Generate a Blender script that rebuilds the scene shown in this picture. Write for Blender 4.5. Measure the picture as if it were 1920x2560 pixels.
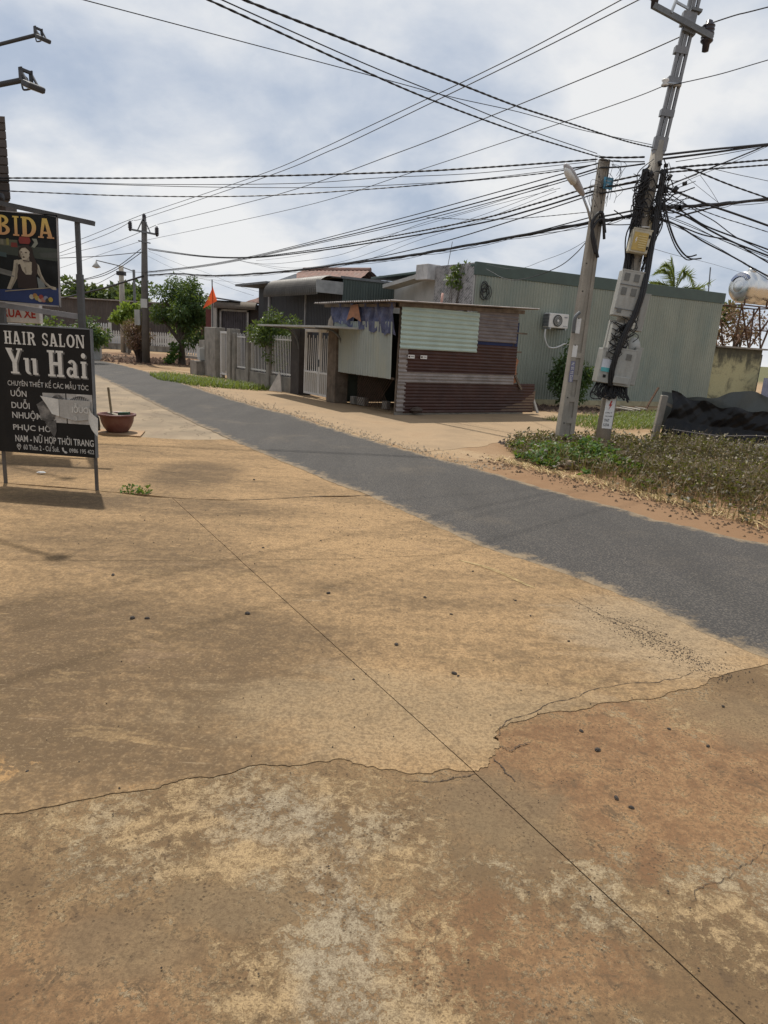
import bpy, math, random
import numpy as np
from mathutils import Vector, Matrix
for o in list(bpy.data.objects): bpy.data.objects.remove(o)
SC = bpy.context.scene; COL = SC.collection
R = math.radians
# ---------------------------------------------------------------- camera
cd = bpy.data.cameras.new('camera'); cam = bpy.data.objects.new('camera', cd); COL.objects.link(cam)
cd.sensor_fit = 'VERTICAL'; cd.sensor_height = 36.0; cd.lens = 36.0*1692/2560
cd.clip_start = 0.05; cd.clip_end = 2000
cam.matrix_world = Matrix.Translation((0, 0, 1.6)) @ Matrix.Rotation(R(90-14.0), 4, 'X') @ Matrix.Rotation(R(3.4), 4, 'Z')
SC.camera = cam
# ---------------------------------------------------------------- sky, sun, exposure
SUN_EL = R(63.1); SUN_DIR = Vector((-0.2215, 0.4557, 1.0)).normalized()      # towards the sun
W = bpy.data.worlds.new('World'); SC.world = W; W.use_nodes = True
nt = W.node_tree; nt.nodes.clear()
def wn(t, **k):
    n = nt.nodes.new(t)
    for a, b in k.items(): setattr(n, a, b)
    return n
def wl(a, b): nt.links.new(a, b)
sky = wn('ShaderNodeTexSky', sky_type='NISHITA', sun_disc=False, sun_elevation=SUN_EL, sun_rotation=math.atan2(SUN_DIR.x, SUN_DIR.y), air_density=1.0, dust_density=2.0)
bg1 = wn('ShaderNodeBackground'); bg1.inputs[1].default_value = 0.075; wl(sky.outputs[0], bg1.inputs[0])
tc = wn('ShaderNodeTexCoord'); sp = wn('ShaderNodeSeparateXYZ'); wl(tc.outputs['Generated'], sp.inputs[0])
def wm(op, a, b=None, c=None):
    n = wn('ShaderNodeMath', operation=op)
    for i, q in enumerate((a, b, c)):
        if q is None: continue
        if isinstance(q, (int, float)): n.inputs[i].default_value = q
        else: wl(q, n.inputs[i])
    return n.outputs[0]
az = wm('ADD', wm('MAXIMUM', sp.outputs[2], 0.0), 0.38)
cb = wn('ShaderNodeCombineXYZ'); wl(wm('DIVIDE', sp.outputs[0], az), cb.inputs[0]); wl(wm('DIVIDE', sp.outputs[1], az), cb.inputs[1])
def wnoise(scale, detail, rough, dist, off):
    mp = wn('ShaderNodeMapping'); wl(cb.outputs[0], mp.inputs[0]); mp.inputs['Location'].default_value = off
    n = wn('ShaderNodeTexNoise'); wl(mp.outputs[0], n.inputs['Vector'])
    for a, b in (('Scale', scale), ('Detail', detail), ('Roughness', rough), ('Distortion', dist)): n.inputs[a].default_value = b
    return n.outputs['Fac']
def wramp(fac, stops):
    r = wn('ShaderNodeValToRGB'); wl(fac, r.inputs[0]); e = r.color_ramp.elements
    while len(e) < len(stops): e.new(0.5)
    for q, (p, c) in zip(e, stops): q.position = p; q.color = (*c, 1) if len(c) == 3 else c
    return r.outputs[0]
big = wnoise(0.8, 3, 0.5, 0.3, (3.1, 1.7, 0)); mid = wnoise(1.5, 7, 0.55, 0.15, (0.4, 5.2, 0)); fine = wnoise(4.2, 6, 0.55, 0.25, (2.0, 9.0, 0))
dens = wm('ADD', wm('MULTIPLY', big, 0.55), wm('ADD', wm('MULTIPLY', mid, 0.6), wm('MULTIPLY', fine, 0.30)))
shade = wramp(dens, [(0.50, (0.39, 0.47, 0.61)), (0.61, (0.48, 0.555, 0.68)), (0.69, (0.62, 0.67, 0.75)), (0.79, (0.86, 0.865, 0.87))])
cover = wramp(dens, [(0.50, (0.60,)*3), (0.70, (0.95,)*3)])
bg2 = wn('ShaderNodeBackground'); wl(shade, bg2.inputs[0]); bg2.inputs[1].default_value = 1.02
mx = wn('ShaderNodeMixShader'); wl(cover, mx.inputs[0]); wl(bg1.outputs[0], mx.inputs[1]); wl(bg2.outputs[0], mx.inputs[2])
wo = wn('ShaderNodeOutputWorld'); wl(mx.outputs[0], wo.inputs[0])
sl = bpy.data.lights.new('sun', 'SUN'); sl.energy = 4.6; sl.angle = R(1.2); sl.color = (1.0, 0.94, 0.85)
so = bpy.data.objects.new('sun', sl); COL.objects.link(so); so.rotation_euler = (-SUN_DIR).to_track_quat('-Z', 'Y').to_euler(); so.location = SUN_DIR*60
vs = SC.view_settings; vs.view_transform = 'Standard'; vs.look = 'None'; vs.exposure = 0.0; vs.gamma = 1.0; vs.use_curve_mapping = False
# ---------------------------------------------------------------- materials
class NT:
    def __init__(s, name):
        s.m = bpy.data.materials.new(name); s.m.use_nodes = True; s.t = s.m.node_tree; s.b = s.t.nodes['Principled BSDF']
        s.geo = None; s.tcn = None
    def n(s, t, **k):
        q = s.t.nodes.new(t)
        for a, b in k.items(): setattr(q, a, b)
        return q
    def l(s, a, b): s.t.links.new(a, b)
    def put(s, sock, v):
        if isinstance(v, (int, float)): sock.default_value = v
        elif isinstance(v, (tuple, list)): sock.default_value = (*v, 1) if (len(v) == 3 and len(sock.default_value) == 4) else v
        else: s.l(v, sock)
    def pos(s):
        if not s.geo: s.geo = s.n('ShaderNodeNewGeometry')
        return s.geo.outputs['Position']
    def obj(s):
        if not s.tcn: s.tcn = s.n('ShaderNodeTexCoord')
        return s.tcn.outputs['Object']
    def mapped(s, v, scale=(1, 1, 1), loc=(0, 0, 0), rot=(0, 0, 0)):
        q = s.n('ShaderNodeMapping'); s.l(v, q.inputs[0]); q.inputs['Scale'].default_value = scale; q.inputs['Location'].default_value = loc; q.inputs['Rotation'].default_value = rot
        return q.outputs[0]
    def noise(s, v, scale, detail=4, rough=0.55, dist=0.0):
        q = s.n('ShaderNodeTexNoise'); s.l(v, q.inputs['Vector'])
        for a, b in (('Scale', scale), ('Detail', detail), ('Roughness', rough), ('Distortion', dist)): q.inputs[a].default_value = b
        return q.outputs['Fac']
    def vor(s, v, scale, feature='DISTANCE_TO_EDGE', rnd=1.0):
        q = s.n('ShaderNodeTexVoronoi', feature=feature); s.l(v, q.inputs['Vector']); q.inputs['Scale'].default_value = scale; q.inputs['Randomness'].default_value = rnd
        return q.outputs['Distance']
    def math(s, op, a, b=None, c=None, clamp=False):
        q = s.n('ShaderNodeMath', operation=op, use_clamp=clamp)
        for i, x in enumerate((a, b, c)):
            if x is not None: s.put(q.inputs[i], x)
        return q.outputs[0]
    def step(s, x, lo, hi, a=0.0, b=1.0):
        q = s.n('ShaderNodeMapRange', interpolation_type='SMOOTHSTEP'); s.put(q.inputs[0], x)
        for i, y in enumerate((lo, hi, a, b)): q.inputs[i+1].default_value = y
        return q.outputs[0]
    def mix(s, f, a, b, mode='MIX'):
        q = s.n('ShaderNodeMix', data_type='RGBA', blend_type=mode); s.put(q.inputs[0], f); s.put(q.inputs[6], a); s.put(q.inputs[7], b)
        return q.outputs[2]
    def bump(s, h, strength=0.3, dist=0.01):
        q = s.n('ShaderNodeBump'); q.inputs['Strength'].default_value = strength; q.inputs['Distance'].default_value = dist; s.l(h, q.inputs['Height']); s.l(q.outputs[0], s.b.inputs['Normal'])
    def done(s, col, rough=0.8, metal=0.0, spec=0.4):
        s.put(s.b.inputs['Base Color'], col); s.put(s.b.inputs['Roughness'], rough); s.b.inputs['Metallic'].default_value = metal; s.b.inputs['Specular IOR Level'].default_value = spec
        return s.m
def vmul(c, k): return tuple(min(1.0, x*k) for x in c)
def M(name, c, var=0.25, scale=3.0, rough=0.8, metal=0.0, spec=0.4, grain=60, bump=0.15, dirt=None, dscale=1.5, damt=0.5, streak=1.0, world=False, bd=0.004):
    """two-scale mottled colour, optional dirt blotches (streak > 1 pulls them out vertically) and fine relief"""
    t = NT(name); v = t.pos() if world else t.obj()
    a = t.noise(v, scale, 5, 0.6, 0.2); g = t.noise(v, grain, 3, 0.6)
    col = t.mix(t.step(a, 0.3, 0.7), vmul(c, 1-var), vmul(c, 1+var))
    col = t.mix(t.step(g, 0.3, 0.75, 0, 0.5), col, vmul(c, 0.72))
    if dirt:
        d = t.noise(t.mapped(v, (1, 1, 1/streak)), dscale, 7, 0.65, 0.3)
        col = t.mix(t.step(d, 0.45, 0.72, 0, damt), col, dirt)
    if bump: t.bump(t.math('ADD', g, t.math('MULTIPLY', a, 0.6)), bump, bd)
    r = t.math('ADD', t.math('MULTIPLY', a, 0.2), rough-0.1) if rough < 0.95 else rough
    return t.done(col, r, metal, spec)
def leafmat(name, c, c2, scale=1.2, trans=0.35):
    t = NT(name); v = t.pos(); a = t.noise(v, scale, 3, 0.6); b = t.noise(v, 17, 2, 0.5)
    col = t.mix(t.step(a, 0.35, 0.65), c, c2); col = t.mix(t.step(b, 0.35, 0.7), col, vmul(c2, 1.5))
    t.done(col, 0.5, 0, 0.35)
    tr = t.n('ShaderNodeBsdfTranslucent'); t.put(tr.inputs[0], t.mix(0.5, col, (0.25, 0.32, 0.03), 'MIX'))
    ms = t.n('ShaderNodeMixShader'); ms.inputs[0].default_value = trans
    t.l(t.b.outputs[0], ms.inputs[1]); t.l(tr.outputs[0], ms.inputs[2]); t.l(ms.outputs[0], t.t.nodes['Material Output'].inputs[0])
    return t.m
# ---------------------------------------------------------------- mesh helpers
class MB:
    def __init__(s): s.v = []; s.f = []
    def add(s, vs, fs):
        k = len(s.v); s.v += [tuple(map(float, q)) for q in vs]; s.f += [tuple(i+k for i in q) for q in fs]; return s
    def box(s, c, d, rot=None):
        x, y, z = (q/2 for q in d); P = [Vector((a*x, b*y, e*z)) for a in (-1, 1) for b in (-1, 1) for e in (-1, 1)]
        if rot: P = [rot @ q for q in P]
        c = Vector(c)
        return s.add([q+c for q in P], [(0, 1, 3, 2), (4, 6, 7, 5), (0, 4, 5, 1), (2, 3, 7, 6), (0, 2, 6, 4), (1, 5, 7, 3)])
    def b2(s, x0, x1, y0, y1, z0, z1): return s.box(((x0+x1)/2, (y0+y1)/2, (z0+z1)/2), (x1-x0, y1-y0, z1-z0))
    def bar(s, a, b, w, h=None, up=(0, 0, 1)):
        a = Vector(a); b = Vector(b); d = (b-a); L = d.length; d.normalize(); u = Vector(up)
        if abs(d.dot(u)) > 0.98: u = Vector((0, 1, 0))
        x = d.cross(u).normalized(); z = x.cross(d).normalized()
        return s.box((a+b)/2, (w, L, h or w), Matrix((x, d, z)).transposed())
    def prism(s, pts, z0, z1):
        n = len(pts); A = sum(pts[i][0]*pts[(i+1) % n][1]-pts[(i+1) % n][0]*pts[i][1] for i in range(n))
        if A < 0: pts = pts[::-1]
        vs = [(p[0], p[1], z0) for p in pts]+[(p[0], p[1], z1) for p in pts]
        return s.add(vs, [tuple(range(n))[::-1], tuple(range(n, 2*n))]+[(i, (i+1) % n, n+(i+1) % n, n+i) for i in range(n)])
    def fprism(s, pts, y0, y1):
        """polygon in the XZ plane, from front y0 to back y1"""
        n = len(pts); A = sum(pts[i][0]*pts[(i+1) % n][1]-pts[(i+1) % n][0]*pts[i][1] for i in range(n))
        if A < 0: pts = pts[::-1]
        vs = [(p[0], y0, p[1]) for p in pts]+[(p[0], y1, p[1]) for p in pts]
        return s.add(vs, [tuple(range(n)), tuple(range(n, 2*n))[::-1]]+[((i+1) % n, i, n+i, n+(i+1) % n) for i in range(n)])
    def tube(s, pts, r, n=6, cap=True):
        P = [Vector(p) for p in pts]; m = len(P); rr = r if hasattr(r, '__len__') else [r]*m
        T = [(P[min(i+1, m-1)]-P[max(i-1, 0)]).normalized() for i in range(m)]
        u = T[0].cross(Vector((0, 0, 1)));  u = u if u.length > 1e-3 else T[0].cross(Vector((1, 0, 0))); u.normalize()
        vs = []
        for i in range(m):
            u = (u-T[i]*u.dot(T[i])).normalized(); w = T[i].cross(u)
            vs += [P[i]+(u*math.cos(2*math.pi*k/n)+w*math.sin(2*math.pi*k/n))*rr[i] for k in range(n)]
        fs = [(i*n+k, i*n+(k+1) % n, (i+1)*n+(k+1) % n, (i+1)*n+k) for i in range(m-1) for k in range(n)]
        if cap: fs += [tuple(range(n))[::-1], tuple(range((m-1)*n, m*n))]
        return s.add(vs, fs)
    def lathe(s, prof, n=20, c=(0, 0, 0), mat=None):
        vs = [Vector((r*math.cos(2*math.pi*k/n), r*math.sin(2*math.pi*k/n), z)) for r, z in prof for k in range(n)]
        if mat: vs = [mat @ q for q in vs]
        c = Vector(c); m = len(prof)
        fs = [(i*n+k, i*n+(k+1) % n, (i+1)*n+(k+1) % n, (i+1)*n+k) for i in range(m-1) for k in range(n)]+[tuple(range(n))[::-1], tuple(range((m-1)*n, m*n))]
        return s.add([q+c for q in vs], fs)
    def corr(s, o, u, w, nrm, L, H, pitch=0.08, dep=0.012, wob=0.0, seed=0, trap=False):
        """corrugated sheet: ribs repeat along u (length L), run along w (length H)"""
        o, u, w, nrm = Vector(o), Vector(u), Vector(w), Vector(nrm); rg = random.Random(seed)
        k = max(4, int(L/pitch*4)); rows = 5 if wob else 2; vs = []
        for j in range(rows):
            q = j/(rows-1)
            for i in range(k+1):
                x = L*i/k; ph = (x/pitch) % 1
                hgt = (1.0 if 0.3 < ph < 0.7 else (0.0)) if trap else 0.5+0.5*math.sin(2*math.pi*ph)
                hgt = hgt*dep + (wob*(math.sin(3.1*q+seed)+math.sin(2.3*x+1.7*q+seed*2))*0.5)
                vs.append(o+u*x+w*(H*q)+nrm*hgt+(w*rg.uniform(-0.006, 0.006) if wob and j in (0, rows-1) else Vector()))
        return s.add(vs, [(j*(k+1)+i, j*(k+1)+i+1, (j+1)*(k+1)+i+1, (j+1)*(k+1)+i) for j in range(rows-1) for i in range(k)])
    def mesh(s, name, mat, smooth=False):
        me = bpy.data.meshes.new(name); me.from_pydata(s.v, [], s.f)
        if mat: me.materials.append(mat)
        if smooth: me.polygons.foreach_set('use_smooth', [True]*len(me.polygons))
        me.update(); return me
    def build(s, name, mat, parent=None, smooth=False, bevel=0, loc=None):
        o = bpy.data.objects.new(name, s.mesh(name, mat, smooth)); COL.objects.link(o)
        if parent: o.parent = parent
        if loc: o.location = loc
        if bevel:
            m = o.modifiers.new('bevel', 'BEVEL'); m.width = bevel; m.segments = 2; m.limit_method = 'ANGLE'; m.angle_limit = R(40)
        return o
def tag(o, label=None, cat=None, group=None, kind=None):
    for k, v in (('label', label), ('category', cat), ('group', group), ('kind', kind)):
        if v: o[k] = v
    return o
def thing(name, label, cat, loc=(0, 0, 0), rz=0.0, group=None):
    o = bpy.data.objects.new(name, None); COL.objects.link(o); o.location = loc; o.rotation_euler = (0, 0, rz); o.empty_display_size = 0.1
    return tag(o, label, cat, group)
def share(name, me, parent, loc=(0, 0, 0), rot=(0, 0, 0), sc=(1, 1, 1)):
    o = bpy.data.objects.new(name, me); COL.objects.link(o); o.parent = parent; o.location = loc; o.rotation_euler = rot; o.scale = sc; return o
def rough(pts, amp, it=4, seed=1):
    rg = random.Random(seed); P = [tuple(p) for p in pts]
    for _ in range(it):
        Q = [P[0]]
        for a, b in zip(P, P[1:]):
            d = math.hypot(b[0]-a[0], b[1]-a[1]); k = min(amp, d*0.28)*rg.uniform(-1, 1); nx, ny = -(b[1]-a[1])/(d+1e-9), (b[0]-a[0])/(d+1e-9)
            Q += [((a[0]+b[0])/2+nx*k, (a[1]+b[1])/2+ny*k), b]
        P = Q; amp *= 0.55
    return P
def sh(pts, dx, dy): return [(p[0]+dx, p[1]+dy) for p in pts]
def spline(pts, per=8):
    P = [Vector(p) for p in pts]; out = []
    for i in range(len(P)-1):
        a, b, c, d = P[max(i-1, 0)], P[i], P[i+1], P[min(i+2, len(P)-1)]
        for k in range(per):
            t = k/per; out.append(0.5*((2*b)+(c-a)*t+(2*a-5*b+4*c-d)*t*t+(3*b-a-3*c+d)*t**3))
    return out+[P[-1]]
def text(name, body, x, z, w, h, y, mat, parent, bold=0.0, mirror=False, align='L'):
    """flat lettering on the XZ plane facing -Y, squeezed into w x h (h = the whole line's ink)"""
    c = bpy.data.curves.new(name, 'FONT'); c.body = body; c.size = 1.0; c.offset = bold; c.resolution_u = 3
    t = bpy.data.objects.new(name, c); COL.objects.link(t); bpy.context.view_layer.update()
    me = bpy.data.meshes.new_from_object(t.evaluated_get(bpy.context.evaluated_depsgraph_get())); bpy.data.objects.remove(t); bpy.data.curves.remove(c)
    co = np.empty(len(me.vertices)*3); me.vertices.foreach_get('co', co); co = co.reshape(-1, 3)
    mn, mxx = co.min(0), co.max(0); q = (co-mn)/np.maximum(mxx-mn, 1e-6)
    out = np.zeros_like(co); out[:, 0] = x+(1-q[:, 0] if mirror else q[:, 0])*w; out[:, 1] = y; out[:, 2] = z+q[:, 1]*h
    me.vertices.foreach_set('co', out.ravel()); me.materials.clear(); me.materials.append(mat); me.update()
    o = bpy.data.objects.new(name, me); COL.objects.link(o); o.parent = parent; return o
# ---------------------------------------------------------------- ground surfaces
def blob(t, p, cx, cy, rx, ry, wob):
    q = t.mapped(p, (1/rx, 1/ry, 0), (-cx/rx, -cy/ry, 0)); ln = t.n('ShaderNodeVectorMath', operation='LENGTH'); t.l(q, ln.inputs[0])
    return t.step(t.math('ADD', ln.outputs['Value'], wob), 1.25, 0.55)
def mat_worn():
    t = NT('worn_concrete'); p = t.pos()
    lo = t.noise(p, 1.1, 4, 0.55, 0.3); md = t.noise(p, 4.5, 9, 0.7, 0.4); hi = t.noise(p, 17, 10, 0.8, 0.3); vh = t.noise(p, 70, 6, 0.75); g = t.noise(p, 230, 3, 0.7)
    wob = t.math('MULTIPLY', t.math('SUBTRACT', md, 0.5), 2.6)
    s = lambda x, k: t.math('MULTIPLY', t.math('SUBTRACT', x, 0.5), k)
    base = t.mix(t.step(t.math('ADD', s(lo, 2.2), t.math('ADD', s(md, 2.0), s(hi, 2.4))), -0.5, 0.5), (0.135, 0.088, 0.046), (0.275, 0.180, 0.092))
    ora = t.math('MAXIMUM', blob(t, p, 1.15, 2.45, 0.80, 0.62, wob), t.math('MULTIPLY', blob(t, p, 0.40, 1.50, 0.42, 0.20, wob), 0.75))
    ora = t.math('MAXIMUM', ora, t.math('MULTIPLY', blob(t, p, -0.75, 1.30, 0.45, 0.25, wob), 0.6))
    col = t.mix(t.math('MULTIPLY', ora, 0.68), base, t.mix(t.step(t.math('ADD', s(md, 2.0), s(hi, 2.6)), -0.4, 0.45), (0.165, 0.082, 0.040), (0.29, 0.165, 0.080)))
    gry = t.math('MAXIMUM', blob(t, p, 0.48, 2.08, 0.26, 0.25, wob), t.math('MULTIPLY', blob(t, p, 1.75, 2.85, 0.45, 0.22, wob), 0.8))
    gry = t.math('MAXIMUM', gry, t.math('MULTIPLY', blob(t, p, -0.38, 1.62, 0.24, 0.10, wob), 0.9)); gry = t.math('MAXIMUM', gry, t.math('MULTIPLY', blob(t, p, -0.62, 1.45, 0.22, 0.12, wob), 0.8))
    col = t.mix(t.math('MULTIPLY', gry, 0.75), col, t.mix(hi, (0.125, 0.090, 0.053), (0.195, 0.145, 0.085)))
    # flaking cream laitance: coverage follows broad patches, the edges break into flakes and crackle
    bias = t.math('MAXIMUM', blob(t, p, -0.35, 1.95, 0.80, 0.34, wob), t.math('MAXIMUM', blob(t, p, 0.05, 1.35, 0.50, 0.42, wob), blob(t, p, 1.28, 1.68, 0.50, 0.26, wob)))
    bias = t.math('MAXIMUM', bias, t.math('MULTIPLY', blob(t, p, 0.55, 1.75, 0.5, 0.25, wob), 0.7))
    bias = t.math('SUBTRACT', bias, t.math('MULTIPLY', t.math('MAXIMUM', t.math('MULTIPLY', ora, 0.55), gry), 1.0))
    cr = t.math('ADD', t.math('ADD', s(hi, 3.0), s(vh, 2.2)), t.math('ADD', t.math('ADD', s(md, 1.6), s(lo, 0.8)), t.math('MULTIPLY', bias, 0.34)))
    wear = t.step(cr, 0.13, 0.32)
    wv = t.n('ShaderNodeVectorMath', operation='ADD'); t.l(p, wv.inputs[0]); nc = t.n('ShaderNodeTexNoise'); t.l(p, nc.inputs['Vector']); nc.inputs['Scale'].default_value = 22; nc.inputs['Detail'].default_value = 3
    sc = t.n('ShaderNodeVectorMath', operation='SCALE'); t.l(nc.outputs['Color'], sc.inputs[0]); sc.inputs['Scale'].default_value = 0.06; t.l(sc.outputs[0], wv.inputs[1])
    ed = t.vor(wv.outputs[0], 30); crk = t.math('MULTIPLY', t.step(ed, 0.10, 0.0), t.math('MULTIPLY', t.step(cr, -0.12, 0.06), t.step(t.noise(p, 5, 3), 0.45, 0.62)))
    pale = t.mix(t.step(t.noise(p, 2.4, 5), 0.42, 0.60), (0.36, 0.258, 0.140), (0.32, 0.26, 0.17)); pale = t.mix(t.math('MULTIPLY', t.math('MAXIMUM', blob(t, p, -0.05, 1.5, 0.14, 0.35, wob), blob(t, p, -0.3, 2.0, 0.25, 0.16, wob)), 0.7), pale, (0.30, 0.26, 0.19))
    col = t.mix(t.math('MULTIPLY', t.math('MAXIMUM', t.math('MULTIPLY', wear, 0.92), t.math('MULTIPLY', crk, 0.55)), 0.96), col, pale)
    blt = t.math('MULTIPLY', t.step(t.noise(p, 13, 7, .78, .6), 0.55, 0.61), t.step(t.noise(p, 1.9, 3), 0.40, 0.58)); col = t.mix(t.math('MULTIPLY', blt, 0.72), col, (0.085, 0.057, 0.034))
    pit = t.math('MULTIPLY', t.step(t.vor(p, 55, 'F1'), 0.27, 0.12), t.step(t.noise(p, 4, 4), 0.46, 0.6)); col = t.mix(t.math('MULTIPLY', pit, 0.8), col, (0.055, 0.038, 0.025))
    col = t.mix(t.step(vh, 0.47, 0.58, 0, 0.55), col, (0.100, 0.066, 0.037)); col = t.mix(t.step(g, 0.46, 0.60, 0, 0.4), col, (0.11, 0.074, 0.042))
    t.bump(t.math('ADD', t.math('ADD', t.math('MULTIPLY', hi, 0.6), t.math('MULTIPLY', wear, 0.4)), t.math('ADD', t.math('MULTIPLY', vh, 0.6), t.math('SUBTRACT', t.math('MULTIPLY', g, 0.3), t.math('MULTIPLY', pit, 0.6)))), 0.7, 0.006)
    return t.done(col, 0.92, 0, 0.2)
def mat_dusty():
    t = NT('dusty_concrete'); p = t.pos(); st = t.mapped(p, (0.55, 1.4, 1), (0, 0, 0), (0, 0, R(-14)))
    lo = t.noise(st, 0.9, 4, 0.55, 0.4); md = t.noise(st, 3.4, 9, 0.68, 0.5); hi = t.noise(p, 16, 9, 0.78, 0.2); vh = t.noise(p, 62, 6, 0.75); g = t.noise(p, 210, 3, 0.7)
    wob = t.math('MULTIPLY', t.math('SUBTRACT', md, 0.5), 2.2)
    s = lambda x, k: t.math('MULTIPLY', t.math('SUBTRACT', x, 0.5), k)
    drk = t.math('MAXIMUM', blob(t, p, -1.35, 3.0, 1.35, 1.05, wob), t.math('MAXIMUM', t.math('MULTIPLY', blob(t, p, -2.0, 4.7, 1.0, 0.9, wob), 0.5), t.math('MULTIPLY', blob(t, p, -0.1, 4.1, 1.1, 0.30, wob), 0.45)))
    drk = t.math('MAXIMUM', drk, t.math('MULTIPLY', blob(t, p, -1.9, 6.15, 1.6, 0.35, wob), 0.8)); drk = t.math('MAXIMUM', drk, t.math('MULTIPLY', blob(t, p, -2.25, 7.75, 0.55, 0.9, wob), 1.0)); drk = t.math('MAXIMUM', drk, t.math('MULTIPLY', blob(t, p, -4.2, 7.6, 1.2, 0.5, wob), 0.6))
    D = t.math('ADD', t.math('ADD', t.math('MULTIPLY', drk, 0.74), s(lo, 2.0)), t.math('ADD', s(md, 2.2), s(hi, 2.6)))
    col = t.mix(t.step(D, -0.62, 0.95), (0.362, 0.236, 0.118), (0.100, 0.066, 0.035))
    isl = t.math('MULTIPLY', t.step(md, 0.585, 0.60), t.step(t.noise(st, 0.9, 2), 0.42, 0.6)); col = t.mix(t.math('MULTIPLY', isl, 0.42), col, (0.36, 0.245, 0.120))
    isl2 = t.math('MULTIPLY', t.step(md, 0.41, 0.395), t.step(t.noise(st, 1.3, 3), 0.48, 0.6)); col = t.mix(t.math('MULTIPLY', isl2, 0.5), col, (0.145, 0.096, 0.060))
    pale = blob(t, p, 1.6, 3.8, 0.55, 0.6, wob); col = t.mix(t.math('MULTIPLY', pale, 0.5), col, (0.31, 0.25, 0.17))
    lip = blob(t, p, 0.2, 2.72, 1.0, 0.40, wob); col = t.mix(t.math('MULTIPLY', lip, 0.5), col, t.mix(hi, (0.20, 0.145, 0.082), (0.40, 0.305, 0.185)))
    pe = t.math('MULTIPLY', t.step(t.math('ADD', md, s(hi, 0.35)), 0.555, 0.575), blob(t, p, -1.15, 2.15, 0.5, 0.14, wob)); col = t.mix(t.math('MULTIPLY', pe, 0.8), col, (0.38, 0.225, 0.095))
    scr = t.math('MULTIPLY', t.step(t.noise(t.mapped(p, (0.7, 9, 1), (0, 0, 0), (0, 0, R(-22))), 3.0, 6, 0.7), 0.62, 0.70), 0.5); col = t.mix(scr, col, (0.38, 0.285, 0.175))
    col = t.mix(t.step(hi, 0.52, 0.62, 0, 0.35), col, (0.125, 0.083, 0.046)); col = t.mix(t.step(vh, 0.48, 0.58, 0, 0.5), col, (0.105, 0.070, 0.040)); col = t.mix(t.step(vh, 0.46, 0.38, 0, 0.3), col, (0.37, 0.275, 0.165)); col = t.mix(t.step(g, 0.46, 0.60, 0, 0.4), col, (0.12, 0.082, 0.048))
    t.bump(t.math('ADD', t.math('MULTIPLY', hi, 0.5), t.math('ADD', t.math('MULTIPLY', g, 0.4), t.math('MULTIPLY', vh, 0.6))), 0.65, 0.005)
    return t.done(col, 0.9, 0, 0.2)
def mat_asphalt():
    t = NT('asphalt'); p = t.pos(); rot = (0, 0, R(-31))
    n1 = t.noise(t.mapped(p, (1.6, 0.35, 1), (0, 0, 0), rot), 1.1, 6, 0.6, 0.2); n3 = t.noise(p, 48, 5, 0.75); v = t.vor(p, 60, 'F1')
    col = t.mix(t.step(n1, 0.32, 0.68), (0.054, 0.047, 0.040), (0.086, 0.076, 0.066))
    col = t.mix(t.step(n3, 0.50, 0.62, 0, 0.75), col, (0.135, 0.119, 0.098)); col = t.mix(t.step(v, 0.30, 0.55, 0, 0.75), col, (0.026, 0.025, 0.025)); col = t.mix(t.step(t.noise(p, 130, 3, .7), 0.52, 0.66, 0, .6), col, (0.03, 0.029, 0.028))
    ea = t.n('ShaderNodeAttribute', attribute_name='edge'); en = t.noise(p, 6, 8, 0.72); drift = t.step(t.math('ADD', t.math('MULTIPLY', ea.outputs['Fac'], 0.55), t.math('MULTIPLY', t.math('SUBTRACT', en, 0.5), 1.5)), 0.22, 0.62, 0, 0.85)
    dust = t.noise(p, 0.9, 6, 0.65, 0.3); col = t.mix(t.step(dust, 0.52, 0.75, 0, 0.25), col, (0.17, 0.135, 0.095)); col = t.mix(drift, col, t.mix(n3, (0.16, 0.115, 0.07), (0.30, 0.225, 0.135)))
    t.bump(t.math('ADD', n3, t.math('MULTIPLY', v, -0.9)), 0.75, 0.006)
    return t.done(col, t.step(n3, 0.2, 0.8, 0.72, 0.9), 0, 0.32)
def mat_earth():
    t = NT('earth'); p = t.pos(); s = t.n('ShaderNodeSeparateXYZ'); t.l(p, s.inputs[0])
    n1 = t.noise(p, 0.55, 7, 0.62, 0.4); n2 = t.noise(p, 3.2, 8, 0.68, 0.2); n3 = t.noise(p, 42, 5, 0.7); wob = t.math('MULTIPLY', t.math('SUBTRACT', n2, 0.5), 1.6)
    col = t.mix(t.step(n1, 0.32, 0.68), (0.26, 0.165, 0.090), (0.36, 0.265, 0.165))
    red = t.math('MAXIMUM', blob(t, p, 3.1, 7.9, 2.2, 3.4, wob), t.math('MULTIPLY', blob(t, p, 2.0, 11.6, 0.9, 1.2, wob), 0.6)); col = t.mix(t.math('MULTIPLY', red, 0.85), col, t.mix(n2, (0.155, 0.082, 0.043), (0.245, 0.145, 0.080)))
    soil = blob(t, p, -14, 40, 7.5, 9.5, wob); col = t.mix(t.math('MULTIPLY', soil, 0.85), col, (0.15, 0.085, 0.052))
    yard = blob(t, p, 7.5, 19.5, 4.5, 2.8, wob); col = t.mix(t.math('MULTIPLY', yard, 0.55), col, (0.17, 0.12, 0.07))
    far = t.step(t.math('ADD', s.outputs[1], t.math('MULTIPLY', n1, 20)), 62, 90); col = t.mix(far, col, (0.09, 0.10, 0.045))
    col = t.mix(t.step(n3, 0.4, 0.7, 0, 0.55), col, (0.20, 0.135, 0.078))
    t.bump(t.math('ADD', n3, t.math('MULTIPLY', n2, 1.5)), 0.6, 0.02)
    return t.done(col, 0.95, 0, 0.15)
MAT_WORN, MAT_DUST, MAT_ASPH, MAT_EARTH = mat_worn(), mat_dusty(), mat_asphalt(), mat_earth()
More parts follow.
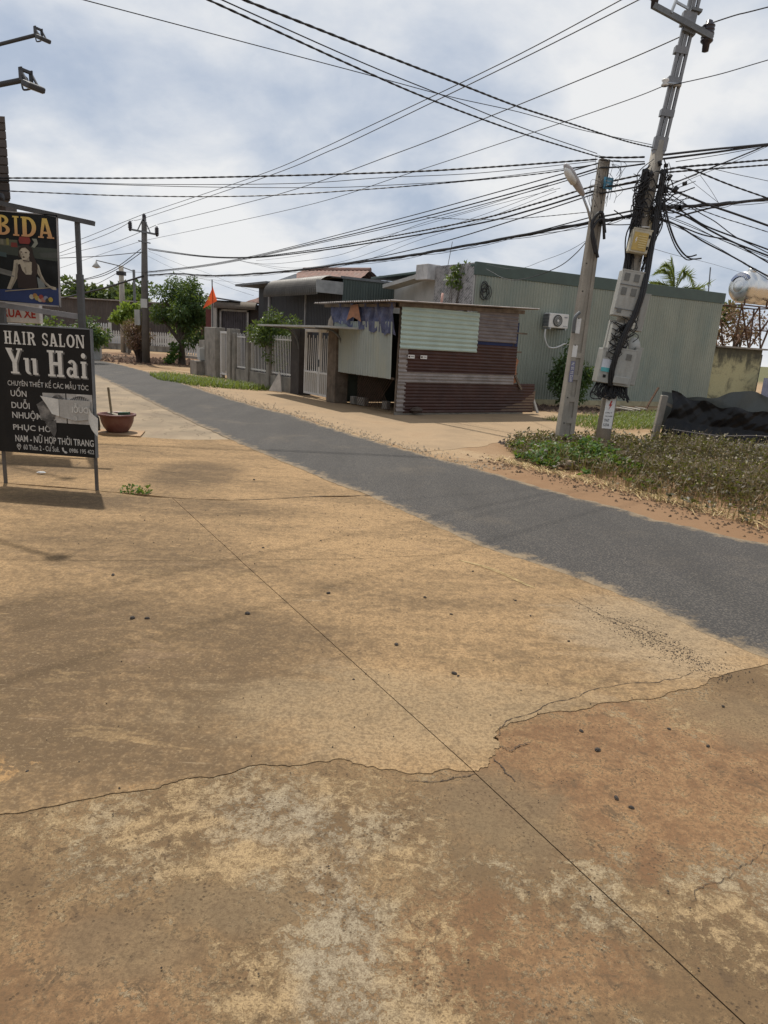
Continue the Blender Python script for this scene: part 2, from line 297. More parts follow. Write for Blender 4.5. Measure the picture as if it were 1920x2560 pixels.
MAT_CONC = M('old_concrete', (0.25, 0.23, 0.20), 0.22, 4, 0.9, grain=70, bump=0.4, dirt=(0.10, 0.09, 0.075), dscale=3, damt=0.75, streak=3)
MAT_PALEC = M('cracked_pale_concrete', (0.245, 0.19, 0.125), 0.3, 1.1, 0.92, grain=45, bump=0.5, dirt=(0.17, 0.125, 0.085), dscale=2.2, damt=0.7, world=True)
MAT_CRACK = M('crack_grime', (0.060, 0.043, 0.030), 0.2, 20, 0.95, bump=0)
tag(MB().add([(-600, -600, -.022), (600, -600, -.022), (600, 900, -.022), (-600, 900, -.022)], [(0, 1, 2, 3)]).build('ground', MAT_EARTH), kind='structure')
# concrete forecourt: slabs with real joints between them
DT, D1, DX, DB = (-2.09, 6.47), (-1.03, 4.70), (0.41, 2.32), (2.91, -1.96)
OL = rough([(-6, 0.9), (-2.6, 1.62), (-1.22, 1.93), (-0.95, 2.04), (-0.75, 2.11), (-0.65, 2.18), (-0.43, 2.28), (-0.19, 2.33), (-0.07, 2.34), (0.06, 2.30), (0.24, 2.29), DX], 0.022, 4, 3)
OR_ = rough([DX, (0.47, 2.36), (0.51, 2.44), (0.54, 2.52), (0.535, 2.60), (0.64, 2.70), (0.88, 2.82), (1.09, 2.92), (1.42, 3.02), (1.65, 3.14), (1.8, 3.26), (2.5, 3.6)], 0.022, 4, 5)
L2L = [(-6, 3.85), (-2.62, 4.40), (-1.84, 4.53), D1]; L2R = [D1, (-0.16, 4.90), (0.50, 5.13), (0.97, 5.34), (1.12, 5.41)]
FCL = rough([(-9, 7.15), (-3.9, 6.68), (-2.91, 6.58), (-2.5, 6.50), DT], 0.03, 4, 7); FCR = rough([DT, (-1.51, 6.51), (-0.84, 6.83), (-0.16, 7.08), (0.1, 7.14)], 0.03, 4, 8)
PL = rough([(-11, 11.0), (-4.79, 10.42), (-3.76, 10.2), (-2.9, 10.28), (-2.2, 10.6), (-1.7, 10.9)], 0.05, 4, 9)
NEAR = [(-24, 36.4), (-17, 30.6), (-12.6, 26.2), (-10.05, 23.04), (-6.15, 16.64), (-3.84, 12.75), (-2.21, 10.08), (-1.15, 8.47), (-0.6, 7.62), (-0.16, 7.07), (0.35, 6.22), (0.69, 5.62), (1.02, 5.2), (1.32, 4.88), (1.57, 4.56), (1.79, 4.25), (1.95, 3.9), (2.18, 3.57), (2.8, 2.85), (4.2, 1.0), (6.5, -2)]
FARE = [(-28, 46.0), (-19.5, 39.5), (-14.76, 33.95), (-11.98, 30.3), (-9.64, 26.71), (-7.3, 22.81), (-5.08, 18.97), (-3.96, 17.04), (-2.38, 14.76), (-1.33, 13.05), (-0.49, 11.6), (0.19, 10.62), (0.77, 9.81), (1.27, 9.1), (2.05, 7.85), (2.68, 6.98), (3.11, 6.45), (3.52, 5.95), (4.6, 4.6), (6.2, 2.4), (9, -2)]
U = 0.28  # slabs run this far under the asphalt's edge
ER = lambda a, b: [(p[0]+U*0.85, p[1]+U*0.52) for p in NEAR if a <= p[1] <= b]
fc = tag(bpy.data.objects.new('concrete_forecourt', None), kind='structure'); COL.objects.link(fc)
e = 0.0028
MB().prism(sh(OL, 0, 0.03)+[(DX[0]-e, DX[1]), (DB[0]-e, DB[1]), (-6, -2)], -.02, 0).build('slab', MAT_WORN, fc)
MB().prism([(DB[0]+e, DB[1]), (DX[0]+e, DX[1])]+sh(OR_, 0, 0.03)[1:]+[(3.2, 3.2), (5, 1), (7, -2)], -.02, 0).build('slab', MAT_WORN, fc)
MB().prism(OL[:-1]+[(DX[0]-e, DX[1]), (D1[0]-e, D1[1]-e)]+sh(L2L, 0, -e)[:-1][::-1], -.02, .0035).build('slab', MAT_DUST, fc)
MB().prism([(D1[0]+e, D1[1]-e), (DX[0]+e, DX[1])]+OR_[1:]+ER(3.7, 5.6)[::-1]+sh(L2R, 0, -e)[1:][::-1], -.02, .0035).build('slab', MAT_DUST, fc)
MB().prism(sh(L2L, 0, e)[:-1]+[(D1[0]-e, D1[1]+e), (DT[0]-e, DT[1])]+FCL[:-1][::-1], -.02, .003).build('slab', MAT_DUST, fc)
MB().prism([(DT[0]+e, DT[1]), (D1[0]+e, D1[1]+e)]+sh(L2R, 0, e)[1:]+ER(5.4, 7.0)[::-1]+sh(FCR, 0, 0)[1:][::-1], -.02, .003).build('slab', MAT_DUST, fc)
gp = rough([(-9, 7.165), (-3.9, 6.70), (-2.91, 6.60), (-2.1, 6.49), (-1.51, 6.525), (-0.84, 6.86), (-0.16, 7.11), (0.06, 7.17)], 0.03, 4, 17)
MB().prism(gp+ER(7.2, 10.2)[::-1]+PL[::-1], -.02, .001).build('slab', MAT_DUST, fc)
MB().prism(sh(PL, 0, 0.01)+ER(10.9, 37)[::-1]+[(-40, 36), (-40, 11)], -.02, -.003).build('slab', MAT_PALEC, fc)
# branching cracks, thin grime-filled lines
def crack(pts, w, z, amp=0.02, seed=1, it=4):
    P = rough(pts, amp, it, seed); rg = random.Random(seed); a, b = [], []
    for i, p in enumerate(P):
        q = P[min(i+1, len(P)-1)]; o = P[max(i-1, 0)]; d = math.hypot(q[0]-o[0], q[1]-o[1])+1e-9; k = .75*w*rg.uniform(0.1, 1)*min(1, i/3, (len(P)-1-i)/3+0.05)/2
        nx, ny = -(q[1]-o[1])/d, (q[0]-o[0])/d; a.append((p[0]+nx*k, p[1]+ny*k, z)); b.append((p[0]-nx*k, p[1]-ny*k, z))
    n = len(P); return MB().add(a+b, [(i, i+1, n+i+1, n+i) for i in range(n-1)]).build('crack', MAT_CRACK, fc)
crack([(-1.5, 6.5), (-0.84, 6.84), (-0.16, 7.1), (0.1, 7.15)], 0.03, .006, 0.02, 21)
crack([(0.535, 2.56), (0.62, 2.72), (0.86, 2.9), (1.1, 3.05), (1.45, 3.16), (1.7, 3.3)], 0.007, .0055, 0.02, 22)
crack([(0.53, 2.5), (0.58, 2.47), (0.68, 2.55)], 0.010, .0055, 0.012, 23); crack([(0.5, 2.42), (0.53, 2.33), (0.56, 2.27)], 0.012, .003, 0.012, 24)
crack([(0.42, 2.31), (0.3, 2.255), (0.12, 2.24)], 0.008, .003, 0.01, 25); crack([(1.0, 1.72), (1.07, 1.79), (1.21, 1.88), (1.34, 1.96), (1.45, 2.06)], 0.004, .003, 0.02, 26)
crack([(1.2, 4.4), (1.45, 4.0), (1.75, 3.7)], 0.008, .0055, 0.03, 27); crack([(1.35, 4.15), (1.6, 3.75), (1.85, 3.55)], 0.007, .0055, 0.03, 28); crack([(1.5, 3.9), (1.65, 4.0), (1.75, 3.9)], 0.007, .0055, 0.03, 29)
for i in range(34):
    rg = random.Random(90+i); k = rg.uniform(0, 1); x, y = -2.7-5.2*k+rg.uniform(-.5, .1), 10.9+8.2*k+rg.uniform(-.4, .2)
    crack([(x, y), (x+rg.uniform(-.2, .3), y-rg.uniform(.1, .4)), (x+rg.uniform(-.1, .6), y-rg.uniform(.3, .9))], 0.011, .0015, 0.10, 60+i)
for i in range(9):
    rg = random.Random(300+i); x, y = rg.uniform(-4.5, -1.6), rg.uniform(6.9, 9.6)
    crack([(x, y), (x+rg.uniform(.1, .5), y-rg.uniform(0, .2)), (x+rg.uniform(.3, .9), y-rg.uniform(.05, .4))], 0.010, .004, 0.05, 320+i)
# road
def resample(P, n):
    L = [0]
    for a, b in zip(P, P[1:]): L.append(L[-1]+math.hypot(b[0]-a[0], b[1]-a[1]))
    out = []; j = 0
    for i in range(n):
        d = L[-1]*i/(n-1)
        while j < len(P)-2 and L[j+1] < d: j += 1
        k = (d-L[j])/max(1e-9, L[j+1]-L[j]); out.append((P[j][0]+(P[j+1][0]-P[j][0])*k, P[j][1]+(P[j+1][1]-P[j][1])*k))
    return out
def road_mesh():
    n = 700; A = resample([tuple(q)[:2] for q in spline([(x, y, 0) for x, y in NEAR], 10)], n); B = resample([tuple(q)[:2] for q in spline([(x, y, 0) for x, y in FARE], 10)], n); rg = random.Random(33); m = MB(); E = []; ja = jb = 0
    T = (0, .015, .05, .11, .2, .35, .65, .8, .89, .95, .985, 1)
    for i in range(n):
        a, b = A[i], B[i]; ja = ja*.75+rg.gauss(0, .008); jb = jb*.75+rg.gauss(0, .02)
        for t in T:
            k = t+(ja*(1-t)+rg.gauss(0, .003) if t < .5 else jb*t)/2.4; m.v.append((a[0]+(b[0]-a[0])*k, a[1]+(b[1]-a[1])*k, .0045+.0085*min(1, min(t, 1-t)*9))); E.append(1-min(1, min(t, 1-t)/.11))
    w = len(T); m.f = [(i*w+j, (i+1)*w+j, (i+1)*w+j+1, i*w+j+1) for i in range(n-1) for j in range(w-1)]
    me = m.mesh('road', MAT_ASPH, True); at = me.attributes.new('edge', 'FLOAT', 'POINT'); at.data.foreach_set('value', E); return me
ro = bpy.data.objects.new('road', road_mesh()); COL.objects.link(ro); tag(ro, kind='structure')
# crumbled apron of broken concrete on the far side of the road
MAT_SAND = M('sandy_concrete', (0.30, 0.212, 0.125), 0.2, 1.1, 0.93, grain=38, bump=0.45, dirt=(0.21, 0.14, 0.08), dscale=1.1, damt=0.6, world=True)
ap = [(-6.2, 21.6), (-5.08, 19.35), (-3.96, 17.4), (-2.38, 15.1), (-1.33, 13.4), (-0.49, 11.95), (0.19, 10.95), (0.5, 10.5), (1.5, 11.4), (2.3, 12.6), (3.4, 14.2), (5.2, 15.4), (6.3, 16.6), (4.4, 19.3), (3.3, 18.2), (0.05, 15.8), (-1.75, 18.75), (-3.2, 20.9)]
tag(MB().prism(rough(ap+[ap[0]], 0.10, 3, 41)[:-1], -.021, -.018).build('apron', MAT_SAND), kind='structure')
# loose stones: the larger ones singly, the grit as one mass
MAT_STONE = M('dark_basalt', (0.045, 0.036, 0.03), 0.35, 30, 0.9, grain=200, bump=0.5)
def stone_mesh(seed, s=1.0):
    rg = random.Random(seed); vs = []; fs = []
    for j, (zz, rr, k) in enumerate(((-0.5, .55, 5), (0, 1, 7), (.45, .62, 5))):
        vs.append([(rr*math.cos(6.283*i/7+j*.4)*rg.uniform(.75, 1.15), rr*math.sin(6.283*i/7+j*.4)*rg.uniform(.65, 1.05)*.8, zz*rg.uniform(.8, 1.2)*.75) for i in range(7)])
    V = [(0, 0, -.42)]+vs[0]+vs[1]+vs[2]+[(rg.uniform(-.2, .2), 0, .5)]
    F = [(0, 1+(i+1) % 7, 1+i) for i in range(7)]+[(1+7*j+i, 1+7*j+(i+1) % 7, 8+7*j+(i+1) % 7, 8+7*j+i) for j in range(2) for i in range(7)]+[(15+i, 15+(i+1) % 7, 22) for i in range(7)]
    return MB().add([(a*s, b*s, c*s) for a, b, c in V], F).mesh('pebble', MAT_STONE)
SM = [stone_mesh(k) for k in range(4)]
PEB = [(-1.31, 3.57, .021), (-1.39, 3.56, .026), (-.77, 3.72, .026), (-.33, 4.13, .022), (.3, 4.16, .02), (-.1, 3.0, .01), (.11, 3.42, .02), (.4, 3.12, .022), (.42, 3.1, .012), (.92, 2.66, .016), (.95, 2.52, .02), (.93, 2.21, .017), (.97, 2.16, .015), (1.35, 1.5, .022), (1.33, 2.72, .012), (1.45, 2.6, .014), (-1.77, 4.23, .022), (-.92, 5.02, .016), (-2.05, 5.6, .012), (-.5, 5.3, .012), (.68, 4.75, .015), (-1.5, 7.55, .025), (.9, 4.2, .014), (.95, 3.95, .013), (.45, 3.9, .015), (-1.25, 2.16, .012), (1.68, 2.95, .012), (1.1, 3.6, .014)]
for i, (x, y, r) in enumerate(PEB):
    o = share('pebble', SM[i % 4], None, (x, y, (.003 if y > 2.9 else .0)+r*.22), (0, 0, i*1.3), (r*.8, r*.8, r*.7)); tag(o, 'small dark pebble lying loose on the tan concrete', 'pebble', 'pebbles on the forecourt')
def scatter(name, label, cat, spots, mats, seed, sub=SM):
    mb = MB(); rg = random.Random(seed)
    for x, y, z, r in spots:
        a = rg.uniform(0, 6.28); q = [(r*math.cos(a+k*1.2566)*rg.uniform(.6, 1.1), r*math.sin(a+k*1.2566)*rg.uniform(.6, 1.1)) for k in range(5)]
        mb.add([(x+u, y+v, z) for u, v in q]+[(x+rg.uniform(-.2, .2)*r, y+rg.uniform(-.2, .2)*r, z+r*rg.uniform(.6, 1.1))], [(k, (k+1) % 5, 5) for k in range(5)])
    return tag(mb.build(name, mats), label, cat, kind='stuff')
rg = random.Random(5); sp_ = []
for _ in range(420):
    x = rg.uniform(-.3, 1.9); y = 3.2+rg.random()**1.2*3.2
    if x < 1.85-(y-3.7)*.62: sp_.append((x, y, .0035, rg.uniform(.0015, .005)))
for _ in range(2200):
    a = rg.gauss(0, 1); x, y = 1.66+.12*a+rg.gauss(0, .07), 3.62-.22*a+rg.gauss(0, .09)
    if y > 3.2: sp_.append((x, y, .0035, .0012+.0055*rg.random()**3))
for _ in range(160): sp_.append((rg.uniform(-2.4, 0.6), rg.uniform(4.6, 6.6), .006, rg.uniform(.003, .007)))
for _ in range(90): sp_.append((rg.uniform(-1.4, 1.6), rg.uniform(1.4, 3.1), .006, rg.uniform(.002, .005)))
scatter('grit', 'dark grit scattered over the concrete beside the asphalt edge', 'grit', sp_, M('brown_grit', (0.075, 0.056, 0.04), 0.6, 60, 0.95, world=True, bump=0), 3)
MAT_CHIP = M('pale_stone_chip', (0.30, 0.24, 0.17), 0.4, 9, 0.95, world=True, bump=0)
sp_ = []
for a, b in zip(FARE[4:13], FARE[5:14]):
    d = math.hypot(b[0]-a[0], b[1]-a[1])
    for _ in range(int(110*d)):
        k = rg.random(); o = abs(rg.gauss(.05, .28)); sp_.append((a[0]+(b[0]-a[0])*k+o*.85, a[1]+(b[1]-a[1])*k+o*.5, -.008, rg.uniform(.006, .024)))
scatter('gravel', 'pale broken gravel strewn along the far edge of the road', 'gravel', sp_, MAT_CHIP, 4)
# ---------------------------------------------------------------- frames shared by the far side of the street
KX, KY = 0.13, 15.97; A33 = R(33.7); FX, FY = math.cos(A33), math.sin(A33); GX, GY = -FY, FX
def at_street(s, y=0.0, z=0.0): return (KX+GX*s-FX*y, KY+GY*s-FY*y, z)      # s along the fence line, y towards the road
RZ_ST = A33+math.pi/2
# metals and paints
MAT_GREEN = M('green_sheet', (0.255, 0.28, 0.235), 0.10, 0.9, 0.55, 0, 0.4, 30, 0.05, dirt=(0.155, 0.205, 0.19), dscale=0.6, damt=0.75, streak=2.5, world=True)
MAT_TRIM = M('dark_green_trim', (0.055, 0.085, 0.075), 0.15, 2, 0.55, bump=0.05)
MAT_MINT = M('mint_sheet', (0.36, 0.395, 0.365), 0.08, 1.5, 0.5, bump=0.04, dirt=(0.42, 0.42, 0.33), dscale=2.2, damt=0.55, streak=4)
MAT_MINTH = M('mint_sheet_front', (0.40, 0.49, 0.435), 0.10, 1.8, 0.5, bump=0.04, dirt=(0.34, 0.42, 0.36), dscale=1.6, damt=0.5, streak=0.4)
MAT_MAROON = M('maroon_sheet', (0.052, 0.020, 0.014), 0.25, 2, 0.6, bump=0.08, dirt=(0.13, 0.10, 0.09), dscale=2.5, damt=0.22, streak=0.3)
MAT_ZINC = M('weathered_zinc', (0.27, 0.24, 0.225), 0.2, 2.5, 0.6, 0.1, 0.4, 40, 0.08, dirt=(0.13, 0.105, 0.095), dscale=2, damt=0.7, streak=0.3)
MAT_GREYB = M('grey_brown_sheet', (0.145, 0.125, 0.125), 0.2, 3, 0.6, bump=0.06, dirt=(0.24, 0.215, 0.21), dscale=2.2, damt=0.6, streak=0.3)
MAT_BLUET = M('blue_tarp', (0.075, 0.085, 0.16), 0.35, 4, 0.5, bump=0.35, dirt=(0.19, 0.19, 0.24), dscale=5, damt=0.55, bd=0.02)
MAT_ORANGE = M('orange_rag', (0.33, 0.15, 0.08), 0.3, 6, 0.8)
MAT_WHITE = M('white_painted_steel', (0.66, 0.65, 0.63), 0.06, 3, 0.5, bump=0.04, dirt=(0.45, 0.40, 0.33), dscale=3, damt=0.45, streak=2)
MAT_PICKET = M('dull_white_paint', (0.50, 0.50, 0.49), 0.1, 3, 0.6, bump=0.04, dirt=(0.3, 0.28, 0.25), dscale=2, damt=0.5)
MAT_PANEL = M('dusty_white_panel', (0.40, 0.375, 0.33), 0.15, 2, 0.7, bump=0.05, dirt=(0.25, 0.195, 0.13), dscale=3, damt=0.6, streak=2)
MAT_DARK = M('dark_blue_grey_cladding', (0.030, 0.032, 0.038), 0.2, 2, 0.6, bump=0.05)
MAT_BROWND = M('dark_brown_cladding', (0.065, 0.052, 0.046), 0.25, 2, 0.65, bump=0.05, dirt=(0.12, 0.10, 0.09), dscale=1.5, damt=0.4, streak=4)
MAT_DKGREEN = M('dull_green_sheet', (0.060, 0.082, 0.076), 0.15, 1.5, 0.55, bump=0.05)
MAT_AWN = M('brown_grey_awning', (0.060, 0.054, 0.047), 0.2, 2, 0.55, bump=0.06, dirt=(0.09, 0.085, 0.075), dscale=2, damt=0.5)
MAT_STEEL = M('galvanised_steel', (0.36, 0.375, 0.39), 0.15, 8, 0.42, 0.7, 0.5, 60, 0.04)
MAT_GREYM = M('grey_painted_metal', (0.14, 0.15, 0.16), 0.2, 6, 0.55, 0.2, bump=0.05)
MAT_RUST = M('rusty_steel', (0.105, 0.058, 0.036), 0.4, 9, 0.85, 0.1, bump=0.3)
MAT_WOOD = M('grey_timber', (0.15, 0.115, 0.085), 0.35, 6, 0.9, bump=0.4, dirt=(0.06, 0.05, 0.04), dscale=5, damt=0.6, streak=5)
MAT_TILE = M('red_roof_tile', (0.20, 0.115, 0.092), 0.3, 4, 0.85, bump=0.2, dirt=(0.20, 0.17, 0.15), dscale=3, damt=0.5)
MAT_BLACK = M('black_rubber', (0.016, 0.016, 0.018), 0.3, 12, 0.55, bump=0.05)
MAT_CREAM = M('cream_render', (0.42, 0.36, 0.24), 0.12, 2, 0.9, dirt=(0.2, 0.18, 0.14), dscale=2, damt=0.6, streak=3)
MAT_WALLW = M('pale_render', (0.46, 0.46, 0.44), 0.1, 2, 0.9, dirt=(0.25, 0.24, 0.22), dscale=2, damt=0.6, streak=3)
def mat_yellow():
    t = NT('mouldy_yellow_render'); v = t.pos(); s = t.n('ShaderNodeSeparateXYZ'); t.l(v, s.inputs[0])
    a = t.noise(v, 1.6, 8, 0.68, 0.5); b = t.noise(t.mapped(v, (1, 1, 0.25)), 4, 6, 0.7); g = t.noise(v, 30, 4)
    col = t.mix(t.step(g, 0.3, 0.7), (0.33, 0.315, 0.185), (0.40, 0.375, 0.23)); col = t.mix(t.step(a, 0.48, 0.66, 0, 0.85), col, (0.085, 0.085, 0.062))
    top = t.step(t.math('ADD', s.outputs[2], t.math('MULTIPLY', b, 1.4)), 2.2, 2.75); col = t.mix(t.math('MULTIPLY', top, 0.9), col, (0.055, 0.055, 0.045))
    t.bump(g, 0.3, 0.01); return t.done(col, 0.92, 0, 0.2)
MAT_YEL = mat_yellow()
def mat_stonewall():
    t = NT('grey_stone_cladding'); v = t.pos(); br = t.n('ShaderNodeTexBrick'); t.l(t.mapped(v, (1, 1, 1), (0, 0, 0), (R(90), 0, R(-33.7-90+180))), br.inputs[0])
    br.inputs['Scale'].default_value = 5.5; br.inputs['Brick Width'].default_value = 0.9; br.inputs['Row Height'].default_value = 0.28; br.inputs['Mortar Size'].default_value = 0.03
    n = t.noise(v, 4.5, 4, 0.75); col = t.mix(t.step(n, 0.35, 0.65), (0.085, 0.083, 0.088), (0.33, 0.32, 0.32)); col = t.mix(br.outputs['Fac'], col, (0.42, 0.41, 0.40)); t.bump(n, 0.4, 0.02)
    return t.done(col, 0.85, 0, 0.3)
MAT_STONEW = mat_stonewall()
def panels(th, o, u, n, z0, z1, count, width, pitch, dep, mat, seed=0, name='wall_panel'):
    """vertical-ribbed sheets butted side by side along u; n = outward"""
    u, n = Vector(u), Vector(n)
    for i in range(count):
        q = Vector(o)+u*(i*width)
        MB().corr((q.x, q.y, z0), u, (0, 0, 1), n, width-0.003, z1-z0, pitch, dep, 0.0, seed+i).build(name, mat, th)
# ---------------------------------------------------------------- green corrugated house
gh = thing('green_house', 'long pale green corrugated metal house with dark green roof trim', 'house', (2.25, 20.66, 0), math.atan2(0.4609, 0.8874))
panels(gh, (0, 0, 0), (1, 0, 0), (0, -1, 0), 0.12, 3.72, 10, 1.065, 0.1065, 0.03, MAT_GREEN)
MB().b2(-.02, 10.66, .03, 7.0, 0, 3.66).build('wall', MAT_WALLW, gh)
MB().b2(-.05, 10.7, -.04, .06, 3.66, 4.02).b2(-.05, 10.7, .06, 7.0, 3.9, 3.97).build('roof_trim', MAT_TRIM, gh, bevel=.01)
MB().b2(.02, 10.62, -.03, .1, -.02, .14).build('plinth', M('yellowish_plinth', (0.36, 0.32, 0.2), dirt=(0.15, 0.12, 0.08), damt=0.7), gh)
sx = math.cos(A33+math.pi/2-math.atan2(0.4609, 0.8874)); sy = math.sin(A33+math.pi/2-math.atan2(0.4609, 0.8874))
w_ = MB(); n_ = Vector((-sy, sx, 0)); P0 = Vector((-.03, .08, 0))
w_.add([P0, P0+Vector((sx*1.85, sy*1.85, 0)), P0+Vector((sx*1.85, sy*1.85, 4.0)), P0+Vector((0, 0, 4.0))]+[q+n_*-.12 for q in (P0, P0+Vector((sx*1.85, sy*1.85, 0)), P0+Vector((sx*1.85, sy*1.85, 4.0)), P0+Vector((0, 0, 4.0)))], [(0, 1, 2, 3), (7, 6, 5, 4), (0, 4, 5, 1), (3, 2, 6, 7), (0, 3, 7, 4), (1, 5, 6, 2)])
w_.build('stone_facade', MAT_STONEW, gh)
q0 = P0+Vector((sx*1.88, sy*1.88, 3.82)); fb = MB().box(q0+Vector((sx*.3, sy*.3, 0))+n_*.05, (.62, .5, .46), Matrix.Rotation(math.atan2(sy, sx), 3, 'Z')).build('fascia_box', M('stained_white_render', (0.52, 0.51, 0.5), dirt=(0.28, 0.26, 0.24), dscale=4, damt=0.7, streak=4), gh, bevel=.01)
MB().bar(q0+Vector((sx*.6, sy*.6, -.1)), q0+Vector((sx*2.6, sy*2.6, -.35)), .5, .12).build('eave', MAT_WALLW, gh)
ac = thing('air_conditioner', 'white outdoor air conditioner unit on the green metal wall', 'air conditioner', (4.45, 21.74, 2.30), math.atan2(0.4609, 0.8874))
MAT_ACW = M('off_white_casing', (0.62, 0.62, 0.6), 0.06, 3, 0.5, bump=0.03)
MB().b2(.08, .84, -.34, -.06, .05, .48).build('casing', MAT_ACW, ac, bevel=.02)
MB().lathe([(.175, 0), (.175, .02), (.165, .02), (.165, .004)], 24, (.4, -.345, .265), Matrix.Rotation(R(90), 3, 'X')).build('fan_ring', M('dark_fan_well', (0.09, 0.095, 0.09)), ac)
g_ = MB()
for r_ in (.05, .09, .13): g_.tube([(.4+r_*math.cos(a*.4), -.37, .265+r_*math.sin(a*.4)) for a in range(17)], .005, 4)
g_.lathe([(.035, 0), (.035, .012)], 12, (.4, -.368, .265), Matrix.Rotation(R(90), 3, 'X')).build('fan_guard', MAT_ACW, ac)
lv = MB()
for k in range(9): lv.b2(.055, .085, -.33, -.07, .09+k*.042, .115+k*.042)
lv.build('louvre', MAT_GREYM, ac); MB().b2(.66, .78, -.349, -.341, .36, .40).build('badge', M('grey_print', (0.3, 0.31, 0.33)), ac); MB().b2(.64, .8, -.349, -.341, .10, .13).build('badge', M('grey_print2', (0.35, 0.36, 0.37)), ac)
MB().b2(.12, .16, -.36, 0, .0, .05).b2(.72, .76, -.36, 0, .0, .05).build('bracket', MAT_STEEL, ac)
tag(MB().tube(spline([(4.62, 21.6, 2.30), (4.62, 21.58, 2.05), (4.78, 21.66, 1.78), (5.05, 21.8, 1.77), (5.35, 21.98, 1.9), (5.5, 22.1, 1.88)], 6), .025, 6).build('drain_pipe', MAT_ACW, None, True), 'white insulated pipe curling below the air conditioner unit', 'pipe')
# coiled spare cable by the roof corner
co = MB(); rg = random.Random(8)
for k in range(6):
    cx, cz, rr = 2.55+rg.uniform(-.05, .07), 3.25+rg.uniform(-.1, .12), rg.uniform(.13, .24); co.tube([(cx+rr*.7*math.cos(a*.42), 20.70+.012*k+.08*math.cos(a*.42), cz+rr*math.sin(a*.42)) for a in range(16)], .011, 5)
tag(co.build('cable_coil', MAT_BLACK), 'coil of spare black cable hung under the green roof corner', 'cable coil')
# yellow mouldy wall and tank beyond
yw = thing('yellow_wall', 'mould stained yellow rendered wall right of the green house', 'wall', (11.72, 25.68, 0), math.atan2(0.4609, 0.8874))
MB().b2(0, 2.75, 0, 3.0, -.02, 2.16).build('wall', MAT_YEL, yw); MB().b2(-.02, 2.85, -.15, .3, 2.16, 2.22).build('coping', MAT_CONC, yw); MB().b2(2.76, 2.95, .1, 2.9, -.02, 2.0).build('corner_pillar', M('black_mould', (0.06, 0.06, 0.05)), yw)
MAT_INOX = NT('stainless_steel'); _a = MAT_INOX.noise(MAT_INOX.obj(), 5, 4); MAT_INOX.bump(_a, 0.12, 0.02); MAT_INOX = MAT_INOX.done((0.62, 0.62, 0.61), MAT_INOX.step(_a, 0.3, 0.7, 0.22, 0.38), 1.0)
tk = thing('water_tank', 'horizontal stainless steel water tank above the yellow wall', 'water tank', (12.95, 27.2, 4.45), R(24))
RY = Matrix.Rotation(R(90), 3, 'Y')
MB().lathe([(.02, -.06), (.20, -.055), (.38, -.03), (.50, .04), (.56, .14), (.575, .25), (.575, .26), (.585, .28), (.575, .30), (.575, .8), (.585, .82), (.575, .84), (.575, 1.3), (.585, 1.32), (.575, 1.34), (.575, 1.8), (.5, 1.95), (.3, 2.02), (.02, 2.04)], 32, (0, 0, 0), RY).build('vessel', MAT_INOX, tk, True)
MB().lathe([(.17, -.075), (.19, -.062), (.21, -.06), (.22, -.02)], 24, (0, 0, 0), RY).build('end_cap', MAT_INOX, tk, True)
MB().lathe([(.16, .5), (.16, .62), (.13, .68), (.02, .70)], 16, (.55, 0, .02)).build('lid', MAT_INOX, tk, True)
bd = MB(); MAT_BADGE = M('blue_grey_label', (0.11, 0.14, 0.23), 0.1, 5, 0.5)
for k in range(14):
    a0, a1 = R(35+k*8.2), R(35+(k+1)*8.2); rr = lambda r, a: (-.065 if r < .4 else .030, r*math.cos(a)*-1, r*math.sin(a))
    bd.add([rr(.36, a0), rr(.52, a0), rr(.52, a1), rr(.36, a1)], [(0, 1, 2, 3)])
bd.build('label_band', MAT_BADGE, tk)
for k, ch in enumerate('NGUYÊN'):
    a = R(98-k*12.5); r_ = .44; lt = text('letter', ch, -.04, -.055, .08, .11 if ch != 'Ê' else .135, 0, MAT_WALLW, tk); lt.matrix_local = Matrix.Translation((-.045-.03, r_*-math.cos(a), r_*math.sin(a))) @ Matrix.Rotation(R(-90), 4, 'Z') @ Matrix.Rotation(a-R(90), 4, 'Y') @ Matrix.Rotation(R(-28), 4, 'X')
st = thing('tank_stand', 'rusty steel trestle carrying the stainless water tank', 'stand', (12.7, 27.0, 2.2), R(24))
for (x, y) in ((0, -.45), (0, .55), (1.9, -.45), (1.9, .55)): MB().bar((x+.25 if x == 0 else x-.2, y*.5, 0), (x, y, 1.55), .05).build('leg', MAT_RUST, st)
for a, b in (((0, -.45, 1.55), (1.9, -.45, 1.55)), ((0, .55, 1.55), (1.9, .55, 1.55)), ((0, -.45, 1.55), (0, .55, 1.55)), ((1.9, -.45, 1.55), (1.9, .55, 1.55)), ((.95, -.45, 1.55), (.25, -.22, 0)), ((.95, -.45, 1.55), (1.7, -.22, 0)), ((0, -.45, 1.55), (.95, -.3, .0)), ((1.9, -.45, 1.55), (.95, -.3, .0)), ((.1, -.3, .7), (1.8, -.3, .7)), ((.3, -.3, 1.55), (.3, -.3, 1.8)), ((1.5, -.3, 1.55), (1.5, -.3, 1.8))): MB().bar(a, b, .045).build('brace', MAT_RUST, st)
tag(MB().tube([(11.74, 27.0, 2.2), (11.75, 27, 4.1), (11.67, 27, 5.05)], .022, 6).build('roof_pole', MAT_GREYM), 'thin grey pole standing behind the green house roof', 'pole')
MB_p = MB().tube([(14.5, 26.5, 0), (14.55, 26.5, 3.9)], .025, 6); tag(MB_p.build('tank_pipe', MAT_WALLW, None, True), 'pale upright water pipe at the right edge by the tank', 'pipe')
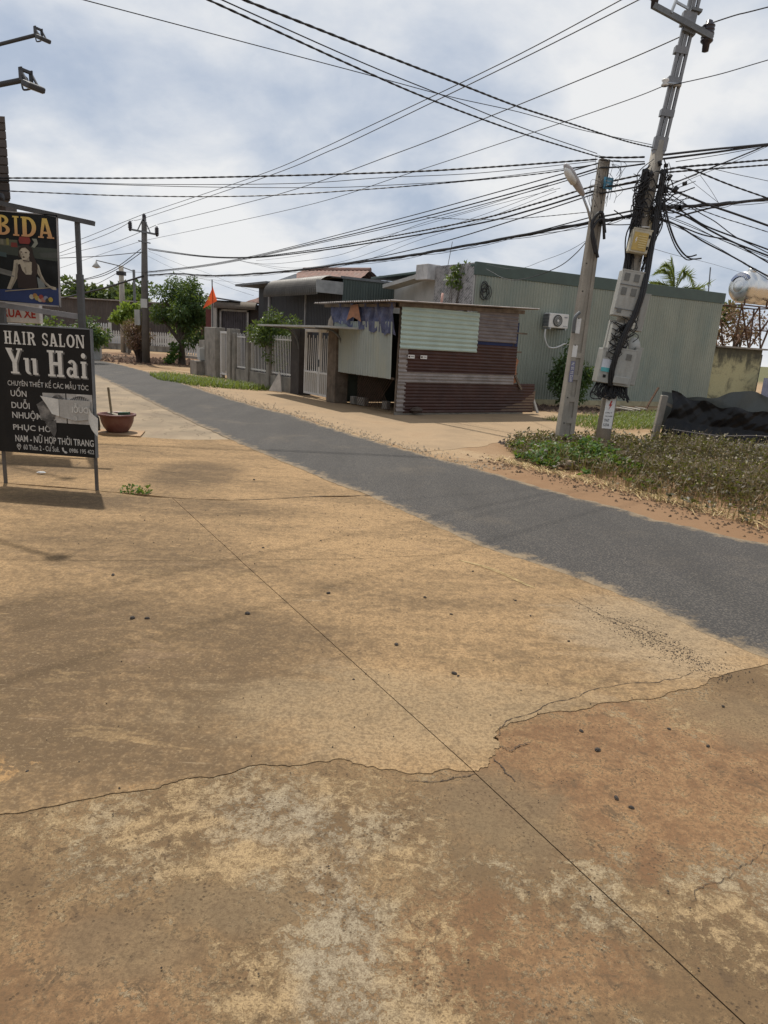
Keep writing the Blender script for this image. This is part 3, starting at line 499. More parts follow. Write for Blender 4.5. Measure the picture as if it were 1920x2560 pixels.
# sheet-metal scraps and blue-grey panel at the right edge
tag(MB().corr((14.0, 26.2, .25), (1, .3, 0), (0, 0, 1), (.3, -1, 0), 1.3, .9, .12, .02).build('sheet_panel', M('blue_grey_sheet', (0.22, 0.24, 0.32))), 'blue grey corrugated sheet at the far right edge', 'sheet')
# ---------------------------------------------------------------- corrugated kiosk (shed)
sd = thing('corrugated_kiosk', 'patched kiosk of mint and maroon corrugated sheets at the roadside', 'kiosk', (KX, KY, 0), A33)
for i, (x, y, h) in enumerate(((.03, .05, 2.45), (3.55, .05, 2.55), (.03, 2.75, 2.5), (3.55, 2.7, 2.55), (1.9, .06, 2.5))): MB().b2(x-.03, x+.03, y-.03, y+.03, -.02, h).build('post', MAT_WOOD, sd)
Ux, Uz, Nf = (1, 0, 0), (0, 0, 1), (0, -1, 0)
def hsheet(name, mat, x0, x1, z0, z1, y, pitch, dep, seed, wob=.006): return MB().corr((x0, y, z0), Uz, Ux, Nf, z1-z0, x1-x0, pitch, dep, wob, seed).build(name, mat, sd)
hsheet('mint_sheet', MAT_MINTH, -.02, 2.28, 1.50, 2.44, -.03, .105, .028, 1)
hsheet('grey_sheet', MAT_GREYB, 2.22, 3.60, 1.78, 2.52, -.005, .085, .020, 2)
hsheet('maroon_sheet', MAT_MAROON, .20, 3.66, .95, 1.70, -.008, .075, .018, 3)
hsheet('zinc_sheet', MAT_ZINC, -.01, 3.62, .74, .98, -.028, .075, .018, 4)
hsheet('zinc_sheet', MAT_ZINC, -.01, .23, .96, 1.52, -.012, .105, .022, 5); hsheet('zinc_sheet', MAT_ZINC, -.01, .23, .05, .78, -.012, .105, .022, 6)
ms = hsheet('maroon_sheet', MAT_MAROON, .19, 4.42, .03, .77, -.016, .075, .018, 7)
MB().fprism([(3.2, .04), (4.44, .02), (4.47, .6), (4.0, .30), (3.5, .18)], -.024, -.02).build('sand_splash', M('dusty_splash', (0.22, 0.16, 0.11), 0.3, 9, 0.95, dirt=(0.09, 0.04, 0.035), dscale=9, damt=0.9), sd)
MB().b2(2.25, 3.6, .02, .05, 1.66, 1.80).b2(3.62, 3.72, .06, .1, .7, 2.3).build('blue_lining', M('dark_blue_sheet', (0.02, 0.03, 0.09)), sd)
MB().b2(-.02, 4.1, .0, .035, -.02, .045).build('sill', MAT_CONC, sd)
for z, l in ((2.02, .35), (1.55, .22), (1.0, .16)): MB().b2(3.5, 3.62+l, .0, .04, z, z+.04).build('batten', MAT_WOOD, sd)
MB().bar((3.66, -.02, .98), (3.9, -.06, .62), .05).build('batten', MAT_WOOD, sd); MB().fprism([(3.62, .75), (3.74, .8), (3.7, 1.2), (3.76, 1.35), (3.64, 1.45)], -.01, .02).build('orange_rag', MAT_ORANGE, sd)
# left side: propped shutter and ragged blue tarpaulin
MB().corr((-.10, .10, .80), (0, 1, 0), (-.03, 0, 1), (-1, 0, 0), 2.76, 1.28, .115, .05, .004, 9).build('mint_shutter', MAT_MINT, sd)
MB().b2(-.06, -.02, .1, 2.85, .78, .83).build('shutter_rail', MAT_WOOD, sd)
tp = MB(); rg = random.Random(4); nx_ = 40
for i in range(nx_+1):
    y = -.02+2.95*i/nx_; zb = 1.80+.26*i/nx_+.025*math.sin(i*.9)+.02*math.sin(i*2.7)+rg.uniform(-.04, .02)
    if 22 <= i <= 25: zb = 2.26+.05*rg.random()
    for j in range(5): q = j/4; tp.v.append((-.19-.05*math.sin(i*.8+j)-.03*math.sin(i*2.3), y+.03*math.sin(j+i), 2.50*(1-q)+zb*q))
tp.f += [(i*5+j, i*5+j+1, (i+1)*5+j+1, (i+1)*5+j) for i in range(nx_) for j in range(4)]
tp.build('blue_tarpaulin', MAT_BLUET, sd)
MB().add([(-.24, 1.55, 2.48), (-.26, 1.85, 2.45), (-.3, 1.98, 2.08), (-.27, 1.72, 2.18), (-.28, 1.3, 2.06)], [(0, 1, 2, 3), (0, 3, 4)]).build('orange_rag', MAT_ORANGE, sd)
MB().add([(-.2, 2.86, 2.3), (-.22, 3.05, 2.1), (-.25, 3.1, 1.75), (-.2, 2.95, 1.9), (-.18, 2.85, 1.7)], [(0, 1, 2, 3), (0, 3, 4)]).build('rag', M('dirty_cloth', (0.3, 0.25, 0.2)), sd)
rf = MB().corr((-.45, -.22, 2.50), (0, 1, 0), (1, 0, .032), (0, 0, 1), 3.7, 4.55, .10, .025, .006, 11).build('roof', MAT_ZINC, sd); md = rf.modifiers.new('thick', 'SOLIDIFY'); md.thickness = .012
MB().bar((-.1, -.03, 2.46), (3.75, -.03, 2.56), .05, .09).bar((-.2, 0, 2.44), (-.2, 3.3, 2.46), .05, .07).build('roof_beam', MAT_WOOD, sd)
MB().b2(.05, 3.6, 2.8, 2.84, 0, 2.4).b2(3.58, 3.62, .1, 2.8, 0, 2.4).build('back_wall', M('dark_green_board', (0.07, 0.08, 0.06), dirt=(0.03, 0.03, 0.025)), sd)
net = MB()
for k in range(16): net.bar((-.03, .15+k*.1, .05), (-.03, min(.15+k*.1+.75, 1.75), .05+min(.75, 1.6-k*.1)), .006).bar((-.03, .15+k*.1, .78), (-.03, min(.15+k*.1+.72, 1.75), .78-min(.72, 1.6-k*.1)), .006)
net.build('wire_mesh', MAT_RUST, sd)
MAT_PAPER = M('paper', (0.7, 0.69, 0.67), 0.05, 8, 0.7, bump=0)
for x in (.22, .58):
    sk = MB().b2(x, x+.19, -.048, -.045, 1.29, 1.37).build('sticker', MAT_PAPER, sd); MB().b2(x+.015, x+.06, -.051, -.049, 1.31, 1.35).build('print_mark', MAT_MAROON, sk); MB().b2(x+.08, x+.17, -.051, -.049, 1.325, 1.34).build('print_mark', MAT_GREYM, sk)
tag(MB().tube([(1.05, 16.75, 2.52), (1.1, 16.8, 3.0), (1.23, 17.0, 4.0)], .008, 5).build('guy_wire', MAT_GREYM), 'thin vertical wire rising from the kiosk roof', 'wire')
tag(MB().tube([(1.06, 16.76, 2.56), (1.08, 16.79, 2.82)], .03, 7).build('wire_sleeve', M('faded_red_white', (0.5, 0.3, 0.25)), None, True), 'faded pink sleeve on the wire above the kiosk roof', 'sleeve')
MAT_ROCK = M('brown_rock', (0.075, 0.055, 0.045), 0.4, 12, 0.95, grain=60, bump=0.6)
rk = share('rock', SM[1].copy(), None, (.62, 16.16, .10), (0, 0, .6), (.22, .17, .17)); rk.data.materials[0] = MAT_ROCK; tag(rk, 'rough brown rock lying against the maroon kiosk front', 'rock')
for i, (s_, y_, w) in enumerate(((2.35, -.25, .2), (2.0, -.3, .34), (1.1, -.45, .18))):
    b_ = MB().b2(-w/2, w/2, -.07, .07, 0, .2).build('concrete_block', MAT_CONC, None, bevel=.012, loc=at_street(s_, y_, -.006)); b_.rotation_euler = (0, 0, RZ_ST+.1*i)
    tag(b_, ['small concrete block by the kiosk corner post', 'long concrete block beneath the kiosk shutter', 'lone concrete block deep in the shade under the shutter'][i], 'block')
tag(MB().bar((3.95, 18.3, .02), (3.75, 18.6, .62), .07, .03).build('plank', M('pale_plank', (0.36, 0.33, 0.29))), 'pale plank leaning at the right end of the kiosk', 'plank')
# ---------------------------------------------------------------- gates and fences along the street line (x = along, y = towards road)
def street(name, label, cat, s, group=None): return thing(name, label, cat, at_street(s), RZ_ST, group)
bar_me = MB().b2(-.013, .013, -.006, .006, 0, 1).mesh('bar', MAT_WHITE); thin_me = MB().b2(-.010, .010, -.005, .005, 0, 1).mesh('bar', MAT_WHITE)
pr = street('gate_pillar', 'weathered brown pillar between the white double gate and the kiosk', 'pillar', 2.62); MB().b2(0, .46, -.2, .2, -.02, 1.95).build('shaft', MAT_WOOD, pr, bevel=.015)
gt = street('double_gate', 'white steel bar double gate with dusty lower panels', 'gate', 3.08)
for k, (x0, x1) in enumerate(((.0, .80), (.82, 1.72))):
    lf = MB().b2(x0, x0+.05, -.025, .025, .06, 1.86).b2(x1-.05, x1, -.025, .025, .06, 1.86).b2(x0, x1, -.022, .022, 1.78, 1.86).b2(x0, x1, -.022, .022, .06, .12).b2(x0, x1, -.022, .022, .66, .71).build('leaf_frame', MAT_WHITE, gt)
    MB().b2(x0+.05, x1-.05, -.008, .008, .12, .66).build('lower_panel', MAT_PANEL, gt)
    n = int((x1-x0-.1)/.115)
    for i in range(n): share('bar', bar_me, gt, (x0+.05+(i+.75)*(x1-x0-.1)/(n+.5), .012, .12), (0, 0, 0), (1, 1, 1.58 if i % 2 == 0 else 1.50))
MB().b2(.78, .84, .03, .06, .85, 1.05).build('lock_box', MAT_GREYM, gt)
pd = street('porch_pillar', 'dark pillar at the left side of the white double gate', 'pillar', 4.98); MB().b2(0, .55, -.3, .1, -.02, 1.86).build('shaft', M('near_black_render', (0.045, 0.038, 0.036), dirt=(0.1, 0.085, 0.07), damt=0.5), pd)
cn = street('gate_canopy', 'thin pale canopy slab on curved pipe brackets over the gate', 'canopy', 1.5)
MB().prism([(0, 1.0), (4.55, .95), (4.6, .3), (0, -.2)], 1.88, 1.925).build('slab', MAT_WALLW, cn)
for s_ in (3.55, .95): MB().tube(spline([(s_, .05, .95), (s_, .12, 1.5), (s_, .4, 1.82), (s_, .9, 1.87)], 5), .028, 6).build('bracket', MAT_GREYM, cn, True)
MB().tube([(3.55, .05, -.02), (3.55, .05, .95)], .03, 6).build('support_pipe', MAT_GREYM, cn)
def bay(s0, s1, label, rise=.42, top=1.62):
    b = street('bar_fence', label, 'fence', s0, 'white bar fence bays between concrete posts'); L = s1-s0
    MB().b2(0, L, -.06, .06, -.02, rise).build('plinth', MAT_CONC, b); MB().b2(0, L, -.018, .018, rise+.06, rise+.10).build('rail', MAT_WHITE, b); MB().b2(0, L, -.018, .018, top-.12, top-.08).build('rail', MAT_WHITE, b)
    n = int(L/.115)
    for i in range(n): share('bar', thin_me, b, ((i+.5)*L/n, .02, rise+.03), (0, 0, 0), (1, 1, top-rise-.03+(.03 if i % 2 else 0)))
    MB().b2(L+.0, L+.24, -.12, .12, -.02, top+.02).build('post', MAT_CONC, b, bevel=.012); return b
bay(5.58, 7.10, 'white bar fence bay behind the shrub next to the gate canopy'); bay(7.36, 8.84, 'white bar fence bay with its plinth half hidden by the shrub'); bay(9.1, 10.1, 'short white bar fence bay beside the small white gate')
pw = street('concrete_pillar', 'tall grey concrete pillar on the right of the small white gate', 'pillar', 10.36); MB().b2(0, .34, -.2, .18, -.02, 1.78).build('shaft', MAT_CONC, pw, bevel=.015)
sg = street('small_gate', 'narrow white steel gate between two grey concrete pillars', 'gate', 10.76)
MB().b2(0, .06, -.03, .03, .0, 1.68).b2(.98, 1.04, -.03, .03, .0, 1.68).b2(0, 1.04, -.025, .025, 1.6, 1.68).b2(0, 1.04, -.025, .025, .12, .18).build('frame', MAT_WHITE, sg)
for i in range(8): share('bar', bar_me, sg, (.11+i*.118, .0, .15), (0, 0, 0), (1, 1, 1.46))
MB().b2(.1, .14, .03, .06, .75, .95).build('handle', MAT_GREYM, sg)
pq = street('concrete_wall_end', 'wide stained concrete pillar left of the small white gate', 'pillar', 11.86); MB().b2(0, 1.2, -.2, .2, -.02, 1.80).build('shaft', MAT_CONC, pq, bevel=.02)
lw = street('low_wall', 'low grey garden wall with a pale box behind the round tree', 'wall', 13.1); MB().b2(0, .9, -.1, .1, -.02, 1.3).build('wall', MAT_CONC, lw); MB().b2(.2, .5, .1, .3, .55, 1.0).build('utility_box', MAT_WALLW, lw); MB().b2(0, .8, .1, .5, -.02, .5).build('step', MAT_CONC, lw)
lb = MB().add([(-.02, .03, 0), (.42, .25, 0), (.14, .02, .62), (-.02, .05, .0), (.40, .27, 0), (.12, .04, .62)], [(0, 1, 2), (5, 4, 3), (0, 3, 4, 1), (1, 4, 5, 2), (2, 5, 3, 0)]).build('broken_board', M('pale_board', (0.5, 0.48, 0.45)), None, loc=at_street(5.75, .25)); lb.rotation_euler = (0, 0, RZ_ST); tag(lb, 'broken pale triangular board leaning near the dark pillar', 'board')
# ---------------------------------------------------------------- dark house with rolled awning and green side wall
dh = thing('dark_house', 'dark clad house with rounded corrugated awning and dull green side wall', 'house', (-1.85, 24.0, 0), A33)
MB().b2(0, 6.5, .02, 7.2, 0, 3.55).build('wall', MAT_DARK, dh)
panels(dh, (0, 0, 0), (1, 0, 0), (0, -1, 0), 0, 3.62, 6, 1.07, .107, .025, MAT_DKGREEN, 20)
panels(dh, (0, 0.02, 0), (0, 1, 0), (-1, 0, 0), 0, 3.2, 6, 1.1, .12, .02, MAT_DARK, 40)
MB().b2(-.06, 6.6, -.06, .04, 3.62, 3.70).b2(-.05, 6.6, .04, 7.2, 3.62, 3.66).build('roof', MAT_GREYM, dh)
aw = MB(); nseg = 12; L_ = 4.4; k_ = int(L_/.14)*2
for i in range(k_+1):
    y = -.02+L_*i/k_; d_ = .03*(i % 2)
    for j in range(nseg+1):
        a = R(100-j*9.5); rr = .62+d_; aw.v.append((-.55-rr*math.cos(math.pi-a)*-1*-.9+.0, y, 3.05+.62*math.sin(a)+d_*math.sin(a)) if False else (-.45-(.55+d_)*math.sin(R(j*8.5)), y, 3.14+(.52+d_)*math.cos(R(j*8.5))))
aw.f += [(i*(nseg+1)+j, (i+1)*(nseg+1)+j, (i+1)*(nseg+1)+j+1, i*(nseg+1)+j+1) for i in range(k_) for j in range(nseg)]
aw.b2(-.45, .1, -.02, 4.38, 3.62, 3.66); aw.build('rolled_awning', MAT_AWN, dh, False)
MB().b2(-1.0, .0, -.05, .0, 3.1, 3.5).b2(-.98, -.94, 0, 4.4, 3.05, 3.12).build('awning_end', M('pale_grey_board', (0.28, 0.29, 0.29)), dh)
MB().b2(-.9, .3, 4.35, 7.6, 3.55, 3.63).build('flat_canopy', MAT_GREYM, dh); MB().b2(-.08, .0, 5.9, 6.05, 0, 3.6).build('corner_strip', M('pale_pipe', (0.34, 0.35, 0.37)), dh); MB().b2(-.06, .0, 2.65, 2.72, 1.6, 3.3).build('downpipe', M('pale_pipe2', (0.34, 0.35, 0.37)), dh)
MB().fprism([(0, 3.6), (2.6, 3.6), (2.6, 3.72), (0, 3.98)], 0, .05).build('parapet_sheet', MAT_STEEL, dh).matrix_local = Matrix.Translation((.2, 4.0, 0)) @ Matrix.Rotation(R(90), 4, 'Z')
def tile_roof(name, label, loc, rz, L, Wd, z0, rise, hip=0.0):
    t = thing(name, label, 'roof', loc, rz); nt_ = int(L/.22)
    for sgn in (-1, 1):
        m = MB(); cols = nt_*2
        for j in range(9):
            q = j/8
            for i in range(cols+1): m.v.append((L*i/cols+hip*q*(1-2*i/cols)*1.0, sgn*Wd*(1-q), z0+rise*q+.025*(i % 2)+(.03 if j % 2 else 0)))
        m.f += [(j*(cols+1)+i, j*(cols+1)+i+1, (j+1)*(cols+1)+i+1, (j+1)*(cols+1)+i) for j in range(8) for i in range(cols)]; m.build('tile_slope', MAT_TILE, t)
    MB().tube([(hip, 0, z0+rise+.03), (L-hip, 0, z0+rise+.03)], .09, 8).build('ridge', MAT_TILE, t); MB().b2(hip, L-hip, -Wd*.9, Wd*.9, z0-.6, z0+.02).fprism([(0, 0), (1, 0), (.5, .5)], 0, .01).build('gable_wall', MAT_CREAM, t); return t
tile_roof('tiled_roof', 'red tiled ridge roof rising behind the dark house awning', (-4.3, 30.6, 0), R(-28), 3.9, 2.2, 3.45, .95, .3)
tile_roof('tiled_roof', 'distant red tiled roof left of the dark house wall', (-8.2, 39.5, 0), R(0), 6.0, 2.0, 3.2, 1.2, 2.4)
MB_a = MB().tube([(1.15, 26.6, 3.7), (1.15, 26.6, 4.02)], .015, 5).bar((.85, 26.6, 4.02), (1.5, 26.5, 4.06), .12, .02); MB_a.v = [(x-1.55, y+.2, z) for x, y, z in MB_a.v]
tag(MB_a.build('roof_antenna', MAT_STEEL), 'small flat antenna on the dull green roof', 'antenna')
# brown house with rounded awning left of the dark house
bh = thing('brown_house', 'low house with brown rounded awning behind the small gate', 'house', (-5.6, 31.0, 0), math.pi)
MB().b2(-1.5, 2.25, -4, 0, 0, 2.9).build('wall', M('plum_brown_cladding', (0.058, 0.048, 0.046), dirt=(0.04, 0.037, 0.04)), bh)
a2 = MB(); xs = [.5, 2.3]
for x in xs: a2.v += [(x, .5*math.sin(R(j*10)), 2.66+.33*math.cos(R(j*10))) for j in range(10)]
a2.f += [(j, j+1, 11+j, 10+j) for j in range(9)]; a2.add([(.5, 0, 2.66)]+[(.5, .5*math.sin(R(j*10)), 2.66+.33*math.cos(R(j*10))) for j in range(10)], [(0, j+1, j+2) for j in range(9)]); a2.b2(-1.5, 2.3, -.3, .02, 2.94, 3.0)
a2.build('rounded_awning', M('tan_brown_awning', (0.11, 0.088, 0.066)), bh)
panels(bh, (.95, .03, 0), (1, 0, 0), (0, 1, 0), .1, 2.55, 1, 1.1, .1, .02, M('violet_grey_shutter', (0.075, 0.07, 0.08)), 90, 'roller_door')
for x0, x1, z0, z1 in ((2.06, 2.14, 0, 2.62), (.86, .94, 0, 2.62), (.86, 2.14, 2.56, 2.64)): MB().b2(x0, x1, .04, .12, z0, z1).build('door_frame', M('pale_frame', (0.42, 0.42, 0.42)), bh)
MB().b2(2.22, 2.46, -.2, .3, 0, 2.9).build('white_pier', MAT_WALLW, bh); MB().b2(2.46, 2.75, -.1, .1, 0, 2.6).build('red_door', M('dark_red_door', (0.14, 0.045, 0.04)), bh); MB().bar((1.2, .1, 2.98), (2.7, .1, 3.12), .5, .05).build('roof_edge', MAT_GREYM, bh)
fp = thing('flag_pole', 'slim dark pole carrying the drooping flag', 'pole', (-7.81, 30.0, 0)); MB().tube([(0, 0, 1.2), (-.02, 0, 3.78)], .025, 6).build('shaft', MAT_GREYM, fp)
fl = MB(); n_a, n_b = 9, 10
for i in range(n_a):
    u = i/(n_a-1)
    for j in range(n_b):
        w = j/(n_b-1); fl.v.append((-.0+.18*w*(1-u)*1.0-.42*u*w**1.2+(.05+.08*w)*u*(1-u)*2, .10*math.sin(5*u+2*w)*w-.05, 3.55-.62*w*(1-u)-.97*w*u-.1*u*(1-w)))
fl.f += [(i*n_b+j, i*n_b+j+1, (i+1)*n_b+j+1, (i+1)*n_b+j) for i in range(n_a-1) for j in range(n_b-1)]
MAT_FLAG = NT('orange_red_cloth'); MAT_FLAG.done((0.62, 0.085, 0.03), 0.8); _tr = MAT_FLAG.n('ShaderNodeBsdfTranslucent'); _tr.inputs[0].default_value = (0.9, 0.16, 0.05, 1); _ms = MAT_FLAG.n('ShaderNodeMixShader'); MAT_FLAG.l(MAT_FLAG.b.outputs[0], _ms.inputs[1]); MAT_FLAG.l(_tr.outputs[0], _ms.inputs[2]); MAT_FLAG.l(_ms.outputs[0], MAT_FLAG.t.nodes['Material Output'].inputs[0]); MAT_FLAG = MAT_FLAG.m
flo = thing('flag', 'drooping orange red flag with a yellow star on a pole', 'flag', (-7.81, 30.0, 0)); fl.build('cloth', MAT_FLAG, flo, True)
MB().add([(-.12+r_*math.cos(a)*.45, -.16, 3.0+r_*math.sin(a)) for a, r_ in [(R(90+36*k), .13 if k % 2 == 0 else .055) for k in range(10)]], [tuple(range(10))]).build('star', M('yellow_star', (0.75, 0.45, 0.06)), flo)
# ---------------------------------------------------------------- far left: picket fence, gate, dark sheds
def pickets(name, label, x0, y0, x1, y1, z0, z1, n, panel=False):
    L = math.hypot(x1-x0, y1-y0); t = thing(name, label, 'fence', (x0, y0, 0), math.atan2(y1-y0, x1-x0)); m = MB()
    for i in range(n): x = (i+.5)*L/n; m.fprism([(x-.05, z0), (x+.05, z0), (x+.05, z1-.1), (x, z1), (x-.05, z1-.1)], -.02, .02)
    m.build('pickets', MAT_PICKET, t); MB().b2(0, L, .02, .05, z0+.15, z0+.22).build('rail', MAT_PICKET, t); MB().b2(0, L, .02, .05, z1-.35, z1-.28).build('rail', MAT_PICKET, t); MB().b2(-.1, L+.1, -.1, .15, -.02, z0-.02).build('plinth', MAT_CONC, t)
    MB().b2(L-.08, L+.08, -.1, .1, 0, z1+.05).build('post', MAT_WALLW, t)
    if panel: MB().b2(0, L, .0, .03, z0, z0+.55).build('lower_panel', M('pale_blue_panel', (0.45, 0.49, 0.53)), t)
    return t
pickets('picket_gate', 'white picket gate with a solid lower panel beside the yellow pillar', -21.2, 52, -18.4, 52, .42, 1.36, 16, True); pickets('picket_fence', 'white picket fence on a low plinth behind the round tree', -18.2, 52, -15.8, 52.0, .42, 1.42, 14)
pickets('picket_fence', 'taller white picket fence behind the dry brown shrub', -18.4, 54, -13.2, 56, .3, 1.3, 30); pickets('picket_gate', 'tall white barred gate leaf at the far left', -23.2, 52.4, -21.3, 52.2, .5, 1.85, 10)
pickets('picket_fence', 'low dull picket fence between the tree trunk and the concrete pillar', -13.6, 44, -9.4, 40, .15, .95, 20)
yp = thing('gate_pillar', 'pale yellow gate pillar with a cap at the far left', 'pillar', (-21.9, 51.4, 0)); MB().b2(-.3, .3, -.3, .3, 0, 1.5).build('shaft', MAT_CREAM, yp); MB().b2(-.38, .38, -.38, .38, 1.5, 1.62).build('cap', MAT_WALLW, yp)
wp = thing('white_pillar', 'white wall end beside the yellow gate pillar', 'pillar', (-22.9, 51.2, 0)); MB().b2(-.5, .5, -.3, .3, 0, 1.55).build('shaft', MAT_WALLW, wp)
ds = thing('long_dark_shed', 'long low dark corrugated shed at the far end of the street', 'shed', (-36, 61, 0), R(2)); panels(ds, (0, 0, 0), (1, 0, 0), (0, -1, 0), 0, 3.8, 19, 1.0, .25, .05, MAT_BROWND, 60); MB().b2(0, 19, .05, 7, 0, 3.7).build('wall', MAT_BROWND, ds); MB().b2(-.2, 19.2, -.3, 7, 3.8, 3.9).build('roof', MAT_ZINC, ds)
rs = thing('rusty_shed', 'rust red shed with pale roof behind the far pole', 'shed', (-17.2, 58, 0)); MB().b2(0, 6, 0, 4, 0, 3.3).build('wall', M('rust_red_sheet', (0.12, 0.055, 0.045)), rs); MB().b2(-1.0, 6.3, -.4, 4.3, 3.5, 3.75).build('roof', MAT_WALLW, rs); MB().b2(-1, 6.2, -.3, 4.3, 3.3, 3.5).build('fascia', MAT_GREYM, rs)
# ---------------------------------------------------------------- slab-serif lettering (flat polygons, unit box)
def arc(cx, cy, rx, ry, a0, a1, wx, wy, n=14):
    o = [(cx+rx*math.cos(R(a0+(a1-a0)*i/n)), cy+ry*math.sin(R(a0+(a1-a0)*i/n))) for i in range(n+1)]
    return o+[(cx+(rx-wx)*math.cos(R(a1+(a0-a1)*i/n)), cy+(ry-wy)*math.sin(R(a1+(a0-a1)*i/n))) for i in range(n+1)]
def rc(x0, x1, y0, y1): return [(x0, y0), (x1, y0), (x1, y1), (x0, y1)]
S_ = .10
def stem(x0, x1, y1=1.0, l=.10, r=.10): return [rc(x0, x1, 0, y1), rc(x0-l, x0, 0, S_*.8), rc(x1, x1+r, 0, S_*.8), rc(x0-l, x0, y1-S_*.8, y1), rc(x1, x1+r, y1-S_*.8, y1)]
GL = {
 'H': stem(.14, .36)+stem(.64, .86)+[rc(.36, .64, .44, .56)],
 'I': stem(.34, .66, l=.18, r=.18),
 'A': [[(.40, 1), (.58, 1), (.92, 0), (.66, 0)], [(.40, 1), (.30, 1), (.12, 0), (.26, 0), (.47, .8)], rc(.27, .70, .22, .33), rc(.02, .12, 0, S_*.8), rc(.26, .36, 0, S_*.8), rc(.56, .66, 0, S_*.8), rc(.92, 1, 0, S_*.8)],
 'R': stem(.12, .36, r=.06)+[arc(.46, .74, .40, .26, -90, 90, .22, .11), rc(.36, .46, .48, .58), rc(.36, .46, .90, 1), [(.50, .50), (.72, .44), (.98, .0), (.70, 0)]],
 'S': [arc(.5, .74, .38, .26, 20, 270, .20, .11, 16), arc(.5, .26, .40, .26, -160, 90, .20, .11, 16), rc(.78, .86, .68, .92), rc(.12, .20, .08, .34)],
 'L': stem(.14, .38, l=.10, r=.08)+[rc(.38, .86, 0, .10), rc(.78, .88, .10, .30)],
 'O': [arc(.5, .5, .46, .5, 0, 180, .22, .12, 18), arc(.5, .5, .46, .5, 180, 360, .22, .12, 18)],
 'N': [rc(.10, .22, 0, 1), rc(.80, .92, 0, 1), [(.12, 1), (.36, 1), (.90, 0), (.72, 0)], rc(.0, .10, 0, S_*.8), rc(.22, .34, 0, S_*.8), rc(.68, .80, 1-S_*.8, 1), rc(.92, 1, 1-S_*.8, 1), rc(.0, .12, 1-S_*.8, 1)],
 'Y': [rc(.38, .64, 0, .46), [(.02, 1), (.30, 1), (.60, .44), (.38, .44)], [(.78, 1), (.92, 1), (.64, .44), (.52, .50)], rc(.26, .38, 0, .07), rc(.64, .76, 0, .07), rc(.30, .40, .93, 1), rc(.66, .78, .93, 1), rc(.92, 1, .93, 1)],
 'u': [rc(.10, .36, .18, .64), arc(.38, .20, .28, .20, 180, 290, .24, .10, 8), rc(.64, .90, 0, .64), rc(.0, .10, .57, .64), rc(.54, .64, .57, .64), rc(.90, 1, 0, .07)],
 'a': [rc(.58, .84, 0, .50), arc(.50, .46, .34, .22, 0, 150, .22, .09, 10), arc(.40, .20, .32, .20, 40, 330, .20, .09, 14), rc(.84, .98, 0, .07)],
 'i': stem(.30, .70, .64, .14, .14)+[arc(.5, .86, .26, .10, 0, 180, .25, .099, 8), arc(.5, .86, .26, .10, 180, 360, .25, .099, 8)],
 'B': stem(.10, .36, l=.08, r=.04)+[arc(.40, .75, .44, .25, -90, 90, .24, .12), arc(.40, .27, .52, .27, -90, 90, .26, .12), rc(.36, .40, .88, 1), rc(.36, .40, .46, .58), rc(.36, .40, 0, .12)],
 'D': stem(.10, .36, l=.08, r=.04)+[arc(.40, .5, .54, .5, -90, 90, .26, .12, 18), rc(.36, .40, .88, 1), rc(.36, .40, 0, .12)],
}
def serif(name, word, x, z, w, h, y, mat, parent, widths=None, gap=.06, dz=0.0):
    """each letter a part; letters get their own widths and may climb by dz over the word"""
    ws = widths or [1.0]*len(word); tot = sum(ws)+gap*(len(word)-1); cx = x; k = 0
    for ch, q in zip(word, ws):
        lw = w*q/tot
        if ch != ' ':
            m = MB(); zz = z+dz*(cx-x)/w
            for i, pg in enumerate(GL[ch]): m.fprism([(cx+a*lw, zz+b*h) for a, b in pg], y-.00012*i, y+.002)
            m.build(name, mat, parent)
        cx += lw+w*gap/tot
def disc(cx, cz, rx, rz, y, n=20, rot=0): return MB().fprism([(cx+rx*math.cos(6.2832*i/n)*math.cos(rot)-rz*math.sin(6.2832*i/n)*math.sin(rot), cz+rx*math.cos(6.2832*i/n)*math.sin(rot)+rz*math.sin(6.2832*i/n)*math.cos(rot)) for i in range(n)], y, y+.0015)
# ---------------------------------------------------------------- hair salon board
MAT_BOARD = M('black_vinyl', (0.013, 0.012, 0.011), 0.2, 6, 0.6, 0, 0.15, bump=0.03, dirt=(0.026, 0.022, 0.018), dscale=3, damt=0.5, streak=2)
MAT_INK = M('pale_vinyl_lettering', (0.56, 0.54, 0.49), 0.06, 9, 0.6, bump=0)
MAT_INK2 = M('dim_vinyl_lettering', (0.46, 0.44, 0.40), 0.06, 9, 0.6, bump=0)
MAT_SHADOWI = M('grey_drop_outline', (0.12, 0.115, 0.105), 0.1, 9, 0.6, bump=0)
MAT_PHOTO = M('torn_photo_print', (0.42, 0.40, 0.365), 0.25, 7, 0.6, bump=0.1, dirt=(0.08, 0.075, 0.07), dscale=9, damt=0.5)
MAT_FLAP = M('peeled_vinyl_back', (0.33, 0.315, 0.285), 0.1, 6, 0.5, bump=0.05); MAT_FLAPW = M('white_vinyl_curl', (0.55, 0.53, 0.48), 0.1, 8, 0.45, bump=0.08); MAT_PHOTOD = M('dark_torn_print', (0.07, 0.065, 0.06), 0.6, 14, 0.6, bump=0.1, dirt=(0.28, 0.26, 0.23), dscale=11, damt=0.8)
MAT_LEG = M('dull_brown_steel', (0.085, 0.075, 0.065), 0.2, 6, 0.6, bump=0.05)
hs = thing('salon_sign', 'black hair salon signboard with torn vinyl on thin steel legs', 'sign', (-3.87, 6.645, 0), R(-4.1))
PW, Z0, PH = 1.0, .335, 1.225
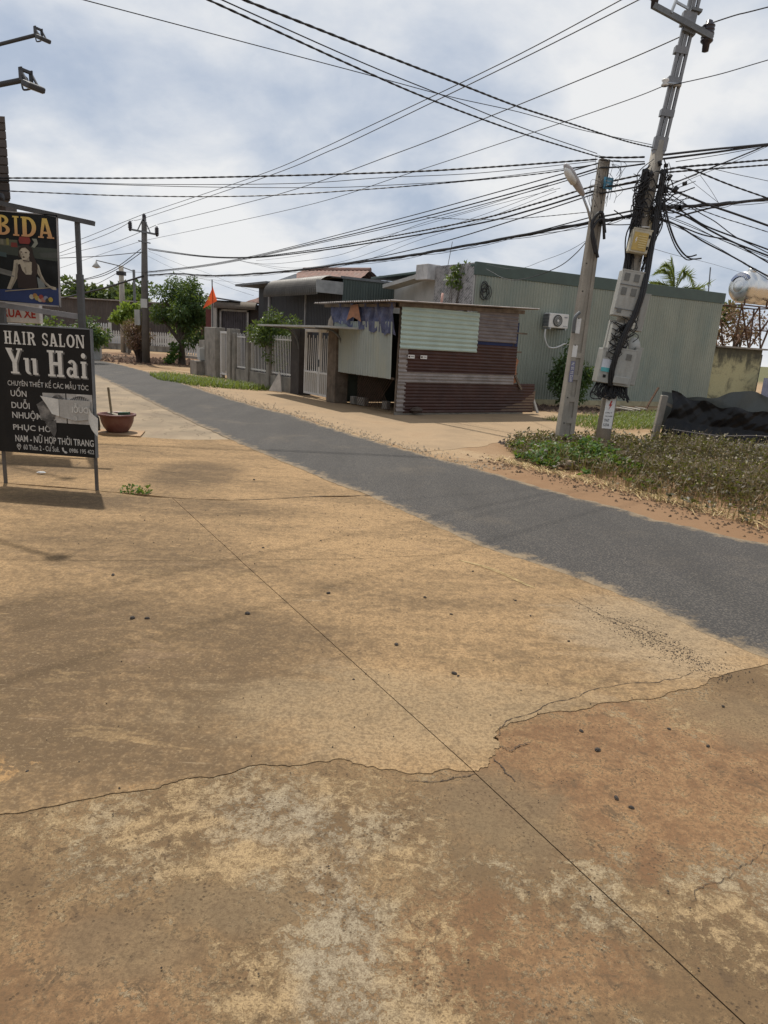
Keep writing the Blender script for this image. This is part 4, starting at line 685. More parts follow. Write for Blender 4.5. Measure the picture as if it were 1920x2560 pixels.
MB().b2(0, PW, 0, .03, Z0, Z0+PH).build('panel', MAT_BOARD, hs); MB().b2(-.004, PW+.004, -.004, .034, Z0+PH, Z0+PH+.012).b2(PW, PW+.012, -.004, .034, Z0, Z0+PH+.012).b2(-.012, 0, -.004, .034, Z0, Z0+PH+.012).build('edge_trim', MAT_GREYM, hs)
for x in (.015, .975): MB().b2(x-.013, x+.013, .03, .056, -.02, Z0+PH-.02).build('leg', MAT_LEG, hs)
MB().b2(.0, .99, .031, .055, Z0+.02, Z0+.05).build('cross_rail', MAT_GREYM, hs)
fx = lambda a: .094+.925*a
fw = lambda a: .925*a
fz = lambda b: Z0+PH*(1-b)
yF = -.0025
serif('letter', 'HAIR SALON', fx(.05), fz(.142), fw(.865), PH*.098, yF, MAT_INK, hs, [1, 1, .6, 1.05, .55, .85, 1.05, .85, 1.05, 1.05], .07)
for dx, dz, mt, yy in ((.014, -.012, MAT_SHADOWI, yF+.0012), (0, 0, MAT_INK, yF-.0006)):
    serif('letter', 'Yu', fx(.055)+dx, fz(.368)+dz, fw(.345), PH*.195, yy, mt, hs, [1.15, .95], .06); serif('letter', 'Hai', fx(.50)+dx, fz(.372)+dz, fw(.44), PH*.20, yy, mt, hs, [1.25, .95, .6], .06)
text('lettering', 'CHUYÊN THIẾT KẾ CÁC MẪU TÓC', fx(.055), fz(.464), fw(.88), PH*.062, yF, MAT_INK2, hs, .004)
for tx, b, w in (('UỐN', .548, .175), ('DUỖI', .642, .20), ('NHUỘM', .735, .33), ('PHỤC HỒI', .828, .44)): text('lettering', tx, fx(.08), fz(b), fw(w), PH*(.075 if 'Ụ' not in tx and 'Ộ' not in tx else .082), yF, MAT_INK2, hs, .012)
text('lettering', 'NAM - NỮ HỢP THỜI TRANG', fx(.095), fz(.925), fw(.87), PH*.088, yF, MAT_INK2, hs, .016)
text('lettering', '60 Thôn 2 - Cư Suê.', fx(.18), fz(.972), fw(.40), PH*.042, yF, MAT_INK2, hs, .006); text('lettering', '0986 195 422', fx(.69), fz(.970), fw(.275), PH*.034, yF, MAT_INK2, hs, .006)
pin = MB().fprism(arc(fx(.13), fz(.945), .022, .022, -30, 210, .006, .006, 14), yF-.001, yF+.001); pin.fprism([(fx(.13)-.019, fz(.954)), (fx(.13)-.013, fz(.954)), (fx(.13), fz(.972)), (fx(.13)+.013, fz(.954)), (fx(.13)+.019, fz(.954)), (fx(.13), fz(.981))], yF-.0012, yF+.001); pin.fprism(arc(fx(.13), fz(.945), .009, .009, 0, 359, .006, .006, 12), yF-.001, yF+.001); pin.build('pin_icon', MAT_INK2, hs)
MB().fprism(spline([(fx(.615), fz(.935), 0), (fx(.622), fz(.955), 0), (fx(.645), fz(.972), 0), (fx(.665), fz(.978), 0)], 4) and [(fx(.608), fz(.936)), (fx(.625), fz(.932)), (fx(.632), fz(.946)), (fx(.626), fz(.951)), (fx(.640), fz(.963)), (fx(.650), fz(.960)), (fx(.668), fz(.970)), (fx(.662), fz(.980)), (fx(.640), fz(.978)), (fx(.615), fz(.958))], yF-.001, yF+.001).build('phone_icon', MAT_INK2, hs)
# torn vinyl picture
MB().fprism([(fx(.43), fz(.505)), (fx(.68), fz(.500)), (fx(.68), fz(.735)), (fx(.56), fz(.735)), (fx(.44), fz(.64))], -.004, -.0028).build('photo_print', MAT_PHOTO, hs); MB().fprism([(fx(.692), fz(.500)), (fx(.972), fz(.498)), (fx(.975), fz(.735)), (fx(.692), fz(.735))], -.004, -.0028).build('photo_print', MAT_PHOTO, hs)
for cx_, w_ in ((.59, .055), (.83, .085)):
    m = MB()
    for k in range(9): a = -1+k*.25; m.fprism([(fx(cx_+w_*a), fz(.535-.022*(1-a*a))), (fx(cx_+w_*a+.02), fz(.535-.022*(1-a*a))), (fx(cx_+w_*a*1.1), fz(.548)), (fx(cx_+w_*a*1.1-.01), fz(.548))], -.0052-.0002*k, -.0045)
    m.build('printed_hair', MAT_PHOTOD, hs)
MB().fprism([(fx(.36), fz(.60)), (fx(.43), fz(.565)), (fx(.50), fz(.60)), (fx(.57), fz(.66)), (fx(.55), fz(.71)), (fx(.46), fz(.735)), (fx(.40), fz(.715)), (fx(.385), fz(.655))], -.0068, -.0055).build('torn_print', MAT_PHOTOD, hs)
MB().fprism([(fx(.44), fz(.735)), (fx(.565), fz(.715)), (fx(.565), fz(.80)), (fx(.535), fz(.86)), (fx(.49), fz(.80))], -.0066, -.0054).build('torn_print', MAT_PHOTOD, hs)
MB().add([(fx(.41), -.012, fz(.53)), (fx(.62), -.03, fz(.545)), (fx(.62), -.035, fz(.68)), (fx(.54), -.03, fz(.665)), (fx(.48), -.02, fz(.60)), (fx(.41), -.010, fz(.53)), (fx(.62), -.027, fz(.545))], [(0, 4, 3, 2, 1)]).build('curled_vinyl', MAT_FLAPW, hs)
MB().add([(fx(.625), -.030, fz(.545)), (fx(.955), -.016, fz(.545)), (fx(.955), -.018, fz(.69)), (fx(.80), -.03, fz(.71)), (fx(.625), -.034, fz(.68))], [(0, 4, 3, 2, 1)]).build('peeled_flap', MAT_FLAP, hs)
text('mirrored_lettering', 'DUỖI', fx(.765), fz(.643), fw(.17), PH*.075, -.036, MAT_INK, hs, .010, True); text('mirrored_lettering', 'Ê.', fx(.745), fz(.70), fw(.07), PH*.03, -.039, MAT_INK2, hs, .006, True)
cl = MB()
for i in range(7):
    u = i/6
    for j in range(4): w = j/3; cl.v.append((fx(.935+.13*u), -.02-.07*math.sin(u*2.2)-.01*w, fz(.585+.085*u+(.115+.03*u)*w)))
cl.f += [(i*4+j, i*4+j+1, (i+1)*4+j+1, (i+1)*4+j) for i in range(6) for j in range(3)]; cl.build('curled_vinyl', MAT_FLAPW, hs, True)
# ---------------------------------------------------------------- billiards sign on its steel frame
bs = thing('billiards_sign', 'billiards poster sign with gold BIDA letters on a steel frame', 'sign', (-5.06, 9.0, 0))
MB().b2(1.005, 1.055, -.025, .025, 2.2, 2.84).b2(.995, 1.065, -.035, .035, -.02, 2.22).build('post', M('slate_steel', (0.075, 0.078, 0.082), 0.2, 6, 0.6, bump=0.05), bs); MB().b2(-.04, .04, -.03, .03, -.02, 2.9).build('post', M('slate_steel', (0.075, 0.078, 0.082), 0.2, 6, 0.6, bump=0.05), bs)
MB().bar((-.3, -.02, 3.06), (1.25, -.02, 2.83), .06, .055).build('top_beam', M('slate_steel', (0.075, 0.078, 0.082), 0.2, 6, 0.6, bump=0.05), bs); MB().bar((-.1, -.01, 1.80), (1.0, -.01, 1.70), .05, .065).build('lower_beam', M('pale_grey_steel', (0.2, 0.2, 0.21)), bs)
BW, BZ, BH = .795, 1.835, 1.075
pb = bpy.data.objects.new('poster', MB().fprism([(0, 0), (BW, 0), (BW, BH), (0, BH)], -.045, -.03).mesh('poster', M('poster_ground', (0.016, 0.018, 0.019), 0.5, 4, 0.6, 0, 0.15, bump=0))); COL.objects.link(pb); pb.parent = bs; pb.matrix_local = Matrix(((1, 0, 0, -.015), (0, 1, 0, 0), (-.045, 0, 1, BZ), (0, 0, 0, 1)))
pz = lambda b: BH*(1-b)
px_ = lambda a: BW*(.035+.955*a)
def ink(name, pts, c, y, rough_=.55): return MB().fprism([(px_(a), pz(b)) for a, b in pts], y, y+.0012).build(name, M('print_'+name, c, 0.12, 8, rough_, bump=0), pb)
MB().b2(BW-.012, BW+.004, -.05, -.028, -.01, BH).b2(-.004, BW, -.05, -.028, -.012, .004).b2(-.004, BW, -.05, -.028, BH-.004, BH+.008).build('border', M('pale_border', (0.30, 0.29, 0.29)), pb)
ink('back_bar', [(0, .36), (1, .36), (1, .50), (0, .46)], (0.045, 0.055, 0.045), -.047); ink('shelf', [(0, .30), (.34, .30), (.34, .37), (0, .37)], (0.09, 0.09, 0.06), -.0472)
ink('bottle', [(.06, .30), (.11, .30), (.11, .36), (.06, .36)], (0.16, 0.15, 0.11), -.0485); ink('bottle', [(.16, .29), (.20, .29), (.20, .36), (.16, .36)], (0.2, 0.18, 0.06), -.0485); ink('lamp', [(.24, .33), (.33, .33), (.34, .38), (.23, .38)], (0.16, 0.03, 0.025), -.0485)
ink('lamp_shade', [(.38, .26), (.54, .26), (.56, .30), (.53, .335), (.38, .335), (.36, .30)], (0.22, 0.035, 0.03), -.0486); ink('curl', [(.58, .27), (.66, .27), (.68, .32), (.62, .37), (.57, .36), (.62, .31)], (0.22, 0.23, 0.19), -.0486)
ink('table_edge', [(0, .62), (.3, .66), (.3, .70), (0, .68)], (0.12, 0.12, 0.11), -.0485); ink('television', [(.02, .44), (.15, .45), (.15, .50), (.02, .49)], (0.05, 0.08, 0.085), -.0486)
ink('baize', [(.0, .865), (1, .80), (1, 1), (0, .985)], (0.018, 0.035, 0.115), -.0484)
SKIN = (0.36, 0.32, 0.25)
ink('hair', [(.36, .40), (.42, .355), (.52, .345), (.58, .38), (.60, .46), (.65, .54), (.66, .62), (.62, .68), (.55, .64), (.52, .54), (.45, .52), (.34, .48)], (0.030, 0.020, 0.017), -.0486)
ink('arm', [(.27, .525), (.33, .515), (.34, .60), (.31, .72), (.20, .855), (.13, .85), (.20, .74), (.25, .62)], SKIN, -.0490); ink('arm', [(.63, .53), (.68, .56), (.72, .66), (.78, .74), (.86, .78), (.95, .79), (.96, .82), (.90, .82), (.84, .80), (.74, .74), (.66, .66), (.62, .60)], SKIN, -.0490)
ink('torso', [(.33, .52), (.45, .50), (.55, .53), (.62, .54), (.60, .64), (.55, .72), (.40, .72), (.34, .62)], vmul(SKIN, 1.1), -.0492); ink('blouse', [(.33, .57), (.37, .56), (.40, .63), (.46, .675), (.55, .67), (.58, .60), (.62, .60), (.64, .80), (.62, .83), (.32, .83), (.31, .72)], (0.026, 0.016, 0.015), -.0498); ink('shorts', [(.64, .69), (.74, .73), (.78, .80), (.66, .815)], (0.16, 0.18, 0.18), -.0494)
ink('neck', [(.42, .49), (.52, .47), (.53, .54), (.44, .55)], vmul(SKIN, .85), -.0500); ink('choker', [(.42, .515), (.53, .52), (.53, .53), (.42, .527)], (0.05, 0.03, 0.03), -.0516)
ink('face', [(.36, .40), (.42, .37), (.50, .375), (.54, .42), (.53, .47), (.48, .505), (.42, .515), (.385, .48), (.365, .44)], vmul(SKIN, 1.25), -.0512)
for a, b, w, h in ((.385, .428, .035, .008), (.455, .43, .045, .009), (.41, .482, .05, .010)): ink('feature', [(a, b), (a+w/2, b-h), (a+w, b), (a+w/2, b+h)], (0.05, 0.03, 0.026), -.0527)
ink('nose', [(.415, .44), (.43, .44), (.43, .465), (.408, .465)], vmul(SKIN, .8), -.0526); ink('ponytail', [(.55, .40), (.60, .46), (.66, .56), (.65, .66), (.59, .70), (.56, .62), (.57, .52), (.53, .45)], (0.034, 0.021, 0.018), -.0532)
ink('shade', [(.36, .41), (.385, .40), (.40, .46), (.41, .50), (.385, .48), (.365, .44)], vmul(SKIN, .6), -.0530); ink('shade', [(.30, .56), (.33, .55), (.335, .62), (.30, .72), (.20, .855), (.18, .855), (.27, .72)], vmul(SKIN, .62), -.0505); ink('shade', [(.64, .56), (.67, .60), (.72, .70), (.84, .79), (.82, .795), (.70, .72)], vmul(SKIN, .6), -.0505); ink('shade', [(.43, .60), (.46, .585), (.47, .66), (.455, .67)], vmul(SKIN, .7), -.0510)
ink('fringe', [(.355, .43), (.36, .385), (.42, .35), (.52, .345), (.57, .39), (.56, .45), (.53, .41), (.47, .375), (.41, .385), (.375, .41)], (0.03, 0.02, 0.017), -.0534); ink('gloss', [(.70, .42), (1, .40), (1, .46), (.72, .47)], (0.06, 0.066, 0.06), -.0478); ink('gloss', [(.02, .66), (.26, .70), (.26, .715), (.02, .685)], (0.15, 0.15, 0.14), -.0492)
ink('cue', [(.10, .885), (.10, .875), (.90, .79), (.90, .80)], (0.30, 0.26, 0.19), -.0540)
for i, (a, b, c) in enumerate(((.54, .92, (.35, .33, .28)), (.60, .905, (.32, .16, .05)), (.63, .93, (.35, .27, .07)), (.68, .945, (.36, .30, .24)), (.70, .915, (.28, .05, .04)), (.74, .945, (.33, .15, .12)), (.78, .925, (.20, .22, .30)), (.81, .95, (.03, .03, .03)), (.86, .935, (.38, .28, .05)))): disc(px_(a), pz(b), .030, .030, -.0545-.0003*i, 14).build('ball', M('print_ball', c, 0.1, 8, 0.5, bump=0), pb)
def mat_gold():
    t = NT('gold_lettering'); s = t.n('ShaderNodeSeparateXYZ'); t.l(t.obj(), s.inputs[0]); k = t.step(s.outputs[2], BH*.74, BH*.97); return t.done(t.mix(k, (0.50, 0.27, 0.13), (0.58, 0.42, 0.11)), 0.5)
serif('letter', 'BIDA', px_(.01), pz(.255), BW*.90, BH*.215, -.052, mat_gold(), pb, [1.0, .62, 1.12, 1.12], .03)
# car-wash light box further back
lb2 = thing('lightbox_sign', 'white lightbox sign with red lettering below the billiards poster', 'sign', (-9.05, 16.0, 1.49), 0); MB().b2(0, .92, 0, .15, .08, .52).build('box', M('white_acrylic', (0.62, 0.58, 0.55), dirt=(0.4, 0.33, 0.28), damt=0.5), lb2, bevel=.02)
MAT_RED = M('red_lettering', (0.42, 0.04, 0.03), 0.1, 5, 0.5, bump=0); text('lettering', 'RỬA XE', .07, .19, .76, .26, -.006, MAT_RED, lb2, .03); MB().b2(.1, .14, .02, .06, -1.5, .08).b2(.78, .82, .02, .06, -1.5, .08).build('post', MAT_GREYM, lb2)
# ---------------------------------------------------------------- house at the left edge with floodlight arms
MAT_SLAT = M('brown_slat_cladding', (0.085, 0.068, 0.060), 0.15, 3, 0.7, bump=0.06)
lh = thing('left_house', 'brown clad upper wall of a house at the left edge', 'house', (-5.93, 11.0, 0))
MB().prism([(0, 0), (-3.6, 5), (-6, 5), (-6, 0)], 3.36, 4.42).build('upper_wall', MAT_SLAT, lh)
for k in range(9): MB().b2(-6, .012, -.02, .0, 3.38+k*.118, 3.38+k*.118+.104).build('slat', MAT_SLAT, lh, bevel=.006)
MB().prism([(.03, -.04), (-3.6, 5), (-6, 5), (-6, -.04)], 4.42, 4.50).build('coping', MAT_SLAT, lh); MB().prism([(.07, -.4), (-3.2, 5), (-6, 5), (-6, -.4)], 3.22, 3.36).build('eave', MAT_BROWND, lh); MB().tube([(-6, -.42, 3.33), (.12, -.42, 3.33)], .06, 10).build('gutter', MAT_BLACK, lh, True)
MB().b2(-.02, .12, -.36, -.05, 3.0, 3.24).build('eave_bracket', MAT_BROWND, lh); MB().prism([(-1.6, 1.0), (-4.6, 5), (-6, 5), (-6, 1.0)], -.02, 3.22).build('wall', MAT_CREAM, lh)
MB().prism([(.45, -4.2), (-.7, -.3), (-5, -.3), (-5, -4.2)], -.02, 4.0).prism([(-1.2, -.25), (-3.0, -.25), (-3.0, .0), (-1.2, .0)], 4.0, 5.3).build('shop_wing', MAT_CREAM, lh)
MAT_ARM = M('dark_slate_metal', (0.045, 0.048, 0.055), 0.2, 6, 0.6, bump=0.05)
for i, (a, b, lab) in enumerate((((-3.10, 6.12, 3.50), (-5.6, 7.45, 3.52), 'lower of two floodlights on long arms at the left edge'), ((-4.55, 9.35, 5.0), (-7.2, 10.8, 5.0), 'upper of two floodlights on long arms at the left edge'))):
    f = thing('floodlight', lab, 'floodlight', a, math.atan2(a[1]-b[1], a[0]-b[0]), 'floodlights on wall arms'); L = math.hypot(a[0]-b[0], a[1]-b[1])
    MB().tube([(-L, 0, 0), (0, 0, 0)], .022, 8).build('arm', MAT_ARM, f, True); MB().b2(-.02, .02, -.05, -.04, -.02, .075).b2(-.02, .02, .04, .05, -.02, .075).b2(-.015, .015, -.05, .05, .05, .07).build('bracket', MAT_ARM, f)
    hd = MB().box((.085, 0, -.06), (.11, .15, .045), Matrix.Rotation(R(22), 3, 'Y')).build('lamp_head', MAT_ARM, f, bevel=.012); MB().box((.077, 0, -.083), (.09, .12, .004), Matrix.Rotation(R(22), 3, 'Y')).build('lens', M('dusty_lens', (0.42, 0.41, 0.37), rough=0.3), hd)
    MB().bar((.0, -.045, .06), (.08, -.045, -.045), .014).bar((.0, .045, .06), (.08, .045, -.045), .014).build('yoke', MAT_ARM, f); MB().tube(spline([(-.06, .0, -.02), (-.04, 0, -.07), (.04, 0, -.075)], 5), .008, 5).build('lead', MAT_BLACK, f)
# ---------------------------------------------------------------- bowl planter on its board
bo = MB().prism([(-.42, .28), (-.36, -.14), (.50, -.24), (.36, .36)], 0, .02).build('board', M('tan_board', (0.33, 0.215, 0.12), 0.15, 4, 0.85, dirt=(0.2, 0.12, 0.07)), None, loc=(-4.25, 10.40, .002)); tag(bo, 'flat tan square board under the bowl planter', 'board')
pl = thing('bowl_planter', 'wide reddish brown plastic bowl planter standing on a board', 'planter', (-4.22, 10.48, .023))
MAT_TERRA = M('reddish_plastic', (0.125, 0.045, 0.035), 0.15, 3, 0.45, bump=0.03, dirt=(0.17, 0.10, 0.07), dscale=3, damt=0.45)
MB().lathe([(.02, 0), (.25, 0), (.27, .03), (.34, .12), (.395, .24), (.415, .35), (.425, .375), (.465, .38), (.475, .40), (.465, .425), (.43, .43), (.405, .41), (.39, .36), (.30, .30), (.02, .29)], 40).build('bowl', MAT_TERRA, pl, True); MB().lathe([(.02, .30), (.37, .33)], 24).build('soil', M('dark_soil', (0.07, 0.055, 0.035), bump=0.6), pl)
MB().tube([(-.12, -.02, .28), (-.20, 0, 1.02)], .030, 7).build('stake', M('weathered_stick', (0.19, 0.15, 0.09)), pl); MB().box((-.07, -.05, .42), (.26, .2, .02), Matrix.Rotation(R(12), 3, 'Y')).build('sack_scrap', M('dull_sack', (0.26, 0.23, 0.17)), pl); MB().box((.20, -.03, .41), (.26, .16, .12), Matrix.Rotation(R(-4), 3, 'Y')).build('green_carton', M('dark_green_carton', (0.035, 0.075, 0.045)), pl, bevel=.005)
pl.scale = (.60, .60, .66)
bk = MB().lathe([(.02, 0), (.07, .0), (.08, .08), (.07, .2), (.04, .26), (.02, .27)], 12).build('black_sack', M('black_plastic', (0.02, 0.02, 0.02), rough=0.4), None, True, loc=(-4.60, 10.55, 0)); tag(bk, 'black plastic sack standing behind the salon board', 'sack')
tag(share('white_pebble', SM[2].copy(), None, (-3.75, 7.2, .02), (0, 0, .2), (.055, .028, .028)), 'smooth white pebble on the ground below the salon board', 'pebble').data.materials[0] = MAT_PAPER
# ---------------------------------------------------------------- utility poles
MAT_POLE = M('weathered_pole_concrete', (0.30, 0.275, 0.235), 0.2, 2.2, 0.9, grain=50, bump=0.5, dirt=(0.12, 0.105, 0.085), dscale=2.2, damt=0.7, streak=6)
def mp_ax(z): return Vector((3.87+.025*z+.0058*z*z, 12.27, z))
def mp_tilt(z): return math.atan(.025+.0116*z)
MAT_LATT = M('dull_galvanised', (0.20, 0.205, 0.215), 0.2, 6, 0.5, 0.5, 0.4, 60, 0.05)
mp = thing('utility_pole', 'leaning concrete utility pole with steel lattice top and meter boxes', 'utility pole', (0, 0, 0))
MB().tube([mp_ax(z) for z in (-.05, 1, 2, 3, 4, 5.05)], [.135, .128, .122, .115, .108, .10], 18).build('concrete_shaft', MAT_POLE, mp, True)
for dx in (-.075, 0, .075): MB().bar(mp_ax(4.85)+Vector((dx, -.05, 0)), mp_ax(8.6)+Vector((dx*.85, -.05, 0)), .042, .06, (0, 1, 0)).build('lattice_rail', MAT_LATT, mp)
MB().bar(mp_ax(4.85)+Vector((0, .06, 0)), mp_ax(8.6)+Vector((0, .06, 0)), .05, .05, (0, 1, 0)).build('lattice_rail', MAT_LATT, mp)
for z in (4.95, 5.05, 5.45, 5.92, 6.35, 6.78, 7.3): MB().box(mp_ax(z)+Vector((0, -.04, 0)), (.215, .10, .10 if z != 6.78 else .2), Matrix.Rotation(mp_tilt(z), 3, 'Y')).build('batten_plate', MAT_LATT, mp)
MB().box(mp_ax(6.6)+Vector((.04, -.08, 0)), (.20, .10, .05), Matrix.Rotation(R(18), 3, 'Y')).build('clamp', MAT_GREYM, mp); MB().box(mp_ax(6.9)+Vector((.08, -.06, 0)), (.16, .12, .04), Matrix.Rotation(R(10), 3, 'Y')).build('clamp', MAT_GREYM, mp)
def insulator(p, parent, s=1.0, seg=6):
    pr_ = [(.02, -.13), (.05, -.12), (.055, -.02), (.075, 0)]
    for k in range(seg): pr_ += [(.095, .02+k*.05), (.095, .038+k*.05), (.06, .045+k*.05)]
    pr_ += [(.05, .02+seg*.05+.03), (.02, .02+seg*.05+.05)]
    return MB().lathe([(a*s, b*s) for a, b in pr_], 16, p).build('insulator', M('dark_glazed_porcelain', (0.025, 0.022, 0.03), rough=0.25), parent, True)
MB().bar((3.70, 12.12, 6.90), (4.68, 12.12, 6.52), .06, .08).build('crossarm', MAT_GREYM, mp); insulator(Vector((3.72, 12.15, 7.0)), mp); insulator(Vector((4.63, 12.2, 6.47)), mp, 1.0, 5)
MB().bar((3.98, 12.1, 6.80), (4.22, 12.15, 7.6), .05, .03).bar((4.05, 12.15, 6.98), (4.25, 12.15, 6.9), .03).build('brace', MAT_STEEL, mp)
MB().tube([mp_ax(5.84)+Vector((-.16, -.1, .02)), mp_ax(5.84)+Vector((.1, -.12, 0))], .03, 8).build('spool_clamp', MAT_STEEL, mp); MB().lathe([(.05, -.05), (.06, -.03), (.035, 0), (.06, .03), (.05, .05)], 12, mp_ax(5.84)+Vector((-.15, -.1, .03))).build('spool_insulator', MAT_ACW, mp, True)
MB().tube([mp_ax(3.9)+Vector((.10, -.10, 0)), mp_ax(3.25)+Vector((.12, -.14, 0))], .035, 8).build('conduit', M('tan_conduit', (0.34, 0.29, 0.19)), mp); MB().tube([mp_ax(3.72)+Vector((-.12, -.12, 0)), mp_ax(3.72)+Vector((.12, -.13, 0))], .012, 6).build('strap', MAT_WHITE, mp)
nb = MB().box(mp_ax(.64)+Vector((-.01, -.146, 0)), (.17, .008, .58), Matrix.Rotation(mp_tilt(.6), 3, 'Y')).build('notice', MAT_PAPER, mp)
for ln, z, h, w in (('TRẠM', .87, .035, .12), ('CHÚ Ý', .62, .03, .12), ('NGUY HIỂM', .56, .03, .13), ('TNT', .47, .05, .09), ('127A', .39, .05, .10)): text('notice_print', ln, mp_ax(z).x-.075, z, w, h, 12.27-.153, M('black_print', (0.03, 0.03, 0.035), bump=0), nb, .01)
MB().fprism([(3.885, .84), (3.91, .84), (3.89, .78), (3.915, .78), (3.86, .68), (3.88, .755), (3.855, .755)], 12.115, 12.119).build('lightning_mark', MAT_RED, nb)
# boxes strapped to the pole (each its own thing)
MAT_METER = M('meter_box_grey', (0.36, 0.36, 0.335), 0.1, 4, 0.55, bump=0.05, dirt=(0.21, 0.195, 0.165), dscale=4, damt=0.6, streak=3); MAT_WIN = M('meter_window', (0.12, 0.12, 0.11), 0.2, 9, 0.2, bump=0); MAT_HOLE = M('black_opening', (0.012, 0.012, 0.012), bump=0)
def pbox(name, label, z, dx, w, h, d, yoff, mat, wins=(), rz=0.0, group='meter boxes on the cluttered pole'):
    p = mp_ax(z)+Vector((dx, -yoff, 0)); b = thing(name, label, 'meter box', p, 0, group); b.rotation_euler = (0, mp_tilt(z)+.05, rz)
    MB().b2(-w/2, w/2, -d/2, d/2, -h/2, h/2).build('casing', mat, b, bevel=.015); MB().b2(-w/2-.008, w/2+.008, -d/2-.004, -d/2+.03, h*.5-.012, h*.5+.010).build('lip', mat, b)
    for (x, zz, ww, hh, m) in wins: MB().b2(x*w-ww/2, x*w+ww/2, -d/2-.010, -d/2-.002, zz*h-hh/2, zz*h+hh/2).build('window' if m is MAT_WIN else 'opening', m, b)
    return b
MAT_YBOX = M('yellow_notice', (0.46, 0.33, 0.10), 0.12, 9, 0.5, bump=0); bx = pbox('junction_box', 'cream junction box with a yellow notice high on the cluttered pole', 3.47, -.06, .30, .37, .20, .2, M('cream_casing', (0.45, 0.42, 0.33)))
MB().b2(-.135, .10, -.112, -.104, -.15, .13).build('notice', MAT_YBOX, bx)
for k in range(6): MB().b2(-.06+.005*k, .085, -.117, -.113, .07-.035*k, .082-.035*k).build('print_line', M('faded_print', (0.55, 0.47, 0.25), bump=0), bx)
MB().fprism([(-.09, .05), (-.075, .05), (-.085, .01), (-.07, .01), (-.10, -.05), (-.09, -.005), (-.105, -.005)], -.1165, -.113).build('lightning_mark', MAT_PAPER, bx); MB().b2(.11, .135, -.118, -.104, .06, .11).b2(.11, .135, -.118, -.104, -.12, -.07).build('latch', MAT_HOLE, bx)
q4 = [(x, z, .085, .12, MAT_WIN) for x in (-.26, .20) for z in (.355, .045)]+[(-.27, -.38, .075, .075, MAT_WIN)]
fw = pbox('meter_box', 'four window grey meter box below the yellow notice box', 2.63, -.10, .36, .74, .22, .22, MAT_METER, q4); MB().b2(-.182, .182, -.124, -.108, .135, .145).b2(-.182, .182, -.124, -.108, -.255, -.245).build('seam', MAT_GREYM, fw)
pbox('meter_box', 'narrow grey box behind the black cable bundle, right of the four window box', 2.35, .26, .12, .62, .2, .05, MAT_METER, ())
pbox('meter_box', 'worn grey meter box with open square hole above the bottom pair', 1.93, -.10, .33, .44, .2, .20, MAT_METER, [(.02, .30, .10, .08, MAT_HOLE), (.1, -.28, .03, .09, MAT_HOLE)])
pbox('meter_box', 'flat grey box behind the worn meter box, left side', 1.92, -.22, .12, .56, .1, .10, MAT_METER, ())
m1 = pbox('meter_box', 'bottom left meter box with a pale blue label', 1.44, -.26, .24, .58, .22, .22, MAT_METER, [(-.10, .33, .08, .095, MAT_WIN), (-.05, -.30, .05, .05, MAT_HOLE)], .15); MB().b2(-.10, .06, -.117, -.113, -.10, .11).build('label', M('pale_label', (0.55, 0.57, 0.62), bump=0), m1); MB().b2(-.10, .06, -.120, -.116, -.10, -.03).build('label_band', M('teal_print', (0.10, 0.36, 0.38), bump=0), m1)
m2 = pbox('meter_box', 'bottom right meter box with a worn blank lid', 1.42, .06, .32, .62, .22, .24, MAT_METER, [(.12, .30, .09, .10, MAT_WIN), (.12, -.36, .06, .05, MAT_HOLE)], -.12); MB().b2(-.14, .12, -.15, -.11, -.27, -.15).build('terminal_cover', MAT_METER, m2, bevel=.01); pbox('meter_box', 'grey box edge behind the bottom right meter box', 1.45, .27, .12, .64, .2, .16, MAT_METER, ())
tag(MB().lathe([(.01, -.02), (.14, 0), (.145, .02), (.01, .04)], 18, mp_ax(1.8)+Vector((.22, -.12, 0)), Matrix.Rotation(R(80), 3, 'X') @ Matrix.Rotation(R(30), 3, 'Y')).build('metal_disc', MAT_METER, None, True), 'round grey cover hung right of the meter boxes', 'cover')
# rectangular lighting pole with recessed face
lp = thing('lighting_pole', 'square concrete lighting pole with recessed side slots and a lamp arm', 'utility pole', (3.165, 12.24, 0)); lp.rotation_euler = (0, R(1.45), R(14))
q_ = MB(); zs = [-.05, 4.74]
def taper(z): return .150-.0135*z
for x0, x1, y0, y1 in ((-1, -.25, -1, 1), (.42, 1, -1, 1)):
    k = len(q_.v); q_.v += [(a*taper(z), b*taper(z)*.6, z) for z in zs for a, b in ((x0, y0), (x1, y0), (x1, y1), (x0, y1))]; q_.f += [tuple(k+i for i in f_) for f_ in ((0, 1, 5, 4), (1, 2, 6, 5), (2, 3, 7, 6), (3, 0, 4, 7), (4, 5, 6, 7), (3, 2, 1, 0))]
q_.build('flange', MAT_POLE, lp, bevel=.012)
MB().add([(a*taper(z), b*taper(z)*.6, z) for z in zs for a, b in ((-.25, -.6), (.42, -.6), (.42, .6), (-.25, .6))], [(0, 1, 5, 4), (2, 3, 7, 6), (4, 5, 6, 7)]).build('web', MAT_POLE, lp)
for k in range(5): MB().b2(-.04, .06, -.088+.003*k, -.05, .02+.38*k, .11+.38*k).build('cross_rib', MAT_POLE, lp)
for k in range(10): MB().lathe([(.012, 0), (.012, .006)], 8, (-.09, -taper(.4+.45*k)*.6-.003, .4+.45*k), Matrix.Rotation(R(90), 3, 'X')).build('bolt_hole', MAT_HOLE, lp)
MB().b2(-.125, -.035, -.084, -.079, 1.55, 1.75).b2(-.12, -.04, -.080, -.074, 1.95, 2.2).build('sticker', MAT_PAPER, lp); MB().b2(-.12, -.04, -.087, -.082, 1.12, 1.48).build('sticker', M('phone_sticker', (0.16, 0.16, 0.26), bump=0), lp)
